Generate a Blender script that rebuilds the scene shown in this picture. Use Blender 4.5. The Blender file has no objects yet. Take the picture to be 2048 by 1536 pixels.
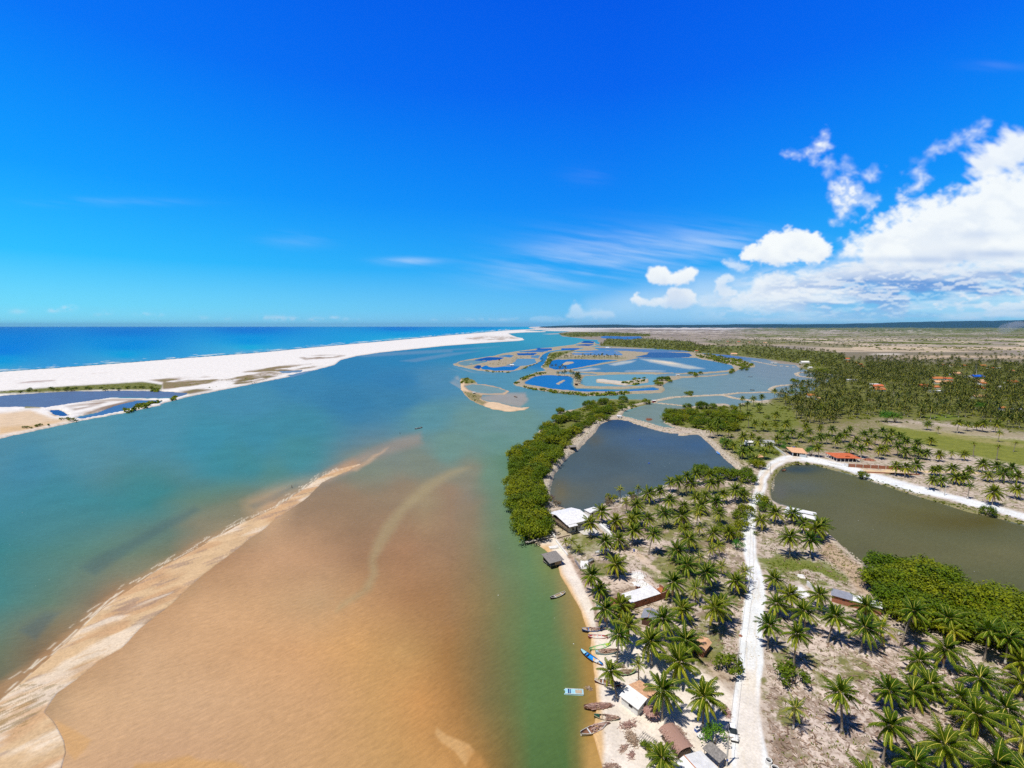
import bpy, bmesh, math, random
import numpy as np
from mathutils import Vector, Matrix
random.seed(7); RNG = np.random.default_rng(7)
S = bpy.context.scene
COL = S.collection
PI = math.pi
# ------------------------------------------------------------------ camera model (survey of the place from the drone's position)
F = 950.0; HCAM = 85.0; CX, CY = 1024.0, 768.0
TH = math.atan(116.0 / F); CT, ST = math.cos(TH), math.sin(TH)
def ray(u, v):
    a = (u - CX) / F; b = -(v - CY) / F
    return Vector((a, CT + b * ST, b * CT - ST))
def G(u, v, z=0.0):
    d = ray(u, v); t = (z - HCAM) / d.z
    return Vector((d.x * t, d.y * t, z))
def Gn(U, V, z=0.0):
    a = (U - CX) / F; b = -(V - CY) / F
    t = (z - HCAM) / (b * CT - ST)
    return a * t, (CT + b * ST) * t
def PX(x, y, z=0.0):
    dz = z - HCAM
    f = y * CT - dz * ST; up = y * ST + dz * CT
    return CX + F * x / f, CY - F * up / f
def at_y(u, v, y):
    d = ray(u, v); t = y / d.y
    return Vector((d.x * t, y, HCAM + d.z * t))
# ------------------------------------------------------------------ noise
def _h(ix, iy, s):
    n = (ix * 374761393 + iy * 668265263 + s * 1442695041) & 0x7fffffff
    n = ((n ^ (n >> 13)) * 1274126177) & 0x7fffffff
    return ((n ^ (n >> 16)) & 0xffff) / 65535.0
def vn(x, y, s=0):
    ix = np.floor(x).astype(np.int64); iy = np.floor(y).astype(np.int64)
    fx = x - ix; fy = y - iy
    fx = fx * fx * (3 - 2 * fx); fy = fy * fy * (3 - 2 * fy)
    a = _h(ix, iy, s); b = _h(ix + 1, iy, s); c = _h(ix, iy + 1, s); d = _h(ix + 1, iy + 1, s)
    return (a + (b - a) * fx) * (1 - fy) + (c + (d - c) * fx) * fy
def fbm(x, y, s=0, o=4, g=0.5):
    t = 0.0; a = 1.0; n = 0.0
    for i in range(o):
        t = t + a * vn(x, y, s + i * 17); n += a; a *= g
        x = x * 2.03 + 3.1; y = y * 2.01 + 7.7
    return t / n
def sst(a, b, x):
    t = np.clip((x - a) / (b - a), 0, 1); return t * t * (3 - 2 * t)
# ------------------------------------------------------------------ colour
def lin(c):
    c = np.asarray(c, float) / 255.0
    return np.where(c <= 0.04045, c / 12.92, ((c + 0.055) / 1.055) ** 2.4)
KL = np.array([1.36, 1.31, 1.25]); KW = np.array([1.36, 1.42, 1.66])
def C(r, g, b):
    return tuple(float(q) for q in np.clip(lin((r, g, b)) / KL, 0.002, 0.86))
def CW(r, g, b):
    return tuple(float(q) for q in np.clip(lin((r, g, b)) / KW, 0.001, 0.86))
# ------------------------------------------------------------------ mesh builder
class MB:
    def __init__(s): s.v = []; s.f = []; s.m = []; s.c = []
    def add(s, vs, fs, mi=0, c=None):
        o = len(s.v); s.v.extend([tuple(p) for p in vs])
        s.c.extend([0.5 if c is None else c] * len(vs)) if not isinstance(c, (list, tuple)) else s.c.extend(c)
        for f in fs: s.f.append([i + o for i in f]); s.m.append(mi)
    def box(s, lo, hi, mi=0, M=None, c=None):
        x0, y0, z0 = lo; x1, y1, z1 = hi
        vs = [Vector(p) for p in ((x0,y0,z0),(x1,y0,z0),(x1,y1,z0),(x0,y1,z0),(x0,y0,z1),(x1,y0,z1),(x1,y1,z1),(x0,y1,z1))]
        if M is not None: vs = [M @ p for p in vs]
        s.add(vs, [(0,3,2,1),(4,5,6,7),(0,1,5,4),(1,2,6,5),(2,3,7,6),(3,0,4,7)], mi, c)
    def tube(s, pts, rads, n=6, mi=0, c=None, cap=True):
        pts = [Vector(p) for p in pts]; rings = []
        for i, p in enumerate(pts):
            t = (pts[min(i+1, len(pts)-1)] - pts[max(i-1, 0)]).normalized()
            a = t.cross(Vector((0, 1, 0.01)) if abs(t.y) < 0.9 else Vector((1, 0, 0))).normalized(); b = t.cross(a)
            r = rads[i] if isinstance(rads, (list, tuple)) else rads
            rings.append([p + a * (r * math.cos(2*PI*k/n)) + b * (r * math.sin(2*PI*k/n)) for k in range(n)])
        vs = [q for r in rings for q in r]; fs = []
        for i in range(len(rings)-1):
            for k in range(n):
                fs.append((i*n+k, i*n+(k+1) % n, (i+1)*n+(k+1) % n, (i+1)*n+k))
        if cap: fs.append(tuple(range(n-1, -1, -1))); fs.append(tuple((len(rings)-1)*n+k for k in range(n)))
        s.add(vs, fs, mi, c)
    def loft(s, rings, mi=0, closed=True, caps=True, c=None):
        n = len(rings[0]); vs = [q for r in rings for q in r]; fs = []
        for i in range(len(rings)-1):
            for k in range(n if closed else n-1):
                fs.append((i*n+k, i*n+(k+1) % n, (i+1)*n+(k+1) % n, (i+1)*n+k))
        if caps and closed: fs.append(tuple(range(n-1, -1, -1))); fs.append(tuple((len(rings)-1)*n+k for k in range(n)))
        s.add(vs, fs, mi, c)
    def slab(s, quad, th, mi=0, c=None):
        q = [Vector(p) for p in quad]; nrm = (q[1]-q[0]).cross(q[2]-q[0]).normalized()
        if nrm.z < 0: nrm = -nrm
        n = len(q); lo = [p - nrm*th for p in q]
        fs = [tuple(range(n)), tuple(range(2*n-1, n-1, -1))] + [(i, i+n, (i+1) % n + n, (i+1) % n) for i in range(n)]
        s.add(q + lo, fs, mi, c)
    def mesh(s, name, mats, smooth=False):
        me = bpy.data.meshes.new(name); me.from_pydata(s.v, [], s.f)
        for m in (mats if isinstance(mats, (list, tuple)) else [mats]): me.materials.append(m)
        me.polygons.foreach_set('material_index', s.m)
        if smooth: me.polygons.foreach_set('use_smooth', [True]*len(s.f))
        a = me.attributes.new('tone', 'FLOAT', 'POINT'); a.data.foreach_set('value', np.array(s.c, dtype=np.float32))
        me.update(); return me
    def build(s, name, mats, parent=None, smooth=False, loc=None):
        o = bpy.data.objects.new(name, s.mesh(name, mats, smooth)); COL.objects.link(o)
        if parent is not None: o.parent = parent
        if loc is not None: o.location = loc
        return o
def put(name, me, parent=None, loc=(0,0,0)):
    o = bpy.data.objects.new(name, me); COL.objects.link(o); o.location = loc
    if parent is not None: o.parent = parent
    return o
def tag(o, label, cat, group=None):
    o['label'] = label; o['category'] = cat
    if group: o['group'] = group
    return o
LAND = []                                                     # (phrase, x, y) things that labels can refer to
def thing(name, label, cat, loc=(0,0,0), rz=0.0, group=None, mark=None):
    o = bpy.data.objects.new(name, None); COL.objects.link(o); o.empty_display_size = 0.3
    o.location = loc; o.rotation_euler = (0, 0, rz); tag(o, label, cat, group)
    if mark: LAND.append((mark, loc[0], loc[1]))
    return o
# ------------------------------------------------------------------ node helpers
def nt_of(name):
    m = bpy.data.materials.new(name); m.use_nodes = True
    nt = m.node_tree; b = nt.nodes['Principled BSDF']; return m, nt, b
def nd(nt, t, **k):
    n = nt.nodes.new(t)
    for a, b in k.items(): setattr(n, a, b)
    return n
def setin(n, **k):
    for a, b in k.items(): n.inputs[a.replace('_', ' ')].default_value = b
    return n
def mth(nt, op, a, b=None, clamp=False):
    n = nd(nt, 'ShaderNodeMath', operation=op); n.use_clamp = clamp
    for i, x in enumerate((a, b)):
        if x is None: continue
        if isinstance(x, (int, float)): n.inputs[i].default_value = x
        else: nt.links.new(x, n.inputs[i])
    return n.outputs[0]
def mixc(nt, f, a, b, mode='MIX'):
    n = nd(nt, 'ShaderNodeMix', data_type='RGBA', blend_type=mode)
    for i, x in ((0, f), (6, a), (7, b)):
        if isinstance(x, (int, float)): n.inputs[i].default_value = x
        elif isinstance(x, (tuple, list)): n.inputs[i].default_value = (*x[:3], 1)
        else: nt.links.new(x, n.inputs[i])
    return n.outputs[2]
def ramp(nt, f, *st):
    n = nd(nt, 'ShaderNodeValToRGB'); e = n.color_ramp.elements
    while len(e) < len(st): e.new(0.5)
    for i, (p, c) in enumerate(st):
        e[i].position = p; e[i].color = tuple(float(q) for q in ((*c[:3], 1) if hasattr(c, '__len__') else (c, c, c, 1)))
    nt.links.new(f, n.inputs[0]); return n.outputs[0]
def noise(nt, vec, sc, det=4, rough=0.55, out='Fac'):
    n = nd(nt, 'ShaderNodeTexNoise'); setin(n, Scale=sc, Detail=det, Roughness=rough)
    if vec is not None: nt.links.new(vec, n.inputs['Vector'])
    return n.outputs[out]
def attr(nt, name, out='Fac'):
    n = nd(nt, 'ShaderNodeAttribute', attribute_name=name); return n.outputs[out]
def coord(nt, which='Object'):
    return nd(nt, 'ShaderNodeTexCoord').outputs[which]
def bump(nt, b, h, st, dist=0.1):
    n = nd(nt, 'ShaderNodeBump'); setin(n, Strength=st, Distance=dist)
    nt.links.new(h, n.inputs['Height']); nt.links.new(n.outputs[0], b.inputs['Normal'])
# ------------------------------------------------------------------ plain materials with weathering
def mat(name, col, rough=0.7, var=0.25, sc=1.5, spec=0.3, metal=0.0, stripes=None, rnd=0.0, bmp=0.0):
    m, nt, b = nt_of(name); setin(b, Roughness=rough, Metallic=metal); b.inputs['Specular IOR Level'].default_value = spec
    v = coord(nt); n = noise(nt, v, sc, 5)
    lo = tuple(x*(1-var) for x in col); hi = tuple(min(x*(1+var*0.6), 0.95) for x in col)
    c = ramp(nt, n, (0.3, lo), (0.7, hi))
    if stripes:
        sx, amt, axis = stripes
        w = nd(nt, 'ShaderNodeTexWave', bands_direction=axis); setin(w, Scale=sx, Distortion=0.4, Detail=1.0)
        nt.links.new(v, w.inputs['Vector']); c = mixc(nt, mth(nt, 'MULTIPLY', w.outputs['Fac'], amt), c, tuple(x*0.45 for x in col))
        bump(nt, b, w.outputs['Fac'], 0.4, 0.05)
    elif bmp: bump(nt, b, n, bmp, 0.05)
    if rnd:
        oi = nd(nt, 'ShaderNodeObjectInfo'); hs = nd(nt, 'ShaderNodeHueSaturation')
        nt.links.new(mth(nt, 'ADD', mth(nt, 'MULTIPLY', oi.outputs['Random'], rnd), 1-rnd*0.5), hs.inputs['Value'])
        nt.links.new(c, hs.inputs['Color']); c = hs.outputs[0]
    nt.links.new(c, b.inputs['Base Color']); return m
def brick_mat(name, c1, c2, mortar, sc=1.0):
    m, nt, b = nt_of(name); setin(b, Roughness=0.9)
    br = nd(nt, 'ShaderNodeTexBrick'); setin(br, Scale=sc); br.inputs['Brick Width'].default_value = 0.45; br.inputs['Row Height'].default_value = 0.22
    br.inputs['Mortar Size'].default_value = 0.018
    for k, c in (('Color1', c1), ('Color2', c2), ('Mortar', mortar)): br.inputs[k].default_value = (*c, 1)
    v = coord(nt); sp = nd(nt, 'ShaderNodeSeparateXYZ'); nt.links.new(v, sp.inputs[0])
    cb = nd(nt, 'ShaderNodeCombineXYZ'); nt.links.new(mth(nt, 'ADD', sp.outputs[0], sp.outputs[1]), cb.inputs[0]); nt.links.new(sp.outputs[2], cb.inputs[1])
    nt.links.new(cb.outputs[0], br.inputs['Vector'])
    n = noise(nt, v, 0.8, 4); c = mixc(nt, mth(nt, 'MULTIPLY', n, 0.55), br.outputs['Color'], tuple(x*0.45 for x in c1))
    nt.links.new(c, b.inputs['Base Color']); return m
def leaf_mat(name, dark, mid, light, old, transl=0.25, rnd=0.35):
    m = bpy.data.materials.new(name); m.use_nodes = True; nt = m.node_tree
    b = nt.nodes['Principled BSDF']; out = nt.nodes['Material Output']
    setin(b, Roughness=0.5); b.inputs['Specular IOR Level'].default_value = 0.12
    t = attr(nt, 'tone'); c = ramp(nt, t, (0.0, dark), (0.35, mid), (0.7, light), (1.0, old))
    oi = nd(nt, 'ShaderNodeObjectInfo'); hs = nd(nt, 'ShaderNodeHueSaturation')
    nt.links.new(mth(nt, 'ADD', mth(nt, 'MULTIPLY', oi.outputs['Random'], rnd), 1-rnd*0.5), hs.inputs['Value'])
    nt.links.new(mth(nt, 'ADD', mth(nt, 'MULTIPLY', oi.outputs['Random'], -0.06), 0.515), hs.inputs['Hue'])
    nt.links.new(c, hs.inputs['Color']); nt.links.new(hs.outputs[0], b.inputs['Base Color'])
    tr = nd(nt, 'ShaderNodeBsdfTranslucent'); nt.links.new(mixc(nt, 1.0, hs.outputs[0], (1.0, 1.1, 0.5), 'MULTIPLY'), tr.inputs['Color'])
    mx = nd(nt, 'ShaderNodeMixShader'); mx.inputs[0].default_value = transl
    nt.links.new(b.outputs[0], mx.inputs[1]); nt.links.new(tr.outputs[0], mx.inputs[2]); nt.links.new(mx.outputs[0], out.inputs['Surface'])
    return m
# ------------------------------------------------------------------ survey lines: shores, ponds, banks, roads, cover (all on the ground)
SPIT = [(-420,757),(0,744),(125,735.5),(250,726),(375,716),(512,706),(637,694),(762,683),(887,671.5),(962,665.3),(1017,660.3),(1050,658.9),(1070,658.3),
 (1100,658.6),(1100,659.6),(1051,661),(1092,662.8),(1092,664),(1052,664.8),(1017,667),(1025,671),(1035,674.5),(1045,676),(1049,680),(1040,681.5),(1000,684),
 (950,687.3),(887,692),(762,705),(712,712.5),(682,720),(669,730),(587,752),(512,767),(425,784),(385,792),(325,807),(320,811),(250,826),(162,842),(100,855),(0,877),(-420,985)]
MAIN = [(1190,1640),(1204,1536),(1194,1501),(1184,1470),(1188,1440),(1191,1400),(1187,1352),(1184,1333),(1178,1296),(1180,1280),(1172,1261),(1167,1245),(1160,1223),
 (1152,1206),(1141,1188),(1129,1168),(1121,1150),(1116,1138),(1110,1122),(1096,1106),(1083,1096),(1068,1088),(1052,1080),(1038,1060),(1028,1036),(1022,1010),(1022,980),(1028,957),(1022,945),(1024,925),
 (1032,897),(1068,876),(1082,856),(1106,846),(1117,822),(1150,818),(1176,809),(1204,798),(1255,798),(1296,799),(1309,802),(1302,808),(1245,823),(1240,829),
 (1275,839),(1305,849),(1335,857),(1362,861),(1352,855),(1332,846),(1320,838),(1332,828),(1360,818),(1400,809),(1450,806),(1472,815),(1482,806),(1510,803),(1535,799),(1560,794),
 (1600,788),(1628,779),(1642,766),(1662,763),(1690,754),(1684,749),(1650,749),(1622,744),(1598,736),(1590,730),(1560,728),(1530,718.5),(1505,716.5),(1455,711),(1420,707.5),(1385,705.5),
 (1355,700.5),(1305,697.3),(1270,696.2),(1246,694.9),(1202,692.8),(1192,690),(1200,686),(1194,682.5),(1196,680),(1173,679),(1156,676),(1124,673),(1115,666),(1139,662.6),
 (1105,662.2),(1080,661.6),(1100,659.8),(1075,659),(1068,657.6),(1056,655.5),(1060,653.6),(1090,652.7),(1140,652.3),(2700,652.3),(2700,1640)]
ISLE1 = [(920,757),(935,755),(950,761),(956,768),(975,769),(1000,775),(1019,783),(1010,789.5),(985,790),(965,790),(962,798),(975,803),(1000,806),(1022,813),(1045,815),(1062,814),(1050,820),(1020,824),(987,819),(960,810),(940,800),(930,790),(922,780),(920,766)]
ISLE2 = [(905,728),(914,726),(917,723),(939,718.5),(988,711.5),(1007,706.5),(1037,702),(1081,696.4),(1100,695),(1148,689),(1165,683),(1187,682),(1192,687),(1197,689),(1190,692.3),
 (1165,695.5),(1150,698),(1120,699.5),(1098,703),(1086,709),(1079,717),(1083,722),(1068,729),(1052,734.7),(1040,739.6),(1014,745),(985,744.5),(958,741.6),(931,736),(908,731)]
ISLE3 = [(1026,767),(1040,758),(1058,750),(1074,744),(1092,741),(1081,734),(1090,725),(1095,712),(1100,705),(1118,701.5),(1150,700),(1165,697),(1170,694.5),(1200,693),(1246,695),(1300,697.5),(1360,701.5),
 (1390,705),(1440,712),(1480,718),(1510,729),(1511,734),(1490,737),(1476,740),(1470,744),(1452,750),(1405,754),(1365,756.5),(1340,762),(1325,771),(1331,780),(1322,786),(1275,787.5),(1212,791),(1170,792),(1105,785),(1055,777),(1030,771)]
BAR = [(720,925),(669,937),(637,955),(587,989),(550,1014),(494,1039),(447,1064),(400,1090),(332,1127),(264,1172),(199,1219),(141,1275),(70,1336),(0,1400),(-60,1450),(-60,1640),(120,1640),
 (127,1536),(136,1504),(131,1481),(112,1443),(94,1424),(105,1406),(117,1387),(141,1370),(211,1319),(246,1298),(281,1260),(347,1211),(380,1176),(402,1157),(462,1110),(525,1063),(575,1026),(619,994),(644,968),(684,949),(725,930)]
SHELF = [(912,748),(920,735),(935,742),(985,748),(1015,749),(990,744)]
POND_FRONT = [(1095,987),(1105,955),(1120,932),(1140,912),(1160,897),(1170,887),(1190,867),(1200,850),(1220,841),(1235,839),(1255,843),(1280,852),(1312,862),(1342,867),(1380,868),(1400,872),(1412,882),(1430,897),(1455,920),(1477,940),(1455,946),(1400,956),(1360,962),(1332,969),(1318,974),(1305,980),(1280,991),(1254,993),(1228,998),(1210,1006),(1194,1014),(1175,1024),(1150,1022),(1135,1018),(1115,1010),(1100,1000)]
POND_RIGHT = [(1542,985),(1544,967),(1552,950),(1565,937),(1585,931),(1625,930),(1650,937),(1700,950),(1720,957),(1775,975),(1848,998),(1897,1013),(1946,1027),(2004,1040),(2048,1051),(2480,1160),(2480,1340),(2100,1245),(1990,1205),(1850,1155),(1750,1134),(1720,1125),(1700,1105),(1675,1082),(1650,1060),(1635,1045),(1600,1020),(1560,1008),(1545,1000)]
W = {
 'sp1': [(-420,812),(-100,794),(0,792),(75,786.5),(150,783),(225,782),(320,782.5),(375,786),(372,790),(345,797),(312,797.5),(225,796),(150,806.5),(92,815.5),(60,814),(0,815),(-420,838)],
 'sp2': [(275,801),(305,800.5),(325,803),(316,808),(288,810.5),(240,823.6),(166,838),(150,834.6),(192,826),(230,812)],
 'sp3': [(97,820),(118,820),(130,826),(141,832),(120,833),(108,829)], 'sp4': [(560,743),(605,741),(600,744),(566,746)], 'sp5': [(575,752),(610,744),(628,741),(618,745),(590,752)],
 'i1': [(931,773),(944,769.3),(968,771),(998,777),(1011,782.5),(1005,786.3),(978,787),(954,785.3),(939,779.6)],
 'a1': [(918,726),(932,722),(954,721),(974,723),(955,727),(932,731),(921,729)], 'a2': [(950,719.6),(978,714.8),(1007,715.8),(997,719),(978,720.4)],
 'a3': [(1013,731),(1024,728),(1031,724),(1035,718.4),(1070,718.2),(1071,725),(1056,730),(1037,731.8)], 'a4': [(963,735),(972,731.5),(978,734.5),(988,736),(1005,734),(1038,733.6),(1027,740),(990,741.2),(980,738.8),(966,737.7)],
 'a5': [(948,734.7),(955,731.2),(962,732),(958.6,737.6)], 'a6': [(999,712.3),(1017,710.4),(1026,711.5),(1022,714.2)], 'a7': [(1034,707.2),(1073,706.8),(1066,709.7),(1038,710.2)], 'a8': [(1064,712.4),(1079,711.2),(1076,715.6),(1064,715)],
 'a9': [(1076,697.7),(1103,697.4),(1103,699.5),(1074,699.7)], 'a10': [(1123,697.4),(1158,697),(1154,698.8),(1125,699)], 'a11': [(1163,685.3),(1170,683.2),(1186,683.6),(1187,686)], 'a12': [(1152,690),(1172,689),(1187,689.3),(1177,691.2)],
 'a13': [(1040,703.5),(1070,701.5),(1095,701.3),(1085,703.3)],
 'q1': [(1099,730),(1103,723),(1112,720),(1155,719.5),(1234,720.8),(1205,725),(1175,731),(1142,737.3),(1112,739),(1100,735)], 'q2': [(1050,764.5),(1070,753.5),(1095,750.5),(1140,753.5),(1147,758),(1145,770),(1152,776.5),(1242,779),(1305,774),(1318,777.5),(1314,780.6),(1270,781.8),(1230,782.4),(1170,783.6),(1105,777.3),(1052,768)],
 'q3': [(1164,760),(1170,753),(1205,751),(1216,750),(1305,749),(1332,752.5),(1314,757),(1316,769),(1250,772.8),(1205,772.5),(1172,771.8),(1162,767)], 'q4': [(1113,745),(1130,743.8),(1145,745),(1195,749),(1155,748.8),(1117,746.8)],
 'salt': [(1146,739.6),(1180,734),(1230,725.4),(1260,720.3),(1280,716.3),(1330,715.5),(1392,716.5),(1400,719),(1435,725),(1462,731),(1467,736),(1453,740.3),(1405,744),(1362,745.4),(1305,743.8),(1210,744),(1152,742)],
 'salt2': [(1310,750),(1340,747.5),(1362,749),(1405,749),(1455,744.5),(1464,745),(1450,748),(1405,751),(1362,751.5),(1335,751.5)],
 't1': [(1272,714),(1295,709.6),(1298,705.4),(1340,705.6),(1378,707.2),(1383,711),(1378,713.6),(1330,714)], 't2': [(1190,696.2),(1255,698),(1340,700.5),(1380,703),(1290,703.6),(1255,701),(1200,699.8)], 't3': [(1145,707.6),(1192,706),(1242,707.3),(1244,710),(1192,709.5),(1155,709)],
 't4': [(1148,703),(1190,701.4),(1225,702.5),(1240,704.5),(1190,704.2)],
 'creek': [(1202,674),(1212,672.8),(1246,674),(1280,673.6),(1284,676),(1251,678.6),(1229,676.5),(1207,675.6)], 'far1': [(1435,711),(1455,711),(1490,716),(1460,716.2),(1442,714)],
 'front': POND_FRONT, 'right': POND_RIGHT,
}
ISLETS = [([(1123,729),(1131,724),(1145,723),(1149,725.5),(1138,729),(1126,730.6)],.9), ([(1111,768),(1127,759.5),(1131,761),(1118,769.5)],.9), ([(1191,760.5),(1195,757.5),(1245,762.5),(1265,760),(1297,757),(1297,765),(1252,772),(1192,765)],1.0),
 ([(1289,837),(1296,835),(1306,836),(1307,841),(1296,843),(1290,841)],.12), ([(1330,825),(1352,818),(1375,815),(1365,823),(1340,828)],.12)]
DIKES = [  # centre line, half width (m), crown height, rockiness
 ([(1302,804),(1345,795),(1400,792),(1445,790),(1470,797),(1512,803)],3.0,1.1,.5), ([(1445,790),(1480,786),(1540,785),(1580,788)],2.4,1.0,.5), ([(1310,806),(1350,810),(1392,815)],1.8,.9,.5),
 ([(1540,780),(1546,775),(1556,772),(1580,770),(1615,772)],2.6,1.0,.6), ([(1541,780),(1555,785.5),(1580,788)],2.4,1.0,.6), ([(1680,750.5),(1640,747.5),(1602,744.5),(1592,747.5),(1597,752.5),(1630,757),(1660,760)],3.0,1.1,.6), ([(1605,761),(1640,762),(1660,764)],2.0,.9,.6), ([(1505,722),(1550,731),(1592,734.5)],3.0,1.0,.6),
 ([(1090,1012),(1085,985),(1094,955),(1110,930),(1130,910),(1150,897)],2.6,1.6,1.0), ([(1150,897),(1165,878),(1185,860),(1196,845),(1218,835),(1236,833),(1262,839),(1290,847),(1315,855.5),(1342,859.5),(1375,860),(1400,863)],2.4,1.5,.95),
 ([(1302,804),(1270,811),(1246,821),(1238,831)],1.8,1.2,.7), ([(1330,845),(1345,853),(1362,858)],1.3,.9,.8), ([(1362,870),(1400,866),(1416,880),(1436,898),(1462,922),(1482,938)],2.0,1.1,.6),
]
ROAD = [(1462,1640),(1464,1536),(1462,1480),(1466,1400),(1478,1340),(1480,1270),(1489,1200),(1497,1180),(1490,1120),(1487,1085),(1483,1060),(1485,1035),(1496,1012),(1502,1000),(1510,985),(1512,960),(1519,945),(1535,932),(1548,920),(1568,913),(1590,911),(1625,915),(1662,923),(1700,932),(1722,938),(1752,949),(1826,971),(1848,976),(1897,990),(1946,1002),(1994,1014),(2048,1029),(2450,1115),
 (2450,1130),(2048,1042),(1994,1026),(1946,1014),(1897,1001),(1858,991),(1825,986),(1750,964),(1718,953),(1700,945),(1662,934),(1625,926),(1590,922),(1572,925),(1554,935),(1540,948),(1533,960),(1532,978),(1524,998),(1511,1012),(1511,1040),(1511,1085),(1514,1120),(1530,1170),(1532,1200),(1524,1260),(1527,1330),(1520,1370),(1518,1430),(1528,1480),(1538,1536),(1540,1640)]
BRANCH = [(1722,939),(1752,941),(1800,942.5),(1850,943),(1960,945),(2048,948),(2048,953),(1960,950),(1850,947.5),(1800,947),(1735,948)]
# ------------------------------------------------------------------ perspective-spaced survey grid (dense near, coarse far), one sheet to the horizon
_r = [653.25, 653.45]
while _r[-1] < 700: _r.append(_r[-1] + 0.42)
while _r[-1] < 820: _r.append(_r[-1] + 1.0)
while _r[-1] < 1570: _r.append(_r[-1] + 2.1)
while _r[-1] < 2600: _r.append(_r[-1] + 22)
ROWS = np.array(_r[::-1]); UCOL = np.concatenate([np.arange(-1400, -100, 26.0), np.arange(-100, 2150, 2.4), np.arange(2150, 3500, 26.0)])
UU, VV = np.meshgrid(UCOL, ROWS); NR, NC = UU.shape
XX, YY = Gn(UU, VV)
U = UU.ravel(); V = VV.ravel(); X = XX.ravel(); Y = YY.ravel()
AMP = np.clip((V - 652) / 260, 0.06, 1.0)
WU = U + AMP * 5.0 * (fbm(X / 7, Y / 7, 3, 4) - .5) ; WV = V + AMP * 3.6 * (fbm(X / 7, Y / 7, 9, 4) - .5)
SOFT = 0.35 + 2.6 * np.clip((V - 664) / 420, 0, 1)
def _box(pts, pad, pu, pv):
    p = np.array(pts); return np.nonzero((pu > p[:,0].min()-pad) & (pu < p[:,0].max()+pad) & (pv > p[:,1].min()-pad) & (pv < p[:,1].max()+pad))[0]
def sd_poly(pts, pad=12, pu=None, pv=None, vs=1.0):
    pu = WU if pu is None else pu; pv = WV if pv is None else pv
    idx = _box(pts, pad, pu, pv); x = pu[idx]; y = pv[idx] * vs; d = np.full(len(idx), 1e9); ins = np.zeros(len(idx), bool)
    n = len(pts)
    for i in range(n):
        x0, y0 = pts[i]; x1, y1 = pts[(i+1) % n]; y0 *= vs; y1 *= vs
        ex, ey = x1-x0, y1-y0; L = ex*ex+ey*ey + 1e-9
        t = np.clip(((x-x0)*ex+(y-y0)*ey)/L, 0, 1); d = np.minimum(d, (x-x0-t*ex)**2+(y-y0-t*ey)**2)
        if abs(ey) > 1e-9:
            c = ((y0 > y) != (y1 > y)) & (x < ex*(y-y0)/ey + x0); ins ^= c
    d = np.sqrt(d); return idx, np.where(ins, d, -d)
def sd_line_m(pts, wmax):                                      # distance in metres to a ground polyline
    P = [G(u, v) for u, v in pts]; idx = _box(pts, 14, U, V); x = X[idx]; y = Y[idx]
    wob = (fbm(x/5, y/5, 21, 3) - .5) * 1.6
    d = np.full(len(idx), 1e18)
    for a, b in zip(P[:-1], P[1:]):
        ex, ey = b.x-a.x, b.y-a.y; L = ex*ex+ey*ey+1e-9; t = np.clip(((x-a.x)*ex+(y-a.y)*ey)/L, 0, 1)
        d = np.minimum(d, (x-a.x-t*ex)**2+(y-a.y-t*ey)**2)
    return idx, np.sqrt(d) + wob
H = np.full(len(U), -1.3); TINT = np.tile(np.array(C(190,170,140)), (len(U),1)); VEG = np.zeros(len(U)); LIT = np.zeros(len(U)); ROCK = np.zeros(len(U))
def raise_(pts, hh, sm=1.0, pad=14):
    idx, s = sd_poly(pts, pad); w = SOFT[idx]*sm; t = sst(-w, w, s); H[idx] = np.maximum(H[idx], -1.3 + (hh+1.3)*t)
def cut(pts, sm=.8):
    idx, s = sd_poly(pts, 10); w = SOFT[idx]*sm; t = sst(-w, w, s + .75*np.clip((800-V[idx])/60, 0, 1)); H[idx] = H[idx]*(1-t) + (-1.3)*t
def paint(pts, rgb=None, feather=4, op=1.0, veg=None, lit=None, rock=None, holes=None):
    idx, s = sd_poly(pts, feather+4); t = sst(-feather, feather, s)*op
    if holes is not None: t = t * holes[idx]
    if rgb is not None: TINT[idx] = TINT[idx]*(1-t[:,None]) + np.array(C(*rgb))*t[:,None]
    for arr, val in ((VEG, veg), (LIT, lit), (ROCK, rock)):
        if val is not None: arr[idx] = arr[idx]*(1-t) + val*t
raise_(SPIT, 1.0); raise_(MAIN, .45, 1.3, 20); raise_(ISLE1, .7); raise_(ISLE2, .9); raise_(ISLE3, .9); raise_(BAR, .16, 1.6)
for k, p in W.items(): cut(p)
for p, hh in ISLETS: raise_(p, hh)
# ---- base cover
paint(SPIT, (252,244,234), 2, 1, 0, 0, 0)
paint(MAIN, (224,204,184), 2, 1, .38, .46, .05)
for p in (ISLE2, ISLE3): paint(p, (196,176,146), 1.2, 1, .48, .45, .6)
PATCH = sst(.40, .60, fbm(X/34, Y/60, 12, 4))
paint(ISLE1, (240,205,165), 1.5, 1, .1, .1, .1)
paint(BAR, (240,206,160), 5, 1, 0, 0, 0)
for p, hh in ISLETS: paint(p, (205,188,160) if hh > .5 else (150,95,65), 1.2, 1, .4 if hh > .5 else 0, .3, .7 if hh > .5 else 0)
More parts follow.
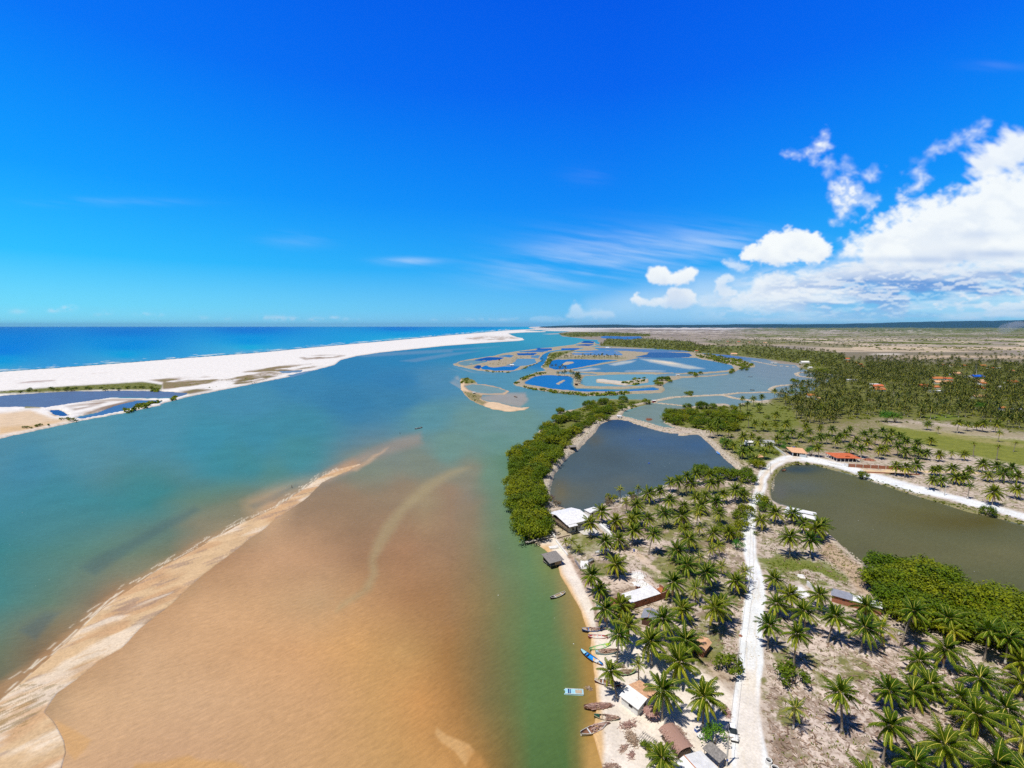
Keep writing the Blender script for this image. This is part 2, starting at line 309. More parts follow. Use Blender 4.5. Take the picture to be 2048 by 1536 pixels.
# ---- sand spit cover
for p, c, vg in (([(-420,794),(0,784),(150,773),(287,765),(325,771),(322,781),(200,780.5),(0,789),(-420,806)],(112,108,62),.95), ([(295,760),(425,753),(512,741),(545,733),(620,730),(668,727),(620,737),(560,748),(512,765),(425,777),(325,780),(325,766)],(150,122,88),.5),
   ([(600,716),(640,711),(690,712),(660,718),(610,720)],(150,125,100),.3), ([(340,789),(430,771),(520,755),(585,745),(560,752),(470,772),(380,790)],(135,112,80),.5), ([(130,815),(180,808),(230,803),(215,808),(150,822)],(150,120,95),.3), ([(142,832),(190,820),(262,800),(280,801),(230,812),(180,827)],(175,150,125),0),
   ([(930,676),(970,672),(1020,673),(1045,678),(1000,681),(940,680)],(185,165,145),.3), ([(0,858),(60,850),(110,836),(95,826),(130,838),(120,846),(50,862),(0,870)],(215,175,120),.1),([(48,812),(85,811),(80,818),(50,818)],(150,140,100),.7),
   ([(28,766),(70,762),(110,762),(80,765),(40,767)],(160,125,110),.1),([(185,749),(215,747),(218,749),(190,751)],(205,180,165),.0)): paint(p, c, 3, .95, vg, vg*.5, None, np.maximum(PATCH, .85*(vg > .9)))
paint([(-420,845),(0,828),(60,822),(105,838),(150,842),(100,853),(0,874),(-420,985)], (232,196,150), 5, .8, .05, .2, 0); paint([(150,836),(200,818),(262,801),(285,801),(235,812),(185,828)], (150,122,98), 2, .8, .3, .3, 0); paint([(160,806),(225,799),(300,799),(240,804)], (178,156,132), 1.5, .7, .1, .2, 0)
# ---- island one: sand tail, ring bank and scrub
paint([(925,783),(945,786),(965,792),(960,800),(975,806),(965,812),(940,800)], (150,120,80), 3, .8, .75, .5, .3); paint([(920,757),(935,755),(950,761),(952,768),(930,768)], (140,130,80), 2, .9, .9, .3, 0)
rk, s = sd_poly(W['i1'], 8); t = sst(-4.5, -1.5, s)*sst(1, 0, s); ROCK[rk] = np.maximum(ROCK[rk], t); TINT[rk] = TINT[rk]*(1-t[:,None]) + np.array(C(165,140,110))*t[:,None]
paint([(1095,722),(1100,706),(1150,700),(1142,704),(1110,718),(1098,735),(1085,736)], (110,125,60), 2, .8, 1.0, .2, .1); paint([(1110,716),(1190,712),(1255,716),(1250,719),(1190,718.5),(1110,718.5)], (165,150,105), 1.5, .8, .6, .3, .3); paint([(1195,757.5),(1245,763),(1262,764),(1252,771),(1194,764)], (235,220,200), 1, .9, .1, .2, .3)
# ---- mainland, far country
far = V < 735
fx, fy = X/260.0, Y/260.0
nz = fbm(fx, fy, 40, 5); nz2 = fbm(fx*3.7, fy*3.7, 44, 4); wavy = 2.2*(fbm(U/90, V*0+1, 60, 3)-.5)
land_far = sst(-.5, .5, (U - 1085)) * far
def band(v0, v1, u0, u1, rgb, th, k=None, veg=None, f=1.0, fu=60):
    q = V + wavy
    t = sst(v0-f, v0+f, q)*sst(v1+f, v1-f, q)*sst(u0-fu, u0+fu, U)*sst(u1+fu, u1-fu, U)*far*(U > 1050)
    if th is not None: t = t*sst(th-.09, th+.09, (nz2 if k else nz))
    t = t*(MAINMASK)
    TINT[:] = TINT*(1-t[:,None]) + np.array(C(*rgb))*t[:,None]
    if veg is not None: VEG[:] = VEG*(1-t) + veg*t
MAINMASK = np.zeros(len(U)); i_, s_ = sd_poly(MAIN, 5); MAINMASK[i_] = sst(-.5, .5, s_)
band(640, 731, 1050, 2900, (168,156,140), None, veg=.30, fu=5)
band(652, 656.0, 1450, 2900, (70,84,74), None, veg=.7); band(655.4, 663.0, 1760, 2900, (96,100,84), None, veg=.75, fu=160)
band(651, 663.5, 1040, 1250, (250,242,232), None, veg=0, f=.5, fu=40)
band(659, 673, 1200, 1560, (150,138,126), None, veg=.25); band(650, 659.2, 1150, 1560, (252,246,240), .36, veg=0, f=.4, fu=60); band(661, 668, 1240, 1700, (236,224,210), .52, 1, 0); band(659, 670, 1520, 1990, (240,226,206), .56, 1, 0); band(655, 660.5, 1500, 2900, (64,82,70), .38, None, .9); band(658, 676, 1480, 2900, (88,98,66), .50, None, .9)
band(664, 684, 1260, 1800, (205,190,170), .6, 1, .05); band(676, 692, 1500, 2900, (236,216,184), .47, 1, .05); band(672, 690, 1600, 2900, (84,96,56), .54, None, .95); band(686, 691.5, 1420, 1720, (230,205,172), .3, 1, .05)
band(693, 704, 1640, 2900, (234,210,174), .34, None, .04); band(699, 702.5, 1690, 1990, (150,136,112), .42, 1, .3); band(705, 716, 1655, 2010, (140,130,106), None, veg=.35, fu=25); band(711, 720, 1800, 2900, (222,196,160), .4, 1, .08); band(717, 728, 1880, 2900, (146,136,110), .4, 1, .3)
band(707.5, 710.5, 1745, 1800, (245,232,215), None, veg=0, fu=14)
# ---- mainland, groves and meadows
GROVE = [(1600,735),(1680,718),(1760,722),(1860,728),(1960,726),(2100,730),(2600,760),(2600,900),(2048,868),(1960,850),(1860,842),(1760,838),(1690,850),(1600,860),(1560,850),(1540,800),(1640,770)]
paint(GROVE, (84,84,48), 8, .92, .8, .6, 0)
for p in ([(1390,706),(1420,694),(1500,690),(1600,700),(1660,704),(1700,716),(1660,735),(1600,727),(1530,718),(1460,710)], [(1200,692),(1215,677),(1290,677),(1380,683),(1400,692),(1440,690),(1400,705),(1300,697),(1250,694)], [(1116,668),(1150,664),(1230,665),(1300,668),(1300,672.5),(1210,672),(1140,674)]): paint(p, (92,98,58), 1.5, .85, .85, .4, 0)
paint([(1400,682),(1460,678),(1560,680),(1640,686),(1720,690),(1700,697),(1560,690),(1440,690)], (120,118,82), 1.5, .7, .6, .4, 0); paint([(1420,860),(1500,815),(1620,800),(1700,840),(1760,838),(1800,870),(1850,900),(1850,925),(1700,908),(1560,905),(1440,905)], (166,150,116), 8, .8, .55, .5, 0)
paint([(1462,818),(1500,806),(1580,812),(1600,850),(1560,865),(1480,862)], (125,140,62), 6, .8, .85, .2, 0); paint([(1440,885),(1490,880),(1560,898),(1562,912),(1520,930),(1480,922)], (110,150,45), 6, .75, .9, .1, 0)
paint([(1756,850),(1836,860),(1961,875),(2048,882),(2600,930),(2600,1000),(2048,934),(1961,917),(1861,897),(1798,872)], (150,152,62), 5, 1, .62, .05, 0); paint([(1775,842),(1880,852),(2048,868),(2048,878),(1950,872),(1830,860)], (170,155,120), 3, .8, .35, .2, 0)
paint([(1870,862),(1950,874),(2048,890),(2048,897),(1950,884),(1880,872)], (178,162,112), 3, .7, .4, .1, 0); paint([(1840,835),(1890,828),(1930,836),(1880,842)], (110,165,25), 2, .9, 1, 0, 0)
paint([(1700,870),(1800,885),(1860,905),(1830,915),(1700,905)], (195,170,140), 5, .6, .2, .4, 0)
# ---- mainland, the near village
BEACH = [(1190,1640),(1200,1536),(1184,1470),(1184,1333),(1168,1245),(1121,1150),(1083,1092),(1092,1055),(1103,1065),(1135,1110),(1160,1142),(1172,1160),(1190,1195),(1214,1250),(1240,1262),(1300,1290),(1330,1330),(1372,1330),(1440,1370),(1470,1400),(1470,1640)]
paint(BEACH, (252,236,216), 6, 1, .02, .06, 0); paint([(1083,1092),(1100,1092),(1122,1138),(1146,1182),(1176,1244),(1191,1300),(1200,1400),(1208,1500),(1203,1600),(1170,1600),(1180,1300),(1130,1180)], (232,184,116), 7, .85, 0, 0, 0)
paint([(1135,1112),(1142,1110),(1175,1160),(1188,1200),(1206,1250),(1192,1258),(1186,1215),(1160,1160)], (190,150,125), 3, .7, 0, .75, .2)
paint([(1165,1178),(1230,1150),(1300,1160),(1330,1180),(1240,1215),(1190,1215)], (226,202,176), 6, .8, .05, .35, 0); paint([(1140,1070),(1200,1075),(1215,1095),(1190,1110),(1140,1110)], (150,152,96), 6, .7, .6, .2, 0)
paint([(1105,1052),(1130,1050),(1140,1070),(1125,1078)], (200,182,145), 4, .7, .3, .2, 0)
paint([(1300,1105),(1390,1085),(1400,1150),(1360,1150),(1310,1170)], (158,142,96), 10, .7, .6, .4, 0); paint([(1390,1060),(1420,1075),(1400,1110),(1360,1080)], (140,138,96), 8, .6, .65, .3, 0)
paint([(1248,1098),(1266,1098),(1300,1125),(1338,1160),(1360,1182),(1346,1184),(1320,1160),(1280,1125)], (222,196,164), 3, .85, .06, .2, 0)
paint([(1263,1146),(1280,1142),(1286,1155),(1292,1172),(1274,1172)], (250,246,240), 3, .95, 0, .05, 0); paint([(1368,1290),(1400,1290),(1450,1345),(1470,1372),(1430,1360)], (205,180,150), 6, .7, .2, .5, 0)
paint([(1516,1120),(1560,1112),(1640,1125),(1705,1160),(1660,1180),(1600,1160),(1540,1140)], (112,140,52), 14, .9, .9, .1, 0, sst(.36, .56, fbm(X/5, Y/7, 521, 4))); paint([(1650,1075),(1690,1110),(1740,1150),(1760,1200),(1720,1190),(1690,1150),(1640,1110)], (215,185,150), 7, .85, .1, .5, 0)
paint([(1540,1320),(1640,1230),(1800,1260),(2048,1370),(2500,1500),(2500,1640),(1545,1640)], (244,222,204), 14, .95, .24, .50, 0); paint([(1545,1310),(1575,1300),(1600,1345),(1590,1360),(1560,1350)], (120,130,60), 6, .7, .7, .3, 0)
paint([(1580,1175),(1604,1172),(1612,1182),(1620,1196),(1590,1200),(1578,1190)], (240,232,222), 3, .9, 0, .1, 0); paint([(1545,1490),(1570,1470),(1580,1500),(1560,1520)], (150,135,115), 5, .6, .1, .8, 0)
for p, r in (([(1093,1000),(1100,985),(1108,957),(1122,934),(1142,914),(1136,908),(1112,928),(1094,955),(1084,985),(1084,1008)], 1.0), ([(1195,1010),(1254,988),(1318,970),(1335,960),(1345,968),(1300,990),(1240,1004)], .25)): paint(p, (222,205,182), 2, .9, .06, .2, r)
paint([(1400,868),(1430,892),(1477,938),(1500,935),(1470,905),(1430,876)], (200,178,142), 3, .8, .45, .4, .35); paint([(1540,1000),(1535,965),(1550,938),(1580,925),(1660,932),(1720,950),(1850,992),(2048,1044),(2048,1056),(1850,1002),(1720,962),(1650,942),(1580,935),(1556,950),(1550,985)], (160,140,100), 3, .9, .7, .35, .4)
paint([(1565,1008),(1600,1018),(1660,1060),(1720,1125),(1700,1118),(1640,1058)], (205,185,160), 3, .7, .1, .3, .5)
for p in ([(1304,806),(1242,823),(1228,833),(1190,846),(1160,862),(1145,875),(1132,895),(1118,915),(1100,935),(1090,955),(1081,985),(1082,1010),(1086,1045),(1090,1070),(1062,1086),(1040,1060),(1026,1030),(1022,980),(1026,920),(1036,898),(1070,878),(1110,846),(1150,820),(1206,800),(1296,800)],
    [(1324,840),(1332,832),(1360,822),(1400,815),(1448,813),(1470,820),(1482,838),(1480,856),(1460,866),(1430,862),(1366,855),(1340,848)], [(1738,1150),(1775,1136),(1860,1155),(1960,1192),(2060,1232),(2140,1270),(2140,1340),(1980,1300),(1880,1265),(1790,1240),(1742,1185)]): paint(p, (92,88,52), 4, .85, .95, .2, 0)
yi, ys = sd_poly([(1190,1200),(1150,1120),(1180,1060),(1240,1000),(1330,965),(1400,955),(1500,960),(1484,1060),(1488,1120),(1496,1190),(1480,1270),(1475,1340),(1400,1330),(1320,1290),(1240,1250)], 14)
ym = sst(-10, 14, ys); a_ = fbm(X[yi]/13, Y[yi]/13, 501, 4); b_ = fbm(X[yi]/10+40, Y[yi]/10, 503, 4)
VEG[yi] += ym*.34*sst(.50, .62, a_); LIT[yi] += ym*.42*sst(.46, .60, b_); t = ym*sst(.52, .40, b_)*.5; TINT[yi] = TINT[yi]*(1-t[:,None]) + np.array(C(240,216,198))*t[:,None]
si_, ss_ = sd_poly([(1540,1320),(1640,1230),(1800,1260),(2048,1370),(2500,1500),(2500,1640),(1545,1640)], 14); ym = sst(-10, 14, ss_); a_ = fbm(X[si_]/12, Y[si_]/12, 511, 4); b_ = fbm(X[si_]/7, Y[si_]/9, 513, 4); VEG[si_] += ym*.34*sst(.52, .64, a_); LIT[si_] += ym*.2*sst(.48, .62, b_)
# ---- banks and road
for ln, w, hh, rk in DIKES:
    idx, d = sd_line_m(ln, w); t = sst(w*1.5+1.2, w*.55, d); H[idx] = np.maximum(H[idx], -1.3 + (hh+1.3)*t); q = sst(w*1.7+1, w, d)
    TINT[idx] = TINT[idx]*(1-q[:,None]) + np.array(C(214,195,168))*q[:,None]; ROCK[idx] = np.maximum(ROCK[idx]*(1-q), q*rk); VEG[idx] = VEG[idx]*(1-q) + q*.18; LIT[idx] = LIT[idx]*(1-q)+q*.25
paint(ROAD, (255,255,252), 3.5, 1, 0, .0, 0); paint(BRANCH, (240,208,160), 1.2, 1, .02, .1, 0)
paint([(1470,1640),(1474,1400),(1490,1345),(1510,1345),(1522,1430),(1530,1640)], (250,234,214), 8, .75, 0, .0, 0); paint([(1515,985),(1525,985),(1528,955),(1560,925),(1600,917),(1590,914),(1540,935),(1517,960)], (242,212,172), 5, .8, 0, 0, 0)
i_, s_ = sd_poly(ROAD, 10); t = sst(-3, 4, s_); H[i_] = H[i_]*(1-t) + np.maximum(H[i_], .5)*t
H += (fbm(X/9, Y/9, 70, 4) - .5)*.35*(H > .1)*(1-np.clip(ROCK*.0, 0, 1))*np.clip(H, 0, 1)
# wet rim where the land meets the water
wet = sst(.32, .02, H)*(V > 740); TINT *= (1 - .35*wet[:,None]*np.array([.6,.8,1.0]))
RC = [(1500,1640),(1500,1430),(1502,1330),(1503,1260),(1511,1200),(1513,1170),(1502,1120),(1499,1085),(1498,1040),(1504,1012),(1514,990),(1522,960),(1530,945),(1545,931),(1570,918),(1590,916),(1625,920),(1700,938),(1750,956),(1826,978),(1900,996),(2048,1035)]
i_, d_ = sd_line_m(RC, 3)
for off, wd_, col_, op_ in ((.85,.3,(238,222,200),.6),(.0,.35,(244,230,212),.3)):
    t = np.exp(-((np.abs(d_)-off)/wd_)**2)*op_*sst(.25,.55,fbm(X[i_]/6, Y[i_]/11, 66, 3)); TINT[i_] = TINT[i_]*(1-t[:,None]) + np.array(C(*col_))*t[:,None]
# the long sandbar: wet hollows, pale crests, drifted weed
bi, bs = sd_poly(BAR, 8); bu = (X[bi]*.62 + Y[bi]*.78); bv = (X[bi]*.78 - Y[bi]*.62); inb = sst(-2, 3, bs)
for (a_, b_, sd_, lo, hi, col_, op_) in ((22,7.5,301,.48,.62,(214,168,122),.75),(9,2.2,305,.60,.66,(168,140,122),.6),(15,5,309,.52,.68,(252,232,204),.7),(3.5,.7,313,.58,.7,(222,184,138),.5)):
    t = sst(lo, hi, fbm(bu/a_ + .5*fbm(bu/9, bv/9, 320, 2), bv/b_, sd_, 4))*op_*inb; TINT[bi] = TINT[bi]*(1-t[:,None]) + np.array(C(*col_))*t[:,None]
t = sst(5, 0, bs)*sst(.35, .6, fbm(bu/12, bv/3, 330, 3))*(V[bi] > 980)*inb*.5; TINT[bi] = TINT[bi]*(1-t[:,None]) + np.array(C(255,240,215))*t[:,None]
sea_wr = np.nonzero((U > -60) & (U < 130) & (V > 1370) & (V < 1480))[0]
sw = sst(.5, .58, fbm((X[sea_wr]*.62+Y[sea_wr]*.78)/3.2, (X[sea_wr]*.78-Y[sea_wr]*.62)/.55, 80, 5))*sst(0, 14, 108 - U[sea_wr] - (V[sea_wr]-1400)*.9); TINT[sea_wr] = TINT[sea_wr]*(1-.5*sw[:,None]) + np.array(C(140,118,62))*.5*sw[:,None]
# dunes rise behind the far shore, the wooded hills behind them
du = fbm(X/420, Y/520, 90, 4); H += MAINMASK*(V < 664)*(V > 652.9)*sst(1040, 1180, U)*np.clip(du-.42, 0, 1)*60*sst(654, 656, V)*sst(663, 660, V)
ZG = H.reshape(NR, NC)
def zat(x, y):
    u, v = PX(x, y, 0.0); j = int(np.clip(np.searchsorted(UCOL, u), 0, NC-1)); i = int(np.clip(np.searchsorted(-ROWS, -v), 0, NR-1))
    return max(float(ZG[i, j]), 0.0)
def GP(u, v):                                                   # ground point under a surveyed spot
    p = G(u, v); z = zat(p.x, p.y); p = G(u, v, z); return Vector((p.x, p.y, zat(p.x, p.y)))
def sheet(name, X_, Y_, Z_, nr, nc, attrs, m, keep=None):
    n = nr*nc; i = np.arange(n).reshape(nr, nc)
    q = np.stack([i[:-1,:-1], i[:-1,1:], i[1:,1:], i[1:,:-1]], -1).reshape(-1, 4)
    if keep is not None: q = q[keep[q].any(1)]
    me = bpy.data.meshes.new(name); me.vertices.add(n); me.vertices.foreach_set('co', np.stack([X_, Y_, Z_], -1).astype(np.float32).ravel())
    me.loops.add(q.size); me.loops.foreach_set('vertex_index', q.ravel().astype(np.int32)); me.polygons.add(len(q)); me.polygons.foreach_set('loop_start', (np.arange(len(q))*4).astype(np.int32))
    me.polygons.foreach_set('use_smooth', np.ones(len(q), bool)); me.update(calc_edges=True); me.validate()
    for k, a in attrs.items():
        if a.ndim == 2:
            t = me.attributes.new(k, 'FLOAT_COLOR', 'POINT'); t.data.foreach_set('color', np.concatenate([a, np.ones((n,1))], 1).astype(np.float32).ravel())
        else:
            t = me.attributes.new(k, 'FLOAT', 'POINT'); t.data.foreach_set('value', a.astype(np.float32))
    me.materials.append(m); o = bpy.data.objects.new(name, me); COL.objects.link(o); o['kind'] = 'structure'; return o
def ground_mat():
    m, nt, b = nt_of('ground_cover'); setin(b, Roughness=0.95); b.inputs['Specular IOR Level'].default_value = 0.1
    v = coord(nt); tint = attr(nt, 'tint', 'Color'); veg = attr(nt, 'veg'); lit = attr(nt, 'litter'); rock = attr(nt, 'rock')
    f = noise(nt, v, 1.7, 6, .65); g = noise(nt, v, .16, 6, .6); h = noise(nt, v, .55, 5, .6)
    c = mixc(nt, 1.0, tint, ramp(nt, f, (.3, .80), (.7, 1.12)), 'MULTIPLY'); c = mixc(nt, 1.0, c, ramp(nt, g, (.3, .84), (.7, 1.08)), 'MULTIPLY')
    # fallen fronds and dead leaves
    lf = mth(nt, 'MULTIPLY', mth(nt, 'ADD', mth(nt, 'MULTIPLY', f, .6), mth(nt, 'MULTIPLY', h, .5)), 1.0)
    lm = mth(nt, 'MULTIPLY', mth(nt, 'SUBTRACT', mth(nt, 'ADD', lf, mth(nt, 'MULTIPLY', lit, .3)), .66), 9.0, True)
    c = mixc(nt, mth(nt, 'MULTIPLY', lm, .72), c, mixc(nt, f, (.085,.052,.032), (.22,.145,.09)))
    # grass and weeds in patches
    gm = mth(nt, 'MULTIPLY', mth(nt, 'SUBTRACT', mth(nt, 'ADD', mth(nt, 'ADD', mth(nt, 'MULTIPLY', g, .55), mth(nt, 'MULTIPLY', h, .45)), mth(nt, 'MULTIPLY', veg, .42)), .66), 8.0, True)
    gc = mixc(nt, ramp(nt, f, (.35, 0.0), (.65, 1.0)), (.07,.10,.010), (.20,.20,.04))
    c = mixc(nt, mth(nt, 'MULTIPLY', gm, .8), c, gc)
    # rubble on the banks
    vo = nd(nt, 'ShaderNodeTexVoronoi', feature='F1'); setin(vo, Scale=.9, Randomness=1.0); nt.links.new(v, vo.inputs['Vector'])
    st = mixc(nt, noise(nt, vo.outputs['Color'], 3.0, 1), (.17,.135,.1), (.62,.56,.48)); c = mixc(nt, mth(nt, 'MULTIPLY', rock, .6), c, st)
    nt.links.new(c, b.inputs['Base Color'])
    hh = mth(nt, 'ADD', mth(nt, 'MULTIPLY', f, .12), mth(nt, 'MULTIPLY', mth(nt, 'MULTIPLY', vo.outputs['Distance'], rock), -.9)); bump(nt, b, hh, .7, .5)
    return m
kp = (H > -1.28)
sheet('ground', X, Y, H, NR, NC, {'tint': TINT, 'veg': VEG, 'litter': LIT, 'rock': ROCK}, ground_mat(), kp)
# ------------------------------------------------------------------ water: one sheet, its colour the water's own (silt, depth and sand showing through), with sun sparkle painted in as flecks
st = 1
wu = np.concatenate([UCOL[:50:1], UCOL[50:-52:st], UCOL[-52:]]); wr = ROWS
wr = wr[wr <= 2600]; GU, GV = np.meshgrid(wu, wr); wnr, wnc = GU.shape; gx, gy = Gn(GU, GV); gu, gv, gx, gy = GU.ravel(), GV.ravel(), gx.ravel(), gy.ravel()
SEA = [(-400,655,0,118,218),(0,655,0,118,218),(0,680,0,126,227),(0,700,0,126,232),(0,722,0,152,230),(0,733,30,162,222),(0,742,100,162,217),(250,655,0,118,220),(250,690,0,139,230),(250,712,0,160,230),(250,723,80,162,217),(500,655,0,118,222),(500,682,0,149,232),(500,697,10,174,230),(500,704,90,167,222),(800,655,0,122,224),(800,670,0,154,232),(800,677,50,179,227),(960,655,0,132,227),(960,661,0,169,232),(1040,655,0,154,234),(1045,657,30,186,234)]
RIV = [(1060,672,60,160,200),(1000,692,55,150,190),(900,700,45,138,190),(1120,680,65,160,195),(800,715,48,132,188),(700,740,52,130,185),(600,765,62,134,180),(800,760,55,128,182),(500,800,72,142,178),(520,870,66,142,170),(420,880,66,145,174),(300,850,78,146,175),(150,870,86,148,172),(0,905,80,142,170),(50,940,72,140,172),(600,850,66,140,168),(700,800,58,128,175),(800,800,62,130,175),(870,760,78,140,182),(860,830,92,148,165),
 (100,1000,66,138,160),(300,1000,66,136,145),(450,920,66,142,162),(600,900,72,142,158),(0,1100,62,134,145),(150,1100,92,136,130),(0,1200,78,136,138),(250,1100,108,136,122),(100,1200,112,132,118),(0,1300,112,124,108),(180,1170,128,122,105),(330,1050,104,136,120),(400,1060,128,128,108),(0,1370,120,108,92),(470,1000,78,140,145),(550,955,84,142,146),(500,930,68,140,156),(280,1140,138,120,96),(150,1250,146,120,92),(70,1320,140,114,90),
 (950,840,108,150,152),(900,890,112,150,146),(1000,880,106,150,146),(980,950,110,146,130),(1000,1050,108,140,116),(1050,1120,106,140,104),(1080,1230,92,132,90),(1070,1330,92,130,86),(1060,1420,92,128,82),(1110,1500,84,118,72),(1130,1290,100,126,84),(1120,1400,96,124,76),(1150,1440,112,118,70),
 (740,960,128,140,128),(840,930,128,140,130),(820,1000,148,132,112),(700,1020,150,130,108),(900,1000,156,134,114),(940,950,136,138,124),(640,1050,165,130,104),(520,1110,190,150,122),(720,1120,162,128,100),(640,1150,182,138,104),(850,1100,172,132,102),(900,1180,168,128,92),(955,1150,142,126,96),(960,1230,138,122,86),(985,1320,124,122,84),(1000,1400,116,116,78),(1010,1480,126,116,72),(600,1260,208,150,108),(480,1200,200,150,114),(420,1300,206,158,122),(700,1320,204,146,94),(820,1290,184,134,84),(900,1300,168,126,80),(930,1390,158,122,78),
 (300,1400,202,156,124),(500,1450,206,156,124),(700,1450,200,148,102),(840,1410,198,142,86),(940,1460,164,126,78),(200,1500,205,160,126),(160,1420,206,162,126),(900,1530,190,138,84),(980,1536,150,122,74),(350,1530,200,152,122),(600,1530,200,150,110),(800,1530,196,142,90),(150,1620,205,158,124),(700,1640,198,146,100),
 (1110,1180,150,136,96),(1095,1150,122,138,100),(1135,1225,152,132,88),(1150,1270,156,132,82),(1162,1320,160,130,80),(1168,1380,160,130,76),(1168,1425,170,134,78),(1160,1500,168,134,78),(1180,1530,205,158,96),(1090,1110,160,140,92),(1140,1620,130,118,70),(1035,1000,100,138,108),(1012,930,100,140,122),(1170,1460,205,158,96),
 (960,752,84,148,185),(1060,760,88,150,182),(1090,720,40,125,195),(1000,850,112,152,156),(1100,800,100,150,168),(1200,795,106,152,160),(1400,765,116,152,172),(1350,795,122,152,160),(1550,740,122,146,168),(1480,770,118,150,170),(1450,700,80,125,180),(1040,840,108,150,150)]
ctl = {'sea': SEA, 'riv': RIV}
edge = np.interp(gu, [-1400,0,125,250,375,512,637,762,887,962,1017,1050,1070,1090], [800,742,733.5,724,714,704,692,681,669.5,663.5,658.8,657.8,656,652])
wcol = np.zeros((len(gu), 3))
def shep(pts, mask):
    idx = np.nonzero(mask)[0]; x = gu[idx]; y = gv[idx]; num = np.zeros((len(idx),3)); den = np.zeros(len(idx))
    sv = 1.0 + 2.6*np.clip((900 - y)/250, 0, 1)
    wx = x + 26*(fbm(gx[idx]/28, gy[idx]/28, 5, 3)-.5)*np.clip((y-700)/300, 0, 1); wy = y + 26*(fbm(gx[idx]/28, gy[idx]/28, 15, 3)-.5)*np.clip((y-700)/300, 0, 1)
    for (u, v, r, g, b) in pts:
        w = 1.0/(((wx-u)**2 + ((wy-v)*sv)**2) + 260.0)**1.9; num += w[:,None]*np.array(CW(r,g,b)); den += w
    wcol[idx] = num/den[:,None]
is_sea = (gv < edge + .8) & (gu < 1085)
shep(SEA, is_sea); shep(RIV, ~is_sea)
WPU = gu + np.clip((gv-652)/260, .05, 1)*7*(fbm(gx/9, gy/9, 31, 4)-.5); WPV = gv + np.clip((gv-652)/260, .05, 1)*5*(fbm(gx/9, gy/9, 35, 4)-.5)
def tintw(pts, rgb, feather=4, op=1.0, streak=None):
    idx, s = sd_poly(pts, feather+3, WPU, WPV); t = sst(-feather, feather, s)*op
    if streak: t = t*sst(.35, .65, fbm(gx[idx]*streak[0]+gy[idx]*streak[1], gx[idx]*streak[2]+gy[idx]*streak[3], 51, 4))
    wcol[idx] = wcol[idx]*(1-t[:,None]) + np.array(CW(*rgb))*t[:,None]
PROF = {1000: [(0,70,140,165),(300,66,136,145),(400,100,136,125),(480,120,130,112),(545,197,169,140),(600,150,130,110),(700,150,130,108),(800,150,133,112),(850,160,146,120),(900,152,132,112),(940,140,134,122),(980,112,140,122),(1035,100,138,112)],
 1100: [(0,62,134,145),(150,92,136,130),(250,108,135,122),(330,120,126,106),(400,170,135,105),(520,196,159,128),(620,192,155,124),(720,162,130,104),(820,168,132,104),(900,155,130,106),(950,140,132,106),(1000,112,136,108),(1050,106,140,106),(1090,130,140,95),(1120,170,150,105)],
 1200: [(0,78,136,138),(100,105,133,120),(180,130,122,104),(230,160,125,95),(400,212,174,138),(520,207,169,132),(640,197,165,130),(720,194,155,116),(820,174,134,98),(900,164,128,92),(960,138,124,88),(1010,115,128,90),(1060,98,132,92),(1100,100,132,90),(1130,140,134,92),(1155,165,140,90)],
 1300: [(0,112,126,108),(70,130,114,92),(120,160,125,92),(300,212,177,144),(600,214,170,128),(720,211,166,115),(820,193,155,106),(900,166,127,82),(960,138,121,84),(1000,118,124,84),(1060,95,130,86),(1120,95,126,84),(1150,125,128,82),(1175,165,135,80)],
 1400: [(0,122,110,90),(160,213,179,145),(400,211,176,144),(640,209,168,128),(760,207,165,114),(850,206,155,100),(920,165,126,80),(970,128,118,80),(1010,112,118,78),(1060,94,128,83),(1120,94,125,78),(1150,115,124,76),(1180,165,135,80)],
 1536: [(0,213,179,146),(350,209,172,142),(600,207,169,130),(800,201,161,110),(900,202,155,100),(960,165,128,78),(1010,125,115,72),(1060,88,120,74),(1130,84,117,70),(1155,120,122,74),(1180,193,157,99)]}
pk = sorted(PROF); nr_ = np.nonzero((gv > 930) & ~is_sea & (gu < 1260) & (gu > -900))[0]
nx_ = gu[nr_] - 1.75*np.clip(1000 - gv[nr_], 0, 80)*(gu[nr_] < 800) + 40*(fbm(gx[nr_]/40, gy[nr_]/40, 25, 3)-.5); ny_ = np.clip(gv[nr_] + 50*(fbm(gx[nr_]/40, gy[nr_]/40, 27, 3)-.5), 1000, 1536)
lay = [np.stack([np.interp(nx_, [q[0] for q in PROF[k]], [CW(*q[1:])[j] for q in PROF[k]]) for j in range(3)], 1) for k in pk]
prof = np.zeros((len(nr_), 3))
for a in range(len(pk)-1):
    t = np.clip((ny_-pk[a])/(pk[a+1]-pk[a]), 0, 1); m_ = (ny_ >= pk[a]) & (ny_ <= pk[a+1]); prof[m_] = (lay[a]*(1-t[:,None]) + lay[a+1]*t[:,None])[m_]
bl = sst(935, 1010, gv[nr_])[:,None]; wcol[nr_] = wcol[nr_]*(1-bl) + prof*bl
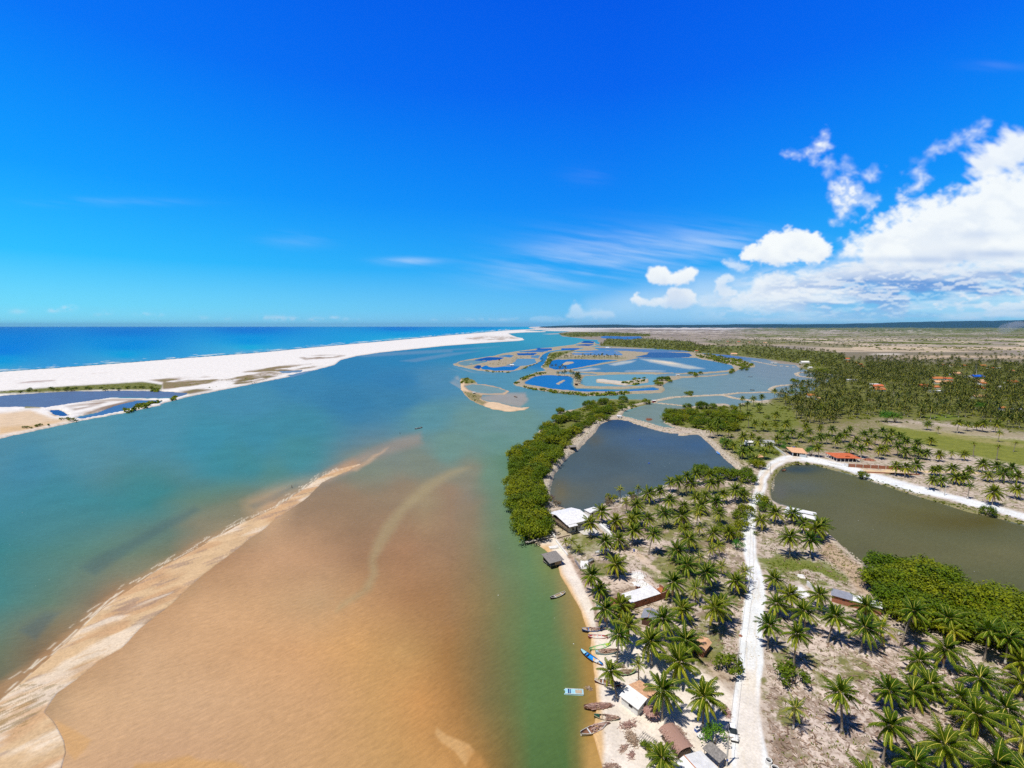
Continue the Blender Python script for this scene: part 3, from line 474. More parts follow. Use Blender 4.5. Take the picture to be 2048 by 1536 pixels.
# shoals and channels in the river
tintw([(660,940),(720,908),(790,878),(840,866),(846,888),(800,902),(740,922),(690,950)], (158,148,142), 9, .7); tintw([(700,940),(724,926),(752,908),(775,895),(760,910),(735,928),(712,942)], (214,184,158), 4, .6); tintw([(640,960),(690,930),(735,912),(705,940),(655,964)], (190,165,148), 7, .45)
tintw([(940,935),(900,955),(850,990),(815,1020),(790,1060),(770,1090),(752,1120),(756,1150),(740,1180),(700,1205),(672,1222),(680,1208),(722,1180),(740,1150),(738,1110),(760,1060),(800,1010),(850,965),(900,940)], (176,164,132), 9, .55)
tintw([(890,1240),(912,1245),(960,1000),(935,1010)], (150,126,98), 22, .35)
tintw([(875,1454),(893,1469),(937,1487),(947,1500),(930,1530),(910,1503),(882,1483),(872,1466)], (222,182,132), 4, .75); tintw([(930,1490),(960,1510),(985,1560),(930,1580),(935,1530)], (205,155,98), 9, .5)
tintw([(270,1528),(330,1522),(378,1510),(400,1520),(470,1524),(500,1540),(500,1600),(260,1600)], (218,172,112), 6, .6); tintw([(110,1440),(140,1455),(182,1480),(170,1500),(150,1520),(136,1505)], (218,175,125), 5, .7)
tintw([(885,745),(915,722),(930,735),(960,745),(990,748),(940,745)], (190,180,185), 3, .6, (.05,.02,.02,.006)); tintw([(895,770),(915,752),(925,770),(930,790),(945,805),(930,803),(905,790)], (180,180,180), 5, .65, (.09,.03,.03,.01))
tintw([(955,795),(1000,786),(1050,786),(1056,800),(1040,815),(1000,806),(965,800)], (172,165,165), 4, .8); tintw([(1160,810),(1185,800),(1200,803),(1180,812)], (150,160,170), 3, .5)
for (a, b, c) in (((700,712),(905,700),(905,704)), ((720,708),(1000,693),(960,697)), ((800,722),(900,706),(960,702))): tintw([a, b, c, (a[0]+30, a[1]+2)], (120,155,195), 2, .5)
tintw([(1085,668),(1110,666.5),(1140,667),(1100,669)], (200,190,185), .8, .8); tintw([(160,1135),(200,1110),(262,1080),(320,1045),(390,1015),(400,1020),(330,1060),(260,1105),(190,1150)], (84,112,118), 8, .55)
tintw([(500,1010),(545,990),(590,965),(600,970),(550,1000),(510,1018)], (88,112,118), 5, .4); tintw([(40,1260),(90,1225),(120,1225),(70,1280)], (88,110,118), 8, .5)
# wash along the sandbar and foam on the sea beach
def wash(line, w, rgb, op, sc, th):
    idx = _box(line, 14, gu, gv); x = gu[idx]; y = gv[idx]; d = np.full(len(idx), 1e9)
    for (x0,y0),(x1,y1) in zip(line[:-1], line[1:]):
        ex, ey = x1-x0, y1-y0; t = np.clip(((x-x0)*ex+(y-y0)*ey)/(ex*ex+ey*ey), 0, 1); d = np.minimum(d, np.hypot(x-x0-t*ex, y-y0-t*ey))
    t = sst(w, w*.2, d)*sst(th, th+.12, fbm(gx[idx]/sc, gy[idx]/sc, 77, 4))*op; wcol[idx] = wcol[idx]*(1-t[:,None]) + np.array(CW(*rgb))*t[:,None]
wash([(0,740.5),(125,732.5),(250,723.3),(375,713.4),(512,703.4),(637,691.6),(762,680.8),(887,669.6),(962,663.4),(1017,658.8)], 2.2, (225,235,240), .8, 30, .5)
wash([(0,736.5),(125,728.5),(250,719.6),(375,710),(512,700.5),(700,683.8)], 1.0, (205,225,235), .7, 22, .58)
tintw([(706,920),(652,943),(574,1000),(482,1046),(396,1086),(326,1123),(256,1168),(191,1214),(131,1270),(56,1332),(-60,1400),(-60,1470),(0,1420),(141,1290),(264,1190),(400,1108),(550,1030),(669,945),(725,930)], (196,156,120), 11, .6)
if 0: wash([(669,933),(587,985),(494,1035),(400,1086),(332,1122),(264,1167),(199,1214),(141,1270),(70,1330),(0,1394)], 5, (242,226,205), .8, 2.6, .56); wash([(662,932),(580,982),(488,1031),(395,1080),(326,1116),(256,1160),(190,1208),(132,1262),(60,1320)], 3, (235,222,205), .7, 2.2, .6)
def foam(line, off, amp, th, op, seed, wd=.35):
    P = [G(u, v) for u, v in line]; idx = _box(line, 18, gu, gv); x = gx[idx]; y = gy[idx]; best = np.full(len(idx), 1e9); sarc = np.zeros(len(idx)); acc = 0
    for a, b in zip(P[:-1], P[1:]):
        ex, ey = b.x-a.x, b.y-a.y; L = math.hypot(ex, ey); t = np.clip(((x-a.x)*ex+(y-a.y)*ey)/(L*L), 0, 1); d = ((x-a.x-t*ex)*ey-(y-a.y-t*ey)*ex)/L; r = np.hypot(x-a.x-t*ex, y-a.y-t*ey); k = r < np.abs(best); best[k] = np.where(d[k] < 0, -r[k], r[k]); sarc[k] = acc + t[k]*L; acc += L
    o_ = off + amp*(fbm(sarc/5, sarc*0, seed, 3)-.5); t = np.exp(-((-best-o_)/wd)**2)*sst(th, th+.08, fbm(sarc/4, sarc*0+3, seed+5, 4))*op; wcol[idx] = wcol[idx]*(1-t[:,None]) + np.array(CW(245,238,228))*t[:,None]
BE = [(669,937),(637,955),(587,989),(550,1014),(494,1039),(447,1064),(400,1090),(332,1127),(264,1172),(199,1219),(141,1275),(70,1336),(0,1400),(-60,1450)]
for off, amp, th, op, sd_ in ((-.5,1.2,.45,.85,400),(-1.6,1.8,.5,.8,410),(-3.0,2.4,.55,.6,420),(.4,.8,.5,.6,430),(.5,1.2,.45,.8,440),(1.6,1.8,.5,.8,450),(3.0,2.4,.55,.6,460)): foam(BE, off, amp, th, op, sd_, .28)
# ponds keep their own water
PC = {'sp1': (96,122,172), 'sp2': (70,122,190), 'sp3': (40,96,176), 'sp4': (120,150,190), 'sp5': (110,145,190), 'i1': (122,158,172), 'a1': (110,150,172), 'a2': (14,84,176), 'a3': (92,150,200), 'a4': (18,118,208), 'a5': (10,74,160), 'a6': (70,130,195), 'a7': (20,90,180), 'a8': (90,140,190),
 'q1': (24,116,205), 'q2': (32,122,208), 'q3': (108,164,196), 'q4': (110,158,195), 'salt': (78,136,186), 'salt2': (112,150,180), 't1': (48,100,168), 't2': (90,130,190), 't3': (90,140,205), 't4': (90,140,205), 'creek': (60,120,200), 'far1': (80,120,190), 'a9': (20,90,190), 'a10': (20,100,200), 'a11': (10,84,170), 'a12': (15,84,170), 'a13': (60,115,190), 'front': (80,102,120), 'right': (98,102,74)}
for k, p in W.items():
    c = np.array(p); cu, cv = c.mean(0); g = [(cu + (u-cu)*1.0 + (2.5 if u > cu else -2.5), cv + (v-cv)*1.0 + (1.6 if v > cv else -1.6)) for u, v in p]; tintw(g, PC[k], .8 if cv < 800 else 2)
def blob(u, v, ru, rv, rgb, op=.8, inside=None):
    t = np.exp(-(((WPU-u)/ru)**2 + ((WPV-v)/rv)**2))*op
    if inside is not None:
        msk = np.zeros(len(gu)); i, s = sd_poly(inside, 4, gu, gv); msk[i] = s > -4; t = t*msk
    wcol[:] = wcol*(1-t[:,None]) + np.array(CW(*rgb))*t[:,None]
for a in ((1240,846,60,16,34,72,122),(1300,880,80,22,70,102,142),(1400,890,50,20,64,100,146),(1430,925,40,18,78,104,130),(1200,915,60,25,78,94,104),(1150,990,60,30,100,106,98),(1120,985,18,26,112,108,88),(1250,965,60,20,92,104,108),(1190,880,18,14,92,98,94)): blob(*a[:4], a[4:], .8, POND_FRONT)
for a in ((1600,938,50,9,46,72,92),(1600,975,60,20,92,102,102),(1560,985,18,20,100,104,104),(1720,1040,110,40,104,106,84),(1830,1030,90,25,104,102,60),(1930,1045,90,18,92,86,36),(2000,1110,120,30,112,112,82),(1800,1100,100,30,108,108,78),(1720,1108,40,18,98,100,78)): blob(*a[:4], a[4:], .8, POND_RIGHT)
for pl in ([(1280,717.5),(1312,719.5),(1345,723.5),(1370,729),(1410,737.5),(1380,738),(1345,733),(1300,724)],[(1218,729),(1245,722.5),(1272,721),(1260,726),(1230,731)],[(1250,742.3),(1300,740.5),(1330,742),(1300,743)],[(1150,741),(1180,736),(1200,738),(1165,742)]): tintw(pl, (205,212,215), 2, .8)
tintw([(1300,720),(1340,724),(1362,729),(1340,728),(1310,723)], (240,228,212), 1, .9)
tintw([(1290,835),(1297,833),(1308,836),(1307,842),(1296,844)], (140,95,68), 1.5, .9); tintw([(1325,828),(1352,817),(1378,814),(1365,824),(1340,829)], (140,95,68), 1.5, .9); tintw([(1345,845),(1400,850),(1440,855),(1400,862),(1360,856)], (120,116,62), 4, .7)
tintw([(1242,828),(1300,808),(1400,815),(1320,825),(1320,838),(1355,852),(1300,845)], (122,144,146), 2, .8)
def water_mat():
    m, nt, b = nt_of('open_water'); setin(b, Roughness=0.42, IOR=1.33); b.inputs['Specular IOR Level'].default_value = 0.025
    v = coord(nt); c = attr(nt, 'tint', 'Color')
    def turned(a, sx, sy):
        m1 = nd(nt, 'ShaderNodeMapping'); m1.inputs['Rotation'].default_value = (0, 0, -a); nt.links.new(v, m1.inputs[0]); m2 = nd(nt, 'ShaderNodeMapping'); m2.inputs['Scale'].default_value = (sx, sy, 1); nt.links.new(m1.outputs[0], m2.inputs[0]); return m2
    mp = turned(.55, .30, 1.25)
    r1 = noise(nt, mp.outputs[0], 1.0, 4, .6); r2 = noise(nt, v, .05, 4, .55); r3 = noise(nt, v, .9, 5, .6)
    c = mixc(nt, 1.0, c, ramp(nt, r1, (.32, .93), (.7, 1.06)), 'MULTIPLY'); c = mixc(nt, 1.0, c, ramp(nt, noise(nt, v, 4.5, 3, .7), (.3, .91), (.7, 1.07)), 'MULTIPLY'); c = mixc(nt, 1.0, c, ramp(nt, r2, (.3, .93), (.7, 1.05)), 'MULTIPLY'); c = mixc(nt, 1.0, c, ramp(nt, r3, (.35, .95), (.7, 1.05)), 'MULTIPLY')
    vo = nd(nt, 'ShaderNodeTexVoronoi'); setin(vo, Scale=.2); nt.links.new(v, vo.inputs['Vector']); fl = noise(nt, v, .011, 3)
    fm = mth(nt, 'MULTIPLY', mth(nt, 'LESS_THAN', vo.outputs['Distance'], .032), mth(nt, 'GREATER_THAN', fl, .53)); c = mixc(nt, mth(nt, 'MULTIPLY', fm, mth(nt, 'MULTIPLY', r3, 1.1)), c, (.8,.84,.86))  # white flecks: whitecaps, and sun sparkle painted into the water colour
    sh = attr(nt, 'shoal'); mp2 = turned(.85, .5, 2.2)
    rp = noise(nt, mp2.outputs[0], .7, 5, .65); c = mixc(nt, sh, c, mixc(nt, 1.0, c, ramp(nt, rp, (.34, .91), (.64, 1.05)), 'MULTIPLY'))
    bd = noise(nt, v, .06, 3, .5); sp_ = mth(nt, 'MULTIPLY', mth(nt, 'MULTIPLY', mth(nt, 'GREATER_THAN', noise(nt, mp2.outputs[0], 2.2, 3, .6), .665), mth(nt, 'GREATER_THAN', bd, .5)), mth(nt, 'MULTIPLY', sh, .45)); c = mixc(nt, sp_, c, (.16,.09,.05))
    nt.links.new(c, b.inputs['Base Color']); bump(nt, b, mth(nt, 'ADD', r1, mth(nt, 'MULTIPLY', r3, .5)), .55, .35); return m
sheet('water', gx, gy, np.zeros(len(gx)), wnr, wnc, {'tint': wcol, 'shoal': sst(1.7, 3.0, wcol[:,0]/np.maximum(wcol[:,2], .02))*(gv > 950)*(gu < 1100)}, water_mat())
# ------------------------------------------------------------------ camera, sun, sky with clouds
cam = bpy.data.cameras.new('camera'); co = bpy.data.objects.new('camera', cam); COL.objects.link(co); S.camera = co
cam.sensor_width = 36.0; cam.lens = 36.0*F/2048.0; cam.clip_start = 0.5; cam.clip_end = 400000
co.location = (0, 0, HCAM); co.rotation_euler = (PI/2 - TH, 0, 0)
SUN_EL = math.radians(66); SUN_AZ = math.atan2(-0.80, -0.60)                 # bearing from +Y towards +X: behind the drone, to its left
sdir = Vector((math.sin(SUN_AZ)*math.cos(SUN_EL), math.cos(SUN_AZ)*math.cos(SUN_EL), math.sin(SUN_EL)))
sl = bpy.data.lights.new('sun', 'SUN'); sl.energy = 4.9; sl.angle = math.radians(0.53); sl.color = (1.0, 0.945, 0.86)
so = bpy.data.objects.new('sun', sl); COL.objects.link(so); so.rotation_euler = (-sdir).to_track_quat('-Z', 'Y').to_euler()
def cloud_image():
    w, h = 1500, 460; az = np.radians(np.linspace(-57, 57, w)); el = np.radians(np.linspace(-1, 34, h)); A, E = np.meshgrid(az, el)
    dx, dy, dz = np.sin(A)*np.cos(E), np.cos(A)*np.cos(E), np.sin(E)
    f = dy*CT - dz*ST; up = dy*ST + dz*CT; cu = (CX + F*dx/f).ravel(); cv = (CY - F*up/f).ravel()
    def sd(p, pad): return sd_poly(p, pad, cu, cv)
    den = np.zeros(len(cu)); lit = np.full(len(cu), 1.0)
    px, py = cu, cv
    big = (fbm(px/62, py/46, 101, 6, .55)-.5); fine = (fbm(px/20, py/15, 111, 5, .6)-.5); wispy = (fbm((px+py*.9)/46, (py-px*.55)/15, 121, 5, .6)-.5)
    def cloud(p, soft, amp, op, nz_, pad=60):
        i, s = sd(p, pad); d = sst(-soft, soft, s + amp*nz_[i])*op; den[i] = 1-(1-den[i])*(1-d); return i, s
    def cloud_w(p, o):
        i, s = sd(p, 34); d = sst(-13, 15, s + 26*(.6*wispy+1.1*fine)[i])*o*(.5+.5*sst(.36,.66,fbm(px[i]/11, py[i]/9, 181, 4, .6))); den[i] = 1-(1-den[i])*(1-d)
    bank = [(1690,478),(1722,462),(1745,452),(1772,438),(1800,404),(1822,412),(1852,398),(1902,384),(1962,362),(2052,338),(2300,290),(2600,300),(2600,600),(2048,585),(1900,590),(1760,585),(1640,600),(1560,590),(1600,560),(1650,535),(1672,520),(1668,492)]
    tx = fbm(px/90, py/22, 171, 5, .58); tears = sst(.30, .52, fbm(px/34, py/20, 175, 5, .6))
    i, s = cloud([(1700,500),(1722,470),(1745,456),(1772,440),(1800,408),(1822,414),(1852,400),(1902,386),(1962,362),(2052,340),(2300,292),(2600,300),(2600,540),(2048,530),(1900,540),(1800,545),(1730,548)], 20, 95, .97, .6*big+.65*fine+.25*wispy)
    i, s = sd([(1690,500),(1740,470),(2048,470),(2600,470),(2600,600),(2048,585),(1900,592),(1760,588),(1640,604),(1545,596),(1600,562),(1650,537),(1672,522)], 60); d = sst(-26, 22, s + 90*(.6*big+.5*fine)[i])*(.35+.6*sst(.40, .60, tx[i])); den[i] = 1-(1-den[i])*(1-d); i2, s2 = cloud([(1930,351),(1936,310),(1985,285),(2017,270),(2048,272),(2090,300),(2042,332),(1992,352),(1955,360)], 16, 60, .93, .6*big+.7*wispy)
    cloud([(1482,522),(1488,500),(1512,486),(1540,466),(1570,459),(1612,468),(1642,472),(1662,488),(1668,514),(1640,524),(1570,527),(1505,528)], 5, 30, 1, fine)
    cloud([(1293,553),(1298,538),(1318,531),(1332,536),(1341,549),(1356,545),(1382,533),(1398,544),(1390,560),(1362,570),(1338,572),(1305,568)], 4, 17, 1, fine)
    cloud([(1264,598),(1270,589),(1282,600),(1300,603),(1332,590),(1334,576),(1350,571),(1372,576),(1392,590),(1400,606),(1366,616),(1320,614),(1275,614)], 4, 22, .95, fine)
    cloud([(1402,612),(1440,600),(1490,588),(1512,566),(1548,538),(1572,546),(1584,560),(1596,590),(1640,600),(1600,622),(1500,622)], 8, 42, .9, .5*big+.7*fine)
    cloud([(1425,560),(1450,546),(1462,556),(1445,570),(1470,585),(1440,592)], 5, 34, .7, fine); cloud([(1450,525),(1478,521),(1502,532),(1490,542),(1460,536)], 6, 24, .6, fine)
    i, s = sd([(1400,600),(1700,570),(2600,560),(2600,648),(1400,642)], 50); d = sst(-16, 14, s+60*big[i])*.62*sst(.36,.66,fbm(px[i]/120, py[i]/10, 191, 5, .6)); den[i] = 1-(1-den[i])*(1-d)
    i, s = sd([(1180,612),(1400,560),(1640,540),(2600,560),(2600,648),(1150,645)], 60); d = sst(-30, 30, s)*.42; den[i] = 1-(1-den[i])*(1-d)
    cloud([(1135,632),(1142,620),(1150,606),(1160,612),(1166,626),(1200,618),(1225,624),(1230,634),(1140,635)], 5, 20, .6, fine); cloud([(1060,636),(1080,630),(1110,634),(1130,640),(1060,641)], 4, 14, .35, fine)
    for (a, b, ru, rv, o) in ((35,624,16,5,.35),(105,622,12,4,.5),(136,617,12,5,.75),(190,630,10,3,.4),(215,626,8,4,.4),(285,629,14,3,.5),(320,630,9,3,.4),(405,636,10,3,.4),(455,638,8,3,.3),(530,636,14,4,.5),(558,637,18,5,.65),(585,638,10,4,.5),(632,639,16,4,.6),(668,636,10,4,.55),(690,639,12,3,.5),(712,639,8,2,.4),(868,641,9,3,.3),(930,640,14,3,.4),(965,639,18,4,.45),(1005,640,16,3,.4),(1030,638,8,3,.35)):
        d = np.exp(-((px-a)/ru)**2-((py-b)/rv)**2)*sst(-.22, .16, fbm(px/9, py/5, 131, 4)-.5)*o; den[:] = 1-(1-den)*(1-d)
    for p, o in (([(1572,312),(1588,304),(1604,308),(1622,294),(1634,280),(1648,264),(1652,284),(1660,292),(1646,304),(1634,318),(1628,328),(1622,308),(1600,313)],.97), ([(1648,320),(1660,314),(1670,322),(1664,344),(1652,350)],.55), ([(1682,320),(1692,314),(1696,328),(1708,336),(1694,340),(1684,334)],.5), ([(1668,372),(1690,356),(1698,352),(1716,370),(1726,392),(1752,396),(1750,408),(1722,412),(1700,428),(1712,424),(1690,434),(1668,446),(1680,426),(1664,404)],.95), ([(1735,352),(1752,336),(1756,344),(1742,354)],.6),
        ([(1820,344),(1838,338),(1856,350),(1846,370),(1824,386),(1816,380),(1836,366),(1834,352)],.75), ([(1880,300),(1908,280),(1926,270),(1920,284),(1890,300)],.5), ([(1938,270),(1952,254),(1976,245),(1980,254),(1960,268),(1946,278)],.6), ([(1858,308),(1868,292),(1876,298),(1866,312)],.5), ([(1830,325),(1850,316),(1862,312),(1846,326)],.3)): (lambda i_s: None)(cloud_w(p, o))
    st = fbm((px+py*1.6)/260, (py-px*.16)/16, 141, 5, .6)
    for (a, b, ru, rv, o) in ((1190,520,120,40,.24),(1330,505,200,44,.26),(1100,545,140,36,.2),(1450,480,120,20,.25),(820,523,55,7,.35),(1180,350,45,16,.05),(220,405,130,8,.1),(600,480,60,14,.10),(2000,130,60,10,.05)):
        d = np.exp(-((px-a)/ru)**2-((py-b)/rv)**2)*sst(.26, .86, st)*o; den[:] = 1-(1-den)*(1-d)
    cell = fbm(px/46, py/15, 195, 6, .58); top = sst(0, .09, cell - fbm(px/46, (py-5)/15, 195, 6, .58) + .03)
    m_ = sst(1390, 1560, px + 1.2*(py-600))*sst(520, 560, py)*sst(648, 628, py); d = sst(.50, .60, cell)*m_*.85; den[:] = 1-(1-den)*(1-d)
    # light: thick undersides turn grey-blue, sunlit tops stay white
    D = den.reshape(h, w); above = np.zeros_like(D)
    for k in range(1, 22): above[:-k] += D[k:]
    thick = (above/21).ravel(); lf = fbm(px/150, py/15, 151, 5, .55)
    under = sst(505, 600, py)*sst(.42, .62, lf)*sst(1500, 1720, px)*.75 + sst(495, 585, py)*.22*thick + .14*thick*sst(.4, .7, fbm(px/50, py/30, 161, 4))
    for (a, b, ru, rv, o) in ((1900,572,90,9,.6),(2030,544,80,8,.45),(1990,508,80,9,.45),(1850,520,120,7,.3),(1960,470,70,10,.18),(1730,566,60,8,.3)): under += np.exp(-((px-a)/ru)**2-((py-b)/rv)**2)*o
    under = np.clip(under*(1-.6*m_*top), 0, 1); hz = sst(585, 640, py)[:,None]
    white = np.array([.95,.99,1.0]); grey = lin((112,160,222)); pale = lin((172,216,248))
    rgb = white*(1-under[:,None]) + grey*under[:,None]; rgb = rgb*(1-.7*hz) + pale*.7*hz
    im = bpy.data.images.new('cloud_field', w, h, alpha=True, float_buffer=True); im.colorspace_settings.name = 'Non-Color'
    im.pixels.foreach_set(np.concatenate([rgb, den[:,None]], 1).astype(np.float32).ravel()); im.pack(); return im
wd = bpy.data.worlds.new('World'); S.world = wd; wd.use_nodes = True; wn = wd.node_tree; bg = wn.nodes['Background']; bg.inputs['Strength'].default_value = SKY_STR = 0.1
sk = nd(wn, 'ShaderNodeTexSky', sky_type='NISHITA'); sk.sun_disc = False; sk.sun_elevation = SUN_EL; sk.sun_rotation = SUN_AZ; sk.altitude = 90; sk.air_density = 1.0; sk.dust_density = 0.35; sk.ozone_density = 3.0
gen = coord(wn, 'Generated'); sp = nd(wn, 'ShaderNodeSeparateXYZ'); wn.links.new(gen, sp.inputs[0])
azn = mth(wn, 'ARCTAN2', sp.outputs[0], sp.outputs[1]); eln = mth(wn, 'ARCSINE', sp.outputs[2])
# polarised tropical blue: deepest high and to the south-east, paling to cyan over the sea horizon
dep = mth(wn, 'ADD', mth(wn, 'MULTIPLY', eln, 1/0.65), mth(wn, 'MULTIPLY', mth(wn, 'COSINE', mth(wn, 'SUBTRACT', azn, .22)), .0))
gr = ramp(wn, dep, (0.0, lin((132,212,250))), (.05, lin((104,206,253))), (.17, lin((30,178,255))), (.36, lin((0,146,255))), (.66, lin((0,108,246))), (1.0, lin((0,86,234))))
side = ramp(wn, mth(wn, 'ADD', mth(wn, 'MULTIPLY', mth(wn, 'ABSOLUTE', mth(wn, 'SUBTRACT', azn, .2)), .85), 0.0), (0.0, (.86,.86,.97)), (.42, (.98,1.0,1.0)), (.85, (1.1,1.22,1.06)))
sky = mixc(wn, 1.0, gr, side, 'MULTIPLY')
# unseen sky behind the drone and overhead, darkened and greyed to cut fill light
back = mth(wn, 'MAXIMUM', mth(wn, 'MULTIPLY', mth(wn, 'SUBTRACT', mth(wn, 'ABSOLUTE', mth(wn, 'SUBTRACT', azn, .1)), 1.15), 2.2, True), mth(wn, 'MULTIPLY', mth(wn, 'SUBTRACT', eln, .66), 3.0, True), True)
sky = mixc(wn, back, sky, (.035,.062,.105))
nsat = nd(wn, 'ShaderNodeHueSaturation'); setin(nsat, Saturation=1.35, Value=1.0); wn.links.new(sk.outputs[0], nsat.inputs['Color'])
sky = mixc(wn, 1.0, sky, (1/SKY_STR,)*3, 'MULTIPLY'); sky = mixc(wn, .93, nsat.outputs[0], sky)
cb = nd(wn, 'ShaderNodeCombineXYZ')
wn.links.new(mth(wn, 'DIVIDE', mth(wn, 'ADD', azn, math.radians(57)), math.radians(114)), cb.inputs[0]); wn.links.new(mth(wn, 'DIVIDE', mth(wn, 'ADD', eln, math.radians(1)), math.radians(35)), cb.inputs[1])
ti = nd(wn, 'ShaderNodeTexImage', image=cloud_image(), extension='CLIP', interpolation='Cubic'); wn.links.new(cb.outputs[0], ti.inputs[0])
cl = mixc(wn, 1.0, ti.outputs[0], (1.0/SKY_STR,)*3, 'MULTIPLY')
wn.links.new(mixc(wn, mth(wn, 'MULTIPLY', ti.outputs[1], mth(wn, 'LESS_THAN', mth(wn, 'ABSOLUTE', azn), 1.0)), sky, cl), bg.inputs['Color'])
S.view_settings.view_transform = 'Standard'; S.view_settings.look = 'None'; S.view_settings.exposure = 0.0; S.view_settings.gamma = 1.0
S.cycles.max_bounces = 5; S.cycles.diffuse_bounces = 2; S.cycles.glossy_bounces = 2; S.cycles.transmission_bounces = 3; S.cycles.transparent_max_bounces = 6; S.cycles.volume_bounces = 0
S.cycles.use_denoising = False; S.cycles.caustics_reflective = False; S.cycles.caustics_refractive = False
# ------------------------------------------------------------------ hills on the horizon
def hills(name, prof, y0, depth, m, seed):
    nx, ny = 240, 26; us = np.linspace(prof[0][0], prof[-1][0], nx); ridge = np.interp(us, [p[0] for p in prof], [p[1] for p in prof])
    V_, Fc = [], []
    for j in range(ny):
        t = j/(ny-1); y = y0 + depth*t
        for i, u in enumerate(us):
            x = (u-CX)/F*(y0+depth*.5)*1.0; top = HCAM + (652-ridge[i])/F*(y0+depth*.5)
            nzv = float(fbm(np.array([x/900.0]), np.array([y/900.0]), seed, 4)[0])
            V_.append((x, y, max(top,0)*math.sin(PI*min(t,1))**.7*(.86+.28*nzv) - 2))
    for j in range(ny-1):
        for i in range(nx-1): a = j*nx+i; Fc.append((a, a+1, a+nx+1, a+nx))
    me = bpy.data.meshes.new(name); me.from_pydata(V_, [], Fc); me.polygons.foreach_set('use_smooth', [True]*len(Fc)); me.materials.append(m)
    o = bpy.data.objects.new(name, me); COL.objects.link(o); o['kind'] = 'structure'
hm, hnt, hb = nt_of('wooded_hills'); setin(hb, Roughness=1.0); hn = noise(hnt, coord(hnt), .004, 8, .7)
hnt.links.new(ramp(hnt, hn, (.35, (.010,.034,.045)), (.6, (.018,.05,.06)), (.74, (.07,.08,.09))), hb.inputs['Base Color']); hb.inputs['Specular IOR Level'].default_value = 0.0
hills('hills', [(1085,653),(1120,651.5),(1180,650),(1220,649),(1280,650.5),(1400,649.5),(1500,648.5),(1600,648.5),(1700,647.5),(1800,645),(1900,643),(2000,641),(2100,640),(2400,639)], 21000, 7000, hm, 200)
# ------------------------------------------------------------------ the air
hz = bpy.data.materials.new('sea_air'); hz.use_nodes = True; hzn = hz.node_tree; hzn.nodes.remove(hzn.nodes['Principled BSDF'])
pv = nd(hzn, 'ShaderNodeVolumePrincipled'); setin(pv, Density=1.1e-5, Anisotropy=0.0); pv.inputs['Color'].default_value = (.22,.58,1.0,1)
hzn.links.new(pv.outputs[0], hzn.nodes['Material Output'].inputs['Volume'])
mb = MB(); mb.box((-120000,-3000,-4), (120000,72000,420)); ho = mb.build('haze', hz); ho['kind'] = 'stuff'
# ------------------------------------------------------------------ plants
M_FROND = leaf_mat('palm_frond', (.055,.115,.004), (.15,.24,.005), (.46,.43,.012), (.60,.40,.03), .32, .45)
M_GFROND = leaf_mat('grove_frond', (.028,.058,.004), (.060,.105,.005), (.15,.165,.010), (.26,.18,.025), .15, .3)
M_RIB = mat('palm_midrib', (.62,.55,.10), .5, .2, 2.0)
M_DEADF = mat('dead_frond', (.27,.17,.09), .85, .35, 2.0)
def trunk_mat():
    m, nt, b = nt_of('palm_bark'); setin(b, Roughness=.85); v = coord(nt); sp = nd(nt, 'ShaderNodeSeparateXYZ'); nt.links.new(v, sp.inputs[0])
    w = nd(nt, 'ShaderNodeTexWave', bands_direction='Z'); setin(w, Scale=2.2, Distortion=1.2, Detail=2.0); nt.links.new(v, w.inputs['Vector'])
    c = mixc(nt, w.outputs['Fac'], (.20,.165,.13), (.36,.32,.27)); c = mixc(nt, mth(nt, 'MULTIPLY', noise(nt, v, .7, 3), .5), c, (.14,.11,.08))
    oi = nd(nt, 'ShaderNodeObjectInfo'); wh = mth(nt, 'MULTIPLY', mth(nt, 'LESS_THAN', sp.outputs[2], mth(nt, 'ADD', mth(nt, 'MULTIPLY', oi.outputs['Random'], 1.1), .35)), .8)
    nt.links.new(mixc(nt, wh, c, (.72,.69,.64)), b.inputs['Base Color']); return m
M_TRUNK = trunk_mat()
M_WOODY = mat('bark', (.20,.15,.11), .9, .3, 1.5)
M_MANG = leaf_mat('mangrove_leaf', (.058,.105,.004), (.125,.195,.005), (.20,.275,.008), (.28,.25,.03), .28, .5)
M_SHRUB = leaf_mat('shrub_leaf', (.06,.11,.005), (.115,.18,.007), (.20,.26,.010), (.32,.27,.04), .25, .45)
M_DRY = leaf_mat('dry_twigs', (.12,.085,.05), (.19,.14,.085), (.25,.19,.12), (.34,.27,.18), .1, .3)
M_BROAD = leaf_mat('broad_leaf', (.035,.12,.010), (.07,.21,.018), (.14,.30,.03), (.3,.35,.08), .3, .1)
WIND = Vector((.85, .35, 0))
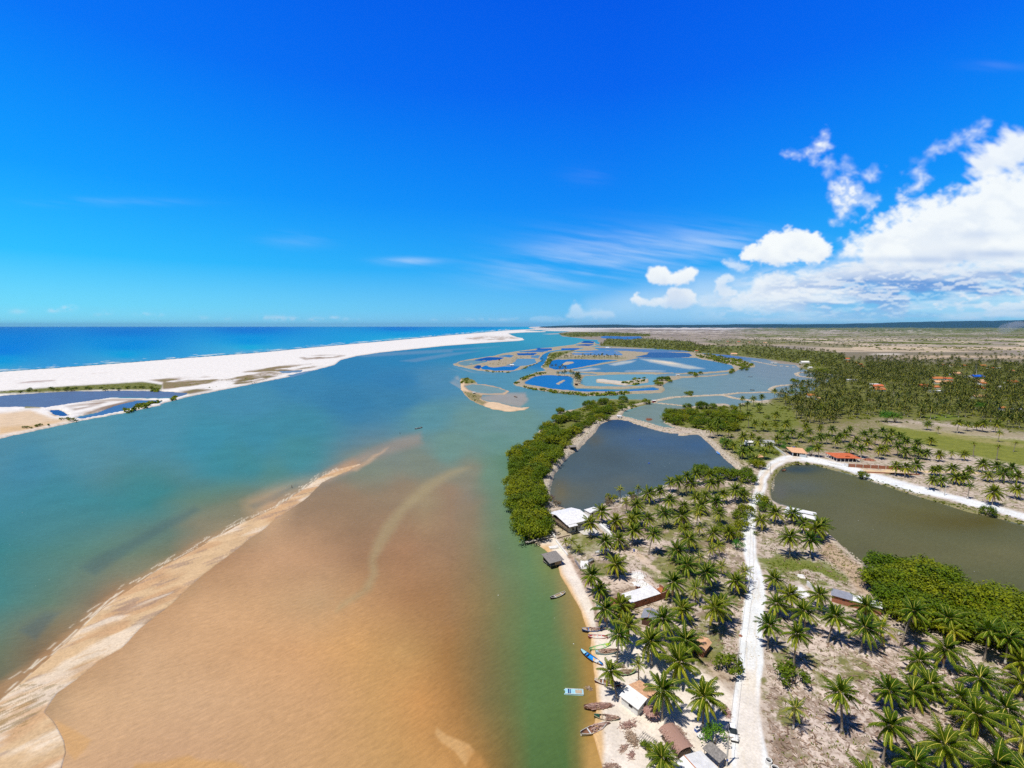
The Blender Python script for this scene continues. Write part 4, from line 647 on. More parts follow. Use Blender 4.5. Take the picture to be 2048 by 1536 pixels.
def frond(mb, R, az, el, L, nl, age, ribw=.13, leafw=.17, droop=1.0):
    n = 7; p = Vector((0, 0, 0)); d = Vector((math.cos(az)*math.cos(el), math.sin(az)*math.cos(el), math.sin(el))); pts = [p.copy()]; dirs = [d.copy()]
    for i in range(n):
        p = p + d*(L/n); pts.append(p.copy()); d = (d + Vector((0,0,-.135*droop*(1+.5*i/n))) + WIND*(.05+.04*i/n)).normalized(); dirs.append(d.copy())
    vs, fs = [], []
    for i, q in enumerate(pts):
        side = dirs[i].cross(Vector((0,0,1)))
        side = side.normalized() if side.length > .05 else Vector((math.cos(az+1.57), math.sin(az+1.57), 0)); w = ribw*(1-.8*i/n)*.5
        up = side.cross(dirs[i]).normalized(); vs += [q - side*w + up*.03, q + side*w + up*.03]
    for i in range(n): fs.append((2*i, 2*i+1, 2*i+3, 2*i+2))
    mb.add(vs, fs, 1, .5)
    for k in range(nl):
        t = .14 + .86*(k+.5)/nl; fi = t*n; i = min(int(fi), n-1); q = pts[i].lerp(pts[i+1], fi-i); dd = dirs[i].lerp(dirs[i+1], fi-i).normalized()
        side = dd.cross(Vector((0,0,1))); side = side.normalized() if side.length > .05 else Vector((math.cos(az+1.57), math.sin(az+1.57), 0))
        ll = L*.235*math.sin(PI*min(max(.10+.86*t, 0), 1))**.6*R.uniform(.85, 1.12)
        for sg in (-1, 1):
            a = (dd*(.55+.35*t) + side*sg*.80 + Vector((0,0,-.28*droop - .30*age + R.uniform(-.12,.12))) + WIND*.12).normalized()
            e = q + a*ll*.62; e2 = q + (a + Vector((0,0,-.45*droop))).normalized()*ll*.98 + a*.0; wv = dd*leafw*.5
            tone = min(1, max(0, age*.75 + R.uniform(-.12, .14) + .20*max(0, t-.6)))
            mb.add([q-wv, q+wv, e+wv*.8, e-wv*.8, e2], [(0,1,2,3), (3,2,4)], 0, tone)
def crown_mesh(seed, nf=22, nl=12, L=3.9, yellow=0.0, ragged=0.0, upright=0.0, leafw=.17):
    R = random.Random(seed); mb = MB()
    for i in range(nf):
        k = i/(nf-1); el = math.radians(82 - (112 - 45*upright)*k**.85 + R.uniform(-8, 8)); az = i*2.39996 + R.uniform(-.25, .25)
        age = max(0, k-.35)/.65*.62 + yellow*R.uniform(.2, .75)
        if R.random() < ragged: continue
        frond(mb, R, az, el, L*R.uniform(.82, 1.08)*(1-.25*(k < .15)), nl, age, droop=.75+.55*k, leafw=leafw)
    for i in range(R.randint(1, 3)):
        az = R.uniform(0, 6.28); n0 = len(mb.f); frond(mb, R, az, math.radians(-62), L*.7, max(nl-3, 4), 1.0, droop=.5, leafw=leafw)
        for q in range(n0, len(mb.f)): mb.m[q] = 2
    for i in range(6):                                        # nuts and sheaths at the heart
        a = R.uniform(0, 6.28); c = Vector((.32*math.cos(a), .32*math.sin(a), -.28)); r = .15
        vs = [c+Vector(x)*r for x in ((1,0,0),(-1,0,0),(0,1,0),(0,-1,0),(0,0,1.2),(0,0,-1.2))]; mb.add(vs, [(0,2,4),(2,1,4),(1,3,4),(3,0,4),(2,0,5),(1,2,5),(3,1,5),(0,3,5)], 1 if i % 2 else 2, .6)
    return mb.mesh('palm_crown', [M_FROND, M_RIB, M_DEADF])
CROWNS = [crown_mesh(i, 30+i % 4, 16, 4.6+.16*(i % 4), leafw=.25) for i in range(7)]
CROWN_Y = [crown_mesh(20+i, 18, 13, 3.9, .55, leafw=.2) for i in range(2)]
CROWN_R = [crown_mesh(30+i, 17, 12, 3.0, .1, .25, .8) for i in range(2)]
CROWN_S = [crown_mesh(40+i, 18, 13, 3.5, .08, 0, .45) for i in range(3)]
def trunk_mesh(dx, dy, h, seed, r=.17):
    R = random.Random(seed); pts, rads = [], []; bend = R.uniform(-.25, .25)
    for i in range(9):
        t = i/8; s = t**1.35 + bend*t*(1-t); pts.append((dx*s, dy*s, h*t)); rads.append(r*(1.75-.0*t if i == 0 else (1.25 if i == 1 else 1.0-.28*t)))
    mb = MB(); mb.tube(pts, rads, 7); return mb.mesh('palm_trunk', [M_TRUNK], True)
PALMS = []
def palm(cu, cv, bu, bv, kind='n', sc=None):
    b = GP(bu, bv); c = at_y(cu, cv, b.y); h = min(max(c.z - b.z, 1.2), 13.0); dx = max(-3.2, min(3.2, c.x - b.x))
    px_m = (b.y*CT + (HCAM-b.z)*ST); R = random.Random(int(cu*31+cv*17))
    t = thing('coconut_palm', '', 'palm tree', b); tm = trunk_mesh(dx, 0.0, h, int(cu*7+cv), .13+.012*h)
    tr = put('trunk', tm, t); pool = {'n': CROWNS, 'y': CROWN_Y, 'r': CROWN_R, 's': CROWN_S}[kind]
    cr = put('crown', R.choice(pool), t, (dx, 0, h)); k = .98*(sc or 1.0)*R.uniform(.84, 1.12); cr.scale = (k, k, k*R.uniform(.85, 1.1)); cr.rotation_euler = (R.uniform(-.2,.16), R.uniform(-.16,.16)+dx*.04, R.uniform(-.7, .7))
    PALMS.append((t, h, dx, kind, b.copy()))
NEAR = """1240 979 1240 1008 r;1276 977 1276 1002 r;1298 987 1297 1006;1321 981 1320 1002;1341 963 1341 984;1357 962 1356 992;1252 1004 1253 1027 s;1274 1011 1274 1031;1340 1000 1337 1026;1315 1013 1316 1036 y .6;1328 1026 1325 1056;1203 1024 1202 1048 n 1.15;1180 1046 1182 1075 n 1.15;1232 1042 1233 1062;1272 1032 1272 1052;1262 1040 1263 1062;1296 1037 1293 1061;1267 1061 1264 1088;1307 1067 1297 1109;1237 1079 1238 1097;1211 1084 1210 1117;
1231 1128 1232 1155 n 1.05;1183 1153 1185 1189;1201 1180 1201 1198;1355 1101 1354 1124;1347 1165 1344 1205;1131 1084 1132 1097 s .7;1143 1083 1140 1106 s;1158 1098 1156 1110 s .75;1211 1219 1214 1254;1242 1209 1244 1234;1255 1250 1253 1294;1238 1270 1234 1326 n .85;1302 1283 1303 1330 n 1.1;1328 1238 1327 1283 n 1.1;1277 1329 1277 1374 s .8;1221 1342 1234 1396 n .8;1359 1325 1352 1366 n 1.1;
1375 1130 1373 1149;1391 1177 1391 1208 y .95;1413 1146 1408 1189;1421 1139 1420 1176;1443 1132 1442 1152 s;1471 1162 1469 1190;1490 1143 1488 1169 s;1365 1217 1366 1245;1430 1217 1416 1269;1443 1208 1438 1248;1372 1281 1372 1312;1548 1157 1547 1181;1580 1189 1584 1233;1555 1208 1555 1234;1539 1252 1535 1298;1594 1268 1587 1333;1326 1381 1324 1440;1408 1394 1405 1457 n 1.12;1591 1416 1586 1459 s .85;1324 1514 1323 1552 n .9;1608 1222 1610 1262;1638 1190 1632 1222;1671 1234 1655 1286;
1734 1215 1732 1242;1730 1255 1722 1300;1762 1256 1761 1292 y 1.15;1828 1222 1802 1296;1818 1235 1797 1271 s;1898 1237 1896 1272;1908 1262 1905 1292 y 1.1;1893 1299 1886 1337;1979 1262 1968 1322 n 1.1;2018 1275 2010 1330;1838 1322 1838 1352;1861 1367 1858 1397;1681 1385 1683 1465 n 1.12;1778 1382 1768 1420 n 1.1;1826 1382 1815 1408;1783 1452 1765 1527 n 1.1;1961 1357 1957 1388 n 1.1;2011 1417 2006 1452 n 1.1;1953 1430 1940 1470 n 1.1;1891 1490 1884 1537 n 1.1;1831 1525 1826 1570;2044 1325 2042 1352;2046 1477 2040 1512 y 1.2;1995 1527 1990 1562 n 1.1;2046 1368 2044 1392;1920 1395 1916 1430;2060 1550 2058 1590;1735 1560 1733 1600;
1551 1026 1551 1047;1522 1040 1522 1061;1586 1027 1586 1047;1608 1048 1607 1067;1641 1050 1637 1076;1580 1074 1579 1114 n 1.1;1621 1080 1620 1116 n 1.1;1632 1057 1630 1082;1373 952 1372 990;1382 967 1379 989;1393 947 1392 969;1418 948 1416 965;1422 966 1418 987;1438 960 1435 988;1393 994 1390 1013;1410 991 1408 1004;1446 988 1444 1006;1432 1003 1432 1019;1471 981 1470 1006;1486 987 1485 1001;1482 966 1481 985 s;1368 1011 1368 1024;1397 1023 1393 1053 y 1.1;1403 1012 1402 1029;1438 1026 1436 1047;1364 1033 1362 1053 n 1.1;1370 1057 1369 1072;1399 1055 1399 1073 y .8;1378 1077 1379 1103;1427 1067 1426 1087;1458 1065 1457 1084;1400 1115 1399 1134 s .85;1423 1100 1417 1120 s .85;1436 1091 1440 1113 y .9;
1865 960 1855 980;1884 961 1884 973;1879 938 1879 951;1868 940 1868 951;1906 936 1906 951;1930 954 1925 971;1914 955 1912 969;1939 940 1938 956;1940 972 1935 998 s;1967 928 1964 945;1994 932 1992 947;1976 951 1974 963;2007 947 2003 965;2024 936 2022 951;2036 950 2034 966;1988 985 1984 1010 n 1.15;2034 978 2028 998 n 1.1;1854 906 1855 920;1879 909 1879 923;1904 906 1903 919 y 1.1;1929 908 1929 921;1949 888 1946 914 r .8;1997 893 1993 921 r .8;2032 886 2027 904 r .8;1862 880 1860 891;1877 857 1876 867 s .8;1856 848 1854 860;1918 845 1914 866;1936 848 1933 862;1968 847 1964 864;1954 850 1953 861;1994 848 1990 865 n 1.1;2000 865 1996 884 y 1.0;1810 903 1810 917;1840 905 1840 918;1830 899 1829 913;
1635 895 1638 914;1700 895 1699 908;1723 897 1722 915;1760 900 1756 918;1796 891 1795 912;1792 932 1790 951;1812 935 1810 953 n 1.15;1833 930 1833 946;1771 897 1769 912;1420 855 1420 876;1436 856 1435 872;1436 841 1436 859;1457 858 1457 876;1453 842 1454 859;1471 847 1471 860;1480 812 1482 836 s 1.1;1497 829 1497 857;1510 847 1510 863;1529 848 1528 863;1551 849 1550 863;1552 829 1551 842;1486 874 1481 894;1504 873 1504 890;1453 886 1453 899;1467 891 1465 906;1485 903 1483 918;1500 900 1500 915;1529 903 1528 918;1540 891 1539 906;1518 881 1518 903;1510 917 1510 927;1554 878 1554 891;1575 877 1575 888;1564 866 1564 878;1585 864 1585 877;1572 847 1570 862;1495 806 1495 821;1518 810 1518 826;1485 797 1486 812;1507 797 1507 813;1524 794 1524 811;1549 782 1548 799;1584 783 1584 797;1605 778 1605 791;
1672 880 1670 897;1655 872 1653 888;1690 868 1690 884;1712 880 1712 895;1640 874 1640 888;1624 880 1624 894;1736 884 1736 899;1750 874 1750 890;1776 878 1775 893;1700 858 1700 871;1664 858 1664 872;1680 872 1680 886;1618 864 1618 877;1602 872 1602 885;1728 868 1728 882;1784 866 1784 880;1812 882 1811 897;1835 886 1834 901;1640 856 1640 869;1612 852 1612 865;1742 862 1742 875;1765 862 1765 876;1592 890 1591 904 s;1800 872 1800 887"""
for ln in NEAR.replace('\n', '').split(';'):
    q = ln.split(); palm(*map(float, q[:4]), q[4] if len(q) > 4 else 'n', float(q[5]) if len(q) > 5 else None)
N_HAND = len(PALMS)
# ------------------------------------------------------------------ the groves behind: as many palms as can be told apart, then the mass
def palm_low(seed, nf=13, nl=5, h=7.0):
    R = random.Random(seed); mb = MB(); dx = R.uniform(-.8, .8); nf = 16
    mb.tube([(0,0,0),(dx*.3,0,h*.5),(dx,0,h)], [.22,.16,.13], 5, 3)
    sub = MB()
    for i in range(nf):
        k = i/(nf-1); frond(sub, R, i*2.4+R.uniform(-.3,.3), math.radians(78-105*k+R.uniform(-8,8)), 4.7*R.uniform(.85,1.1), nl, max(0,k-.35)*.85, .16, .74, .8+.5*k)
    mb.add([(x+dx, y, z+h) for x, y, z in sub.v], sub.f, 0, sub.c); mb.m[-len(sub.f):] = sub.m
    return mb
LOW = [palm_low(60+i, h=5.6+.5*i) for i in range(6)]; LOW_ME = [m.mesh('grove_palm', [M_GFROND, M_RIB, M_DEADF, M_TRUNK]) for m in LOW]
def inside(pts, u, v):
    c = False; n = len(pts)
    for i in range(n):
        x0, y0 = pts[i]; x1, y1 = pts[(i+1) % n]
        if (y0 > v) != (y1 > v) and u < (x1-x0)*(v-y0)/(y1-y0)+x0: c = not c
    return c
KEEP_OUT = []                                                  # (u, v, ru, rv) clearings round the houses
def scatter(poly, n, seed, gap=.55, need=None, occ=None):
    R = random.Random(seed); us = [p[0] for p in poly]; vs = [p[1] for p in poly]; out = []; occ = [] if occ is None else occ
    for _ in range(n*14):
        if len(out) >= n: break
        u, v = R.uniform(min(us), max(us)), R.uniform(min(vs), max(vs))
        if not inside(poly, u, v) or any(inside(p, u, v) for p in POND_ALL): continue
        if any(abs(u-a) < ru and -rv*.5 < v-b < rv for a, b, ru, rv in KEEP_OUT): continue
        w = 7*(v-652)/85.0
        if need is not None and not need(u, v, R): continue
        if any(abs(u-a) < w*gap and abs(v-b) < w*gap*.45 for a, b in occ): continue
        occ.append((u, v)); out.append((u, v))
    return out
POND_ALL = list(W.values())
# ------------------------------------------------------------------ leafy crowns: clumps of leaf sprays through the volume of an uneven dome
def foliage(mb, R, rx, rz, zc, ncl, nleaf, ls, mi=0, open_=0.0, tone0=.4):
    cl = []
    for i in range(ncl):
        a = R.uniform(0, 2*PI); s = R.uniform(-.35, 1.0); rr = math.sqrt(max(0, 1-s*s)); q = R.uniform(.62, 1.0)*(1+R.uniform(-.22,.22))
        cl.append((Vector((rr*math.cos(a)*rx*q, rr*math.sin(a)*rx*q, zc + s*rz*q)), R.uniform(.26, .46)*rx, R.uniform(-.14, .16)))
    for c, cr, ct in cl:
        if R.random() < open_: continue
        for k in range(nleaf):
            d = Vector((R.gauss(0,1), R.gauss(0,1), R.gauss(.25,.8))).normalized(); p = c + d*cr*R.uniform(.45, 1.0)*Vector((1,1,.75)).length/1.5
            nrm = (d + Vector((R.uniform(-.7,.7), R.uniform(-.7,.7), R.uniform(.1,1.0)))).normalized()
            u = nrm.cross(Vector((R.uniform(-1,1), R.uniform(-1,1), R.uniform(-1,1)))).normalized(); w = nrm.cross(u); l = ls*R.uniform(.7, 1.35)
            mb.add([p-u*l, p-w*l*.5, p+u*l, p+w*l*.5], [(0,1,2,3)], mi, min(1, max(0, tone0+ct+R.uniform(-.22,.22))))
def limbs(mb, R, h, spread, n, r, mi=1):
    for i in range(n):
        a = 2*PI*i/n + R.uniform(-.4,.4); e = Vector((math.cos(a)*spread*R.uniform(.4,1), math.sin(a)*spread*R.uniform(.4,1), h*R.uniform(.7,1)))
        m = e*.5 + Vector((R.uniform(-.2,.2), R.uniform(-.2,.2), .1*h)); mb.tube([(e.x*.12, e.y*.12, -.3), m, e], [r, r*.7, r*.3], 5, 0, cap=False)
def tree_pair(seed, rx, rz, zc, ncl, nleaf, ls, lm, h, name, open_=0.0, tone0=.4):
    R = random.Random(seed); a = MB(); foliage(a, R, rx, rz, zc, ncl, nleaf, ls, 0, open_, tone0); b = MB(); limbs(b, R, h, rx*.6, 5, .10)
    return a.mesh(name+'_crown', lm), b.mesh(name+'_trunk', M_WOODY)
MANG = [tree_pair(100+i, 2.9, 1.7, 1.9, 30, 46, .25, M_MANG, 2.6, 'mangrove', 0, .33+.04*(i % 3)) for i in range(6)]
SHRB = [tree_pair(120+i, 1.5, .95, 1.0, 16, 34, .17, M_SHRUB, 1.1, 'shrub', 0, .36) for i in range(4)]
DRYB = [tree_pair(130+i, 1.6, 1.0, 1.1, 16, 30, .15, M_DRY, 1.3, 'shrub', 0, .4) for i in range(2)]
BROAD = [tree_pair(140+i, 2.4, 1.3, 2.4, 20, 42, .21, M_BROAD, 2.4, 'tree', 0, .35) for i in range(2)]
KINDS = {'m': MANG, 's': SHRB, 'd': DRYB, 'b': BROAD}
PLANTS = []                                                   # (object, kind word, colour word, size)
def plant(kind, p, sc, name, cat, R, word, zs=1.0, group=None, label=''):
    t = thing(name, label, cat, p, R.uniform(0, 6.28), group); cr, tr = R.choice(KINDS[kind]); c = put('crown', cr, t); put('trunk', tr, t); t.scale = (sc, sc, sc*zs)
    PLANTS.append((t, word, sc, Vector(p))); return t
def lump(poly, n, kind, smin, smax, seed, name, cat, group, label, gap, occ=None, zs=1.0):
    R = random.Random(seed); us = [q[0] for q in poly]; vs = [q[1] for q in poly]; occ = [] if occ is None else occ; k = 0
    for _ in range(n*40):
        if k >= n: break
        u, v = R.uniform(min(us), max(us)), R.uniform(min(vs), max(vs)); sc = R.uniform(smin, smax)
        if not inside(poly, u, v): continue
        b = GP(u, v)
        if any((b.x-a[0])**2 + (b.y-a[1])**2 < (gap*(sc+a[2])*1.35)**2 for a in occ): continue
        occ.append((b.x, b.y, sc)); plant(kind, (b.x, b.y, max(b.z, .05)), sc, name, cat, R, name, zs, group, label); k += 1
    return occ
MASSQ = []
def lump_mass(poly, n, smin, smax, seed):
    R = random.Random(seed); us = [q[0] for q in poly]; vs = [q[1] for q in poly]; k = 0
    for _ in range(n*60):
        if k >= n: break
        u, v = R.uniform(min(us), max(us)), R.uniform(min(vs), max(vs))
        if inside(poly, u, v): MASSQ.append((u, v, R.uniform(smin, smax)*2.6)); k += 1
BELT = [(1304,806),(1242,823),(1228,833),(1190,846),(1160,862),(1145,875),(1132,895),(1118,915),(1100,935),(1090,955),(1081,985),(1082,1010),(1086,1045),(1090,1070),(1062,1086),(1046,1072),(1036,1052),(1028,1030),(1025,1005),(1024,975),(1029,955),(1024,940),(1026,920),(1036,898),(1070,880),(1086,858),(1110,846),(1120,826),(1150,822),(1178,812),(1206,803),(1256,803),(1296,803)]
lump(BELT, 150, 'm', 1.0, 1.85, 11, 'mangrove_tree', 'mangrove', 'mangroves of the belt between river and pond', 'green mangrove tree in the dense belt between the river and the stone edged pond', .48)
M_ISLE = [(1324,840),(1332,832),(1360,822),(1400,815),(1448,813),(1470,820),(1482,838),(1480,856),(1460,866),(1430,862),(1400,860),(1366,855),(1340,848)]
lump(M_ISLE, 44, 'm', 1.3, 1.9, 12, 'mangrove_tree', 'mangrove', 'mangroves of the round clump behind the pond', 'green mangrove tree in the round clump behind the stone edged pond', .52)
M_RIGHT = [(1738,1150),(1775,1136),(1815,1140),(1860,1155),(1905,1166),(1960,1192),(2000,1205),(2060,1232),(2140,1270),(2140,1340),(2048,1318),(1980,1300),(1930,1285),(1880,1265),(1830,1262),(1790,1240),(1765,1215),(1742,1185)]
lump(M_RIGHT, 80, 'm', .85, 1.9, 13, 'mangrove_tree', 'mangrove', 'mangroves of the thicket beside the green pond', 'tall green mangrove tree in the thicket beside the green pond', .6)
MS = 'mangroves of the long strip across the lagoon'
lump_mass([(1388,709),(1420,709),(1480,720),(1508,731),(1490,735),(1450,727),(1400,715)], 60, 1.4, 2.1, 14)
for poly, n, s, lab in (([(1097,708),(1140,701.5),(1138,704),(1112,714),(1098,728),(1088,732),(1084,735),(1091,726)], 16, 1.5, 'mangrove tree along the narrow channel between the two pond islands'),
    ([(1028,767),(1044,757),(1060,751),(1075,746),(1094,744),(1092,747),(1062,754),(1044,762),(1036,770)], 15, 1.25, 'mangrove tree at the tip of the pond island facing the river'), ([(1034,769),(1058,776),(1105,781),(1168,788),(1210,787.5),(1208,790.5),(1166,791.5),(1104,785),(1056,778)], 22, 1.15, 'mangrove tree in the row fringing the near bank of the pond island'),
    ([(1213,786.5),(1264,784),(1266,787.5),(1214,790)], 9, 1.3, 'mangrove tree in the row fringing the near bank of the pond island'), ([(1246,767),(1252,759),(1290,756),(1297,762),(1290,769),(1256,771)], 9, 1.4, 'mangrove tree on the sandy strip inside the pale pond'),
    ([(1311,768),(1312,757),(1326,754),(1340,760),(1339,771),(1322,775)], 8, 1.5, 'mangrove tree in the round tuft on the lagoon corner of the bank'), ([(1365,753),(1372,748),(1404,747),(1406,752),(1380,755)], 6, 1.25, 'mangrove tree in the tuft on the middle of the salt pond bank'), ([(1456,748),(1460,741),(1474,741),(1474,747)], 4, 1.2, 'mangrove tree in the smaller tuft beside the lagoon strip'), ([(1474,743),(1476,735),(1495,737),(1496,742)], 5, 1.3, 'mangrove tree in the tuft off the end of the lagoon strip'),
    ([(1363,793),(1364,787),(1386,787),(1386,793)], 4, 1.0, 'mangrove tree alone on the thin bank across the lagoon'), ([(921,767),(926,760),(935,757),(948,762),(950,768)], 8, 1.0, 'mangrove tree on the tip of the small oval pond island'), ([(964,743),(962,741),(985,742.5),(1018,744.5),(1030,742),(1052,735),(1074,727),(1082,722),(1084,712),(1087,712),(1086,722),(1060,735),(1020,746),(985,745)], 16, .9, 'mangrove tree fringing the near shore of the upper pond island'),
    ([(1598,734),(1600,727),(1622,726),(1640,732),(1636,737)], 8, 1.5, 'mangrove tree at the foot of the palm grove by the lagoon inlet'), ([(1624,742),(1640,736),(1680,740),(1688,748),(1650,747)], 12, 1.5, 'mangrove tree at the foot of the palm grove by the lagoon pools'), ([(1582,764),(1592,760),(1610,763),(1608,768),(1586,768)], 5, 1.1, 'mangrove tree on the bank between the lagoon pools')):
    if n <= 6 or 'round tuft' in lab: lump(poly, n, 'm', s*.85, s*1.15, int(poly[0][0]*3+poly[0][1]), 'mangrove_tree', 'mangrove', lab, lab, .42)
    else: lump_mass(poly, int(n*1.8), s*.7, s*1.1, int(poly[0][0]*3+poly[0][1]))
lump_mass([(245,825),(255,818),(285,810),(318,803),(322,806),(300,812),(262,824)], 25, 1.0, 1.4, 15)
lump_mass([(348,800),(356,795),(352,794),(344,799)], 7, .9, 1.2, 16); lump_mass([(302,783),(318,782),(318,778),(304,778)], 7, 1.0, 1.5, 18)
lump([(120,838),(160,840),(160,843),(125,842)], 5, 's', 1.0, 1.3, 17, 'shrub', 'shrub', 'low shrubs on the sand spit bank', 'low dark shrub on the bank of the sand spit', .5); lump([(45,857),(104,848),(104,851),(45,861)], 7, 's', .8, 1.1, 19, 'shrub', 'shrub', 'low shrubs along the sand spit shore', 'low shrub along the near shore of the sand spit', .5)
R_ = random.Random(5)
def one(kind, u, v, sc, label, name='shrub', cat='shrub', zs=1.0): p = GP(u, v); plant(kind, p, sc, name, cat, R_, name, zs, None, label); LAND.append((label, p.x, p.y)) if 0 else None
for k, u, v, sc, lab in (('d',1100,1004,1.6,'dry brown bush between the mangrove belt and the pond'),('d',1112,1012,1.3,'dry bush with bare twigs at the pond corner behind the white house'),('s',1222,1004,2.0,'olive bush at the pond edge beside the white roofed house'),('d',1214,1010,1.6,'brownish half dry bush at the pond edge near the white roofed house'),('s',1265,994,1.5,'green bush between two slim palms on the pond edge'),('d',1268,999,1.1,'bare dry bush under the slim palms on the pond edge'),
    ('m',1128,1032,.8,'grey green bush against the mangrove belt by the white house'),('s',1460,1346,2.1,'feathery green bush on the edge of the white road'),('s',1582,1365,2.2,'sparse pale green bush on the dry slope beside the road'),('b',1428,1492,1.0,'glossy bright green tree beside the parked white car'),
    ('s',1440,1061,1.5,'thorny green bush under the palms beside the road'),('m',1468,1078,1.2,'wide olive bush overhanging the road edge'),('m',1481,1058,1.1,'olive bush overhanging the narrow part of the road'),('m',1490,1032,1.3,'round green bush at the left verge of the narrow road'),('m',1478,1038,1.0,'low green bush beside the round one at the narrow road'),('b',1476,1100,.9,'dark green bush with reddish leaves at the road edge'),
    ('m',1520,1010,1.3,'bright green bush on the verge opposite the narrow road'),('m',1530,1022,1.2,'bright green bush behind the white pond building'),('s',1512,1070,.8,'small fresh green bush at the right verge of the road'),('m',1400,948,1.5,'rounded green bush on the near bank of the pond'),('m',1418,954,1.3,'green bush in the hedge along the near pond bank'),('m',1440,955,1.5,'thick green bush in the hedge near the pond corner'),('m',1458,958,1.6,'big green bush in the hedge at the pond corner'),('m',1478,962,1.6,'dark green bush in the hedge next to the road'),('m',1498,966,1.5,'dark tree like bush at the road bend'),('m',1492,950,1.2,'green bush at the bend where road and pond meet'),
    ('d',1406,960,1.3,'rust brown dying bush on the near pond bank'),('m',1518,938,1.3,'green tree at the bend opposite the utility pole'),('m',1508,934,1.1,'green bush next to the tree at the road bend'),('b',1448,893,1.5,'leafy tree among the palms on the far pond shore'),('b',1563,895,1.25,'trimmed bright green hedge bush beside the tiled house'),('b',1572,904,1.2,'trimmed hedge bush in front of the tiled house'),('b',1622,912,1.5,'round dark green tree between the two tiled houses'),('s',1594,929,1.0,'small bush on the pond bank below the tiled house'),('s',1613,929,.8,'tiny bush on the pond bank below the road'),
    ('m',1725,956,1.0,'green bush hanging over the pond bank beside the road'),('m',1976,1030,1.0,'dark green bush on the pond bank at the edge of the road'),('s',1552,910,1.3,'low green bush where the path meets the road'),('b',1772,844,2.4,'wide dark tree at the corner of the green meadow'),('b',1790,845,2.2,'wide dark tree next to its twin at the green meadow'),('m',1640,826,2.0,'flat topped tree alone in the clearing among palms'),('s',1535,838,1.6,'dark bush in the grassy clearing by the lagoon'),('s',1520,820,1.6,'green bush near the lagoon shore palms'),('b',1958,822,2.2,'bright green tree in the grove below the village roofs'),('s',1306,1517,.9,'weedy green bush beside the palm leaf hut'),('s',1292,1500,.8,'thin weedy shrub by the pole rack'),('s',1480,1180,.9,'shrub at the foot of the roadside pole')):
    one(k, u, v, sc, lab, 'tree' if ' tree' in lab else 'shrub', 'tree' if ' tree' in lab else 'shrub')
lump([(0,786),(75,779),(150,776),(225,776),(300,773),(318,778),(225,781),(150,781.5),(75,784),(0,790)], 26, 's', 1.2, 2.0, 71, 'shrub', 'shrub', 'low green shrubs behind the long spit pond', 'low green shrub in the strip behind the long spit pond', .5)
# ------------------------------------------------------------------ buildings
M_WHITE = mat('white_roof_sheet', (.78,.78,.78), .55, .16, .9, .3, stripes=(5.0,.10,'X')); M_WALLW = mat('white_plaster', (.72,.72,.71), .85, .12, .8); M_WALLB = mat('pale_blue_plaster', (.50,.56,.62), .85, .12, .8)
M_TILE = mat('clay_tile', (.56,.20,.075), .85, .35, 1.2, .2, stripes=(3.2,.35,'X')); M_TILEP = mat('pale_clay_tile', (.74,.43,.25), .85, .3, 1.4, .2, stripes=(3.2,.3,'X')); M_TILER = mat('red_clay_tile', (.58,.15,.06), .85, .25, 1.0, .2, stripes=(3.0,.3,'X'))
M_BRICK = brick_mat('clay_brick', (.40,.12,.05), (.30,.085,.04), (.42,.33,.27)); M_METAL = mat('grey_roof_sheet', (.42,.43,.44), .45, .2, .8, .5, .3, stripes=(4.5,.35,'X'))
M_THATCH = mat('palm_thatch', (.20,.135,.075), .95, .5, 3.0, .1, stripes=(9.0,.5,'X'), bmp=.8); M_THATCHG = mat('grey_thatch', (.24,.225,.215), .95, .4, 3.0, .1, bmp=.8); M_WOOD = mat('weathered_wood', (.30,.23,.17), .85, .35, 2.0); M_DARKW = mat('dark_timber', (.10,.05,.035), .8, .3, 2.0)
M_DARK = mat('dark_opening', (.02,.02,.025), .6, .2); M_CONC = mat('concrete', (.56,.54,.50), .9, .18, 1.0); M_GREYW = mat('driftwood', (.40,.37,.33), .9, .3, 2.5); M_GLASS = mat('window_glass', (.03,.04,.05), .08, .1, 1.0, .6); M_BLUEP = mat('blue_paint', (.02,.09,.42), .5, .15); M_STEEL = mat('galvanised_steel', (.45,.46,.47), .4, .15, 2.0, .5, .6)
M_BLUEWALL = mat('blue_grey_wall', (.16,.19,.27), .8, .15); M_BLUEROOF = mat('bright_blue_roof', (.015,.11,.60), .5, .1)
def frame(u, v, u2, v2, z=.45):
    """ground corner and yaw from two surveyed corners of a front wall"""
    a = G(u, v, z); b = G(u2, v2, z); d = b - a; return Vector((a.x, a.y, zat(a.x, a.y))), math.atan2(d.y, d.x), d.length
def gable_roof(w, d, z0, zr, ov=.35, ax='x', th=.09, sh=0.0):
    """two slopes as (quad) lists; ridge along x or y"""
    x0, x1, y0, y1 = -ov, w+ov, -ov, d+ov
    if ax == 'x': r = d*(.5+sh); return [((x0,y0,z0),(x1,y0,z0),(x1,r,zr),(x0,r,zr)), ((x0,r,zr),(x1,r,zr),(x1,y1,z0),(x0,y1,z0))]
    r = w*(.5+sh); return [((x0,y0,z0),(r,y0,zr),(r,y1,zr),(x0,y1,z0)), ((r,y0,zr),(x1,y0,z0),(x1,y1,z0),(r,y1,zr))]
def walls(mb, w, d, z0, z1, th=.18, mi=0, skip=''):
    if 'f' not in skip: mb.box((0,0,z0),(w,th,z1),mi)
    if 'b' not in skip: mb.box((0,d-th,z0),(w,d,z1),mi)
    if 'l' not in skip: mb.box((0,th+.003,z0),(th,d-th-.003,z1),mi)
    if 'r' not in skip: mb.box((w-th,th+.003,z0),(w,d-th-.003,z1),mi)
def part(name, fn, m, parent, smooth=False):
    mb = MB(); fn(mb); return mb.build(name, m, parent, smooth)
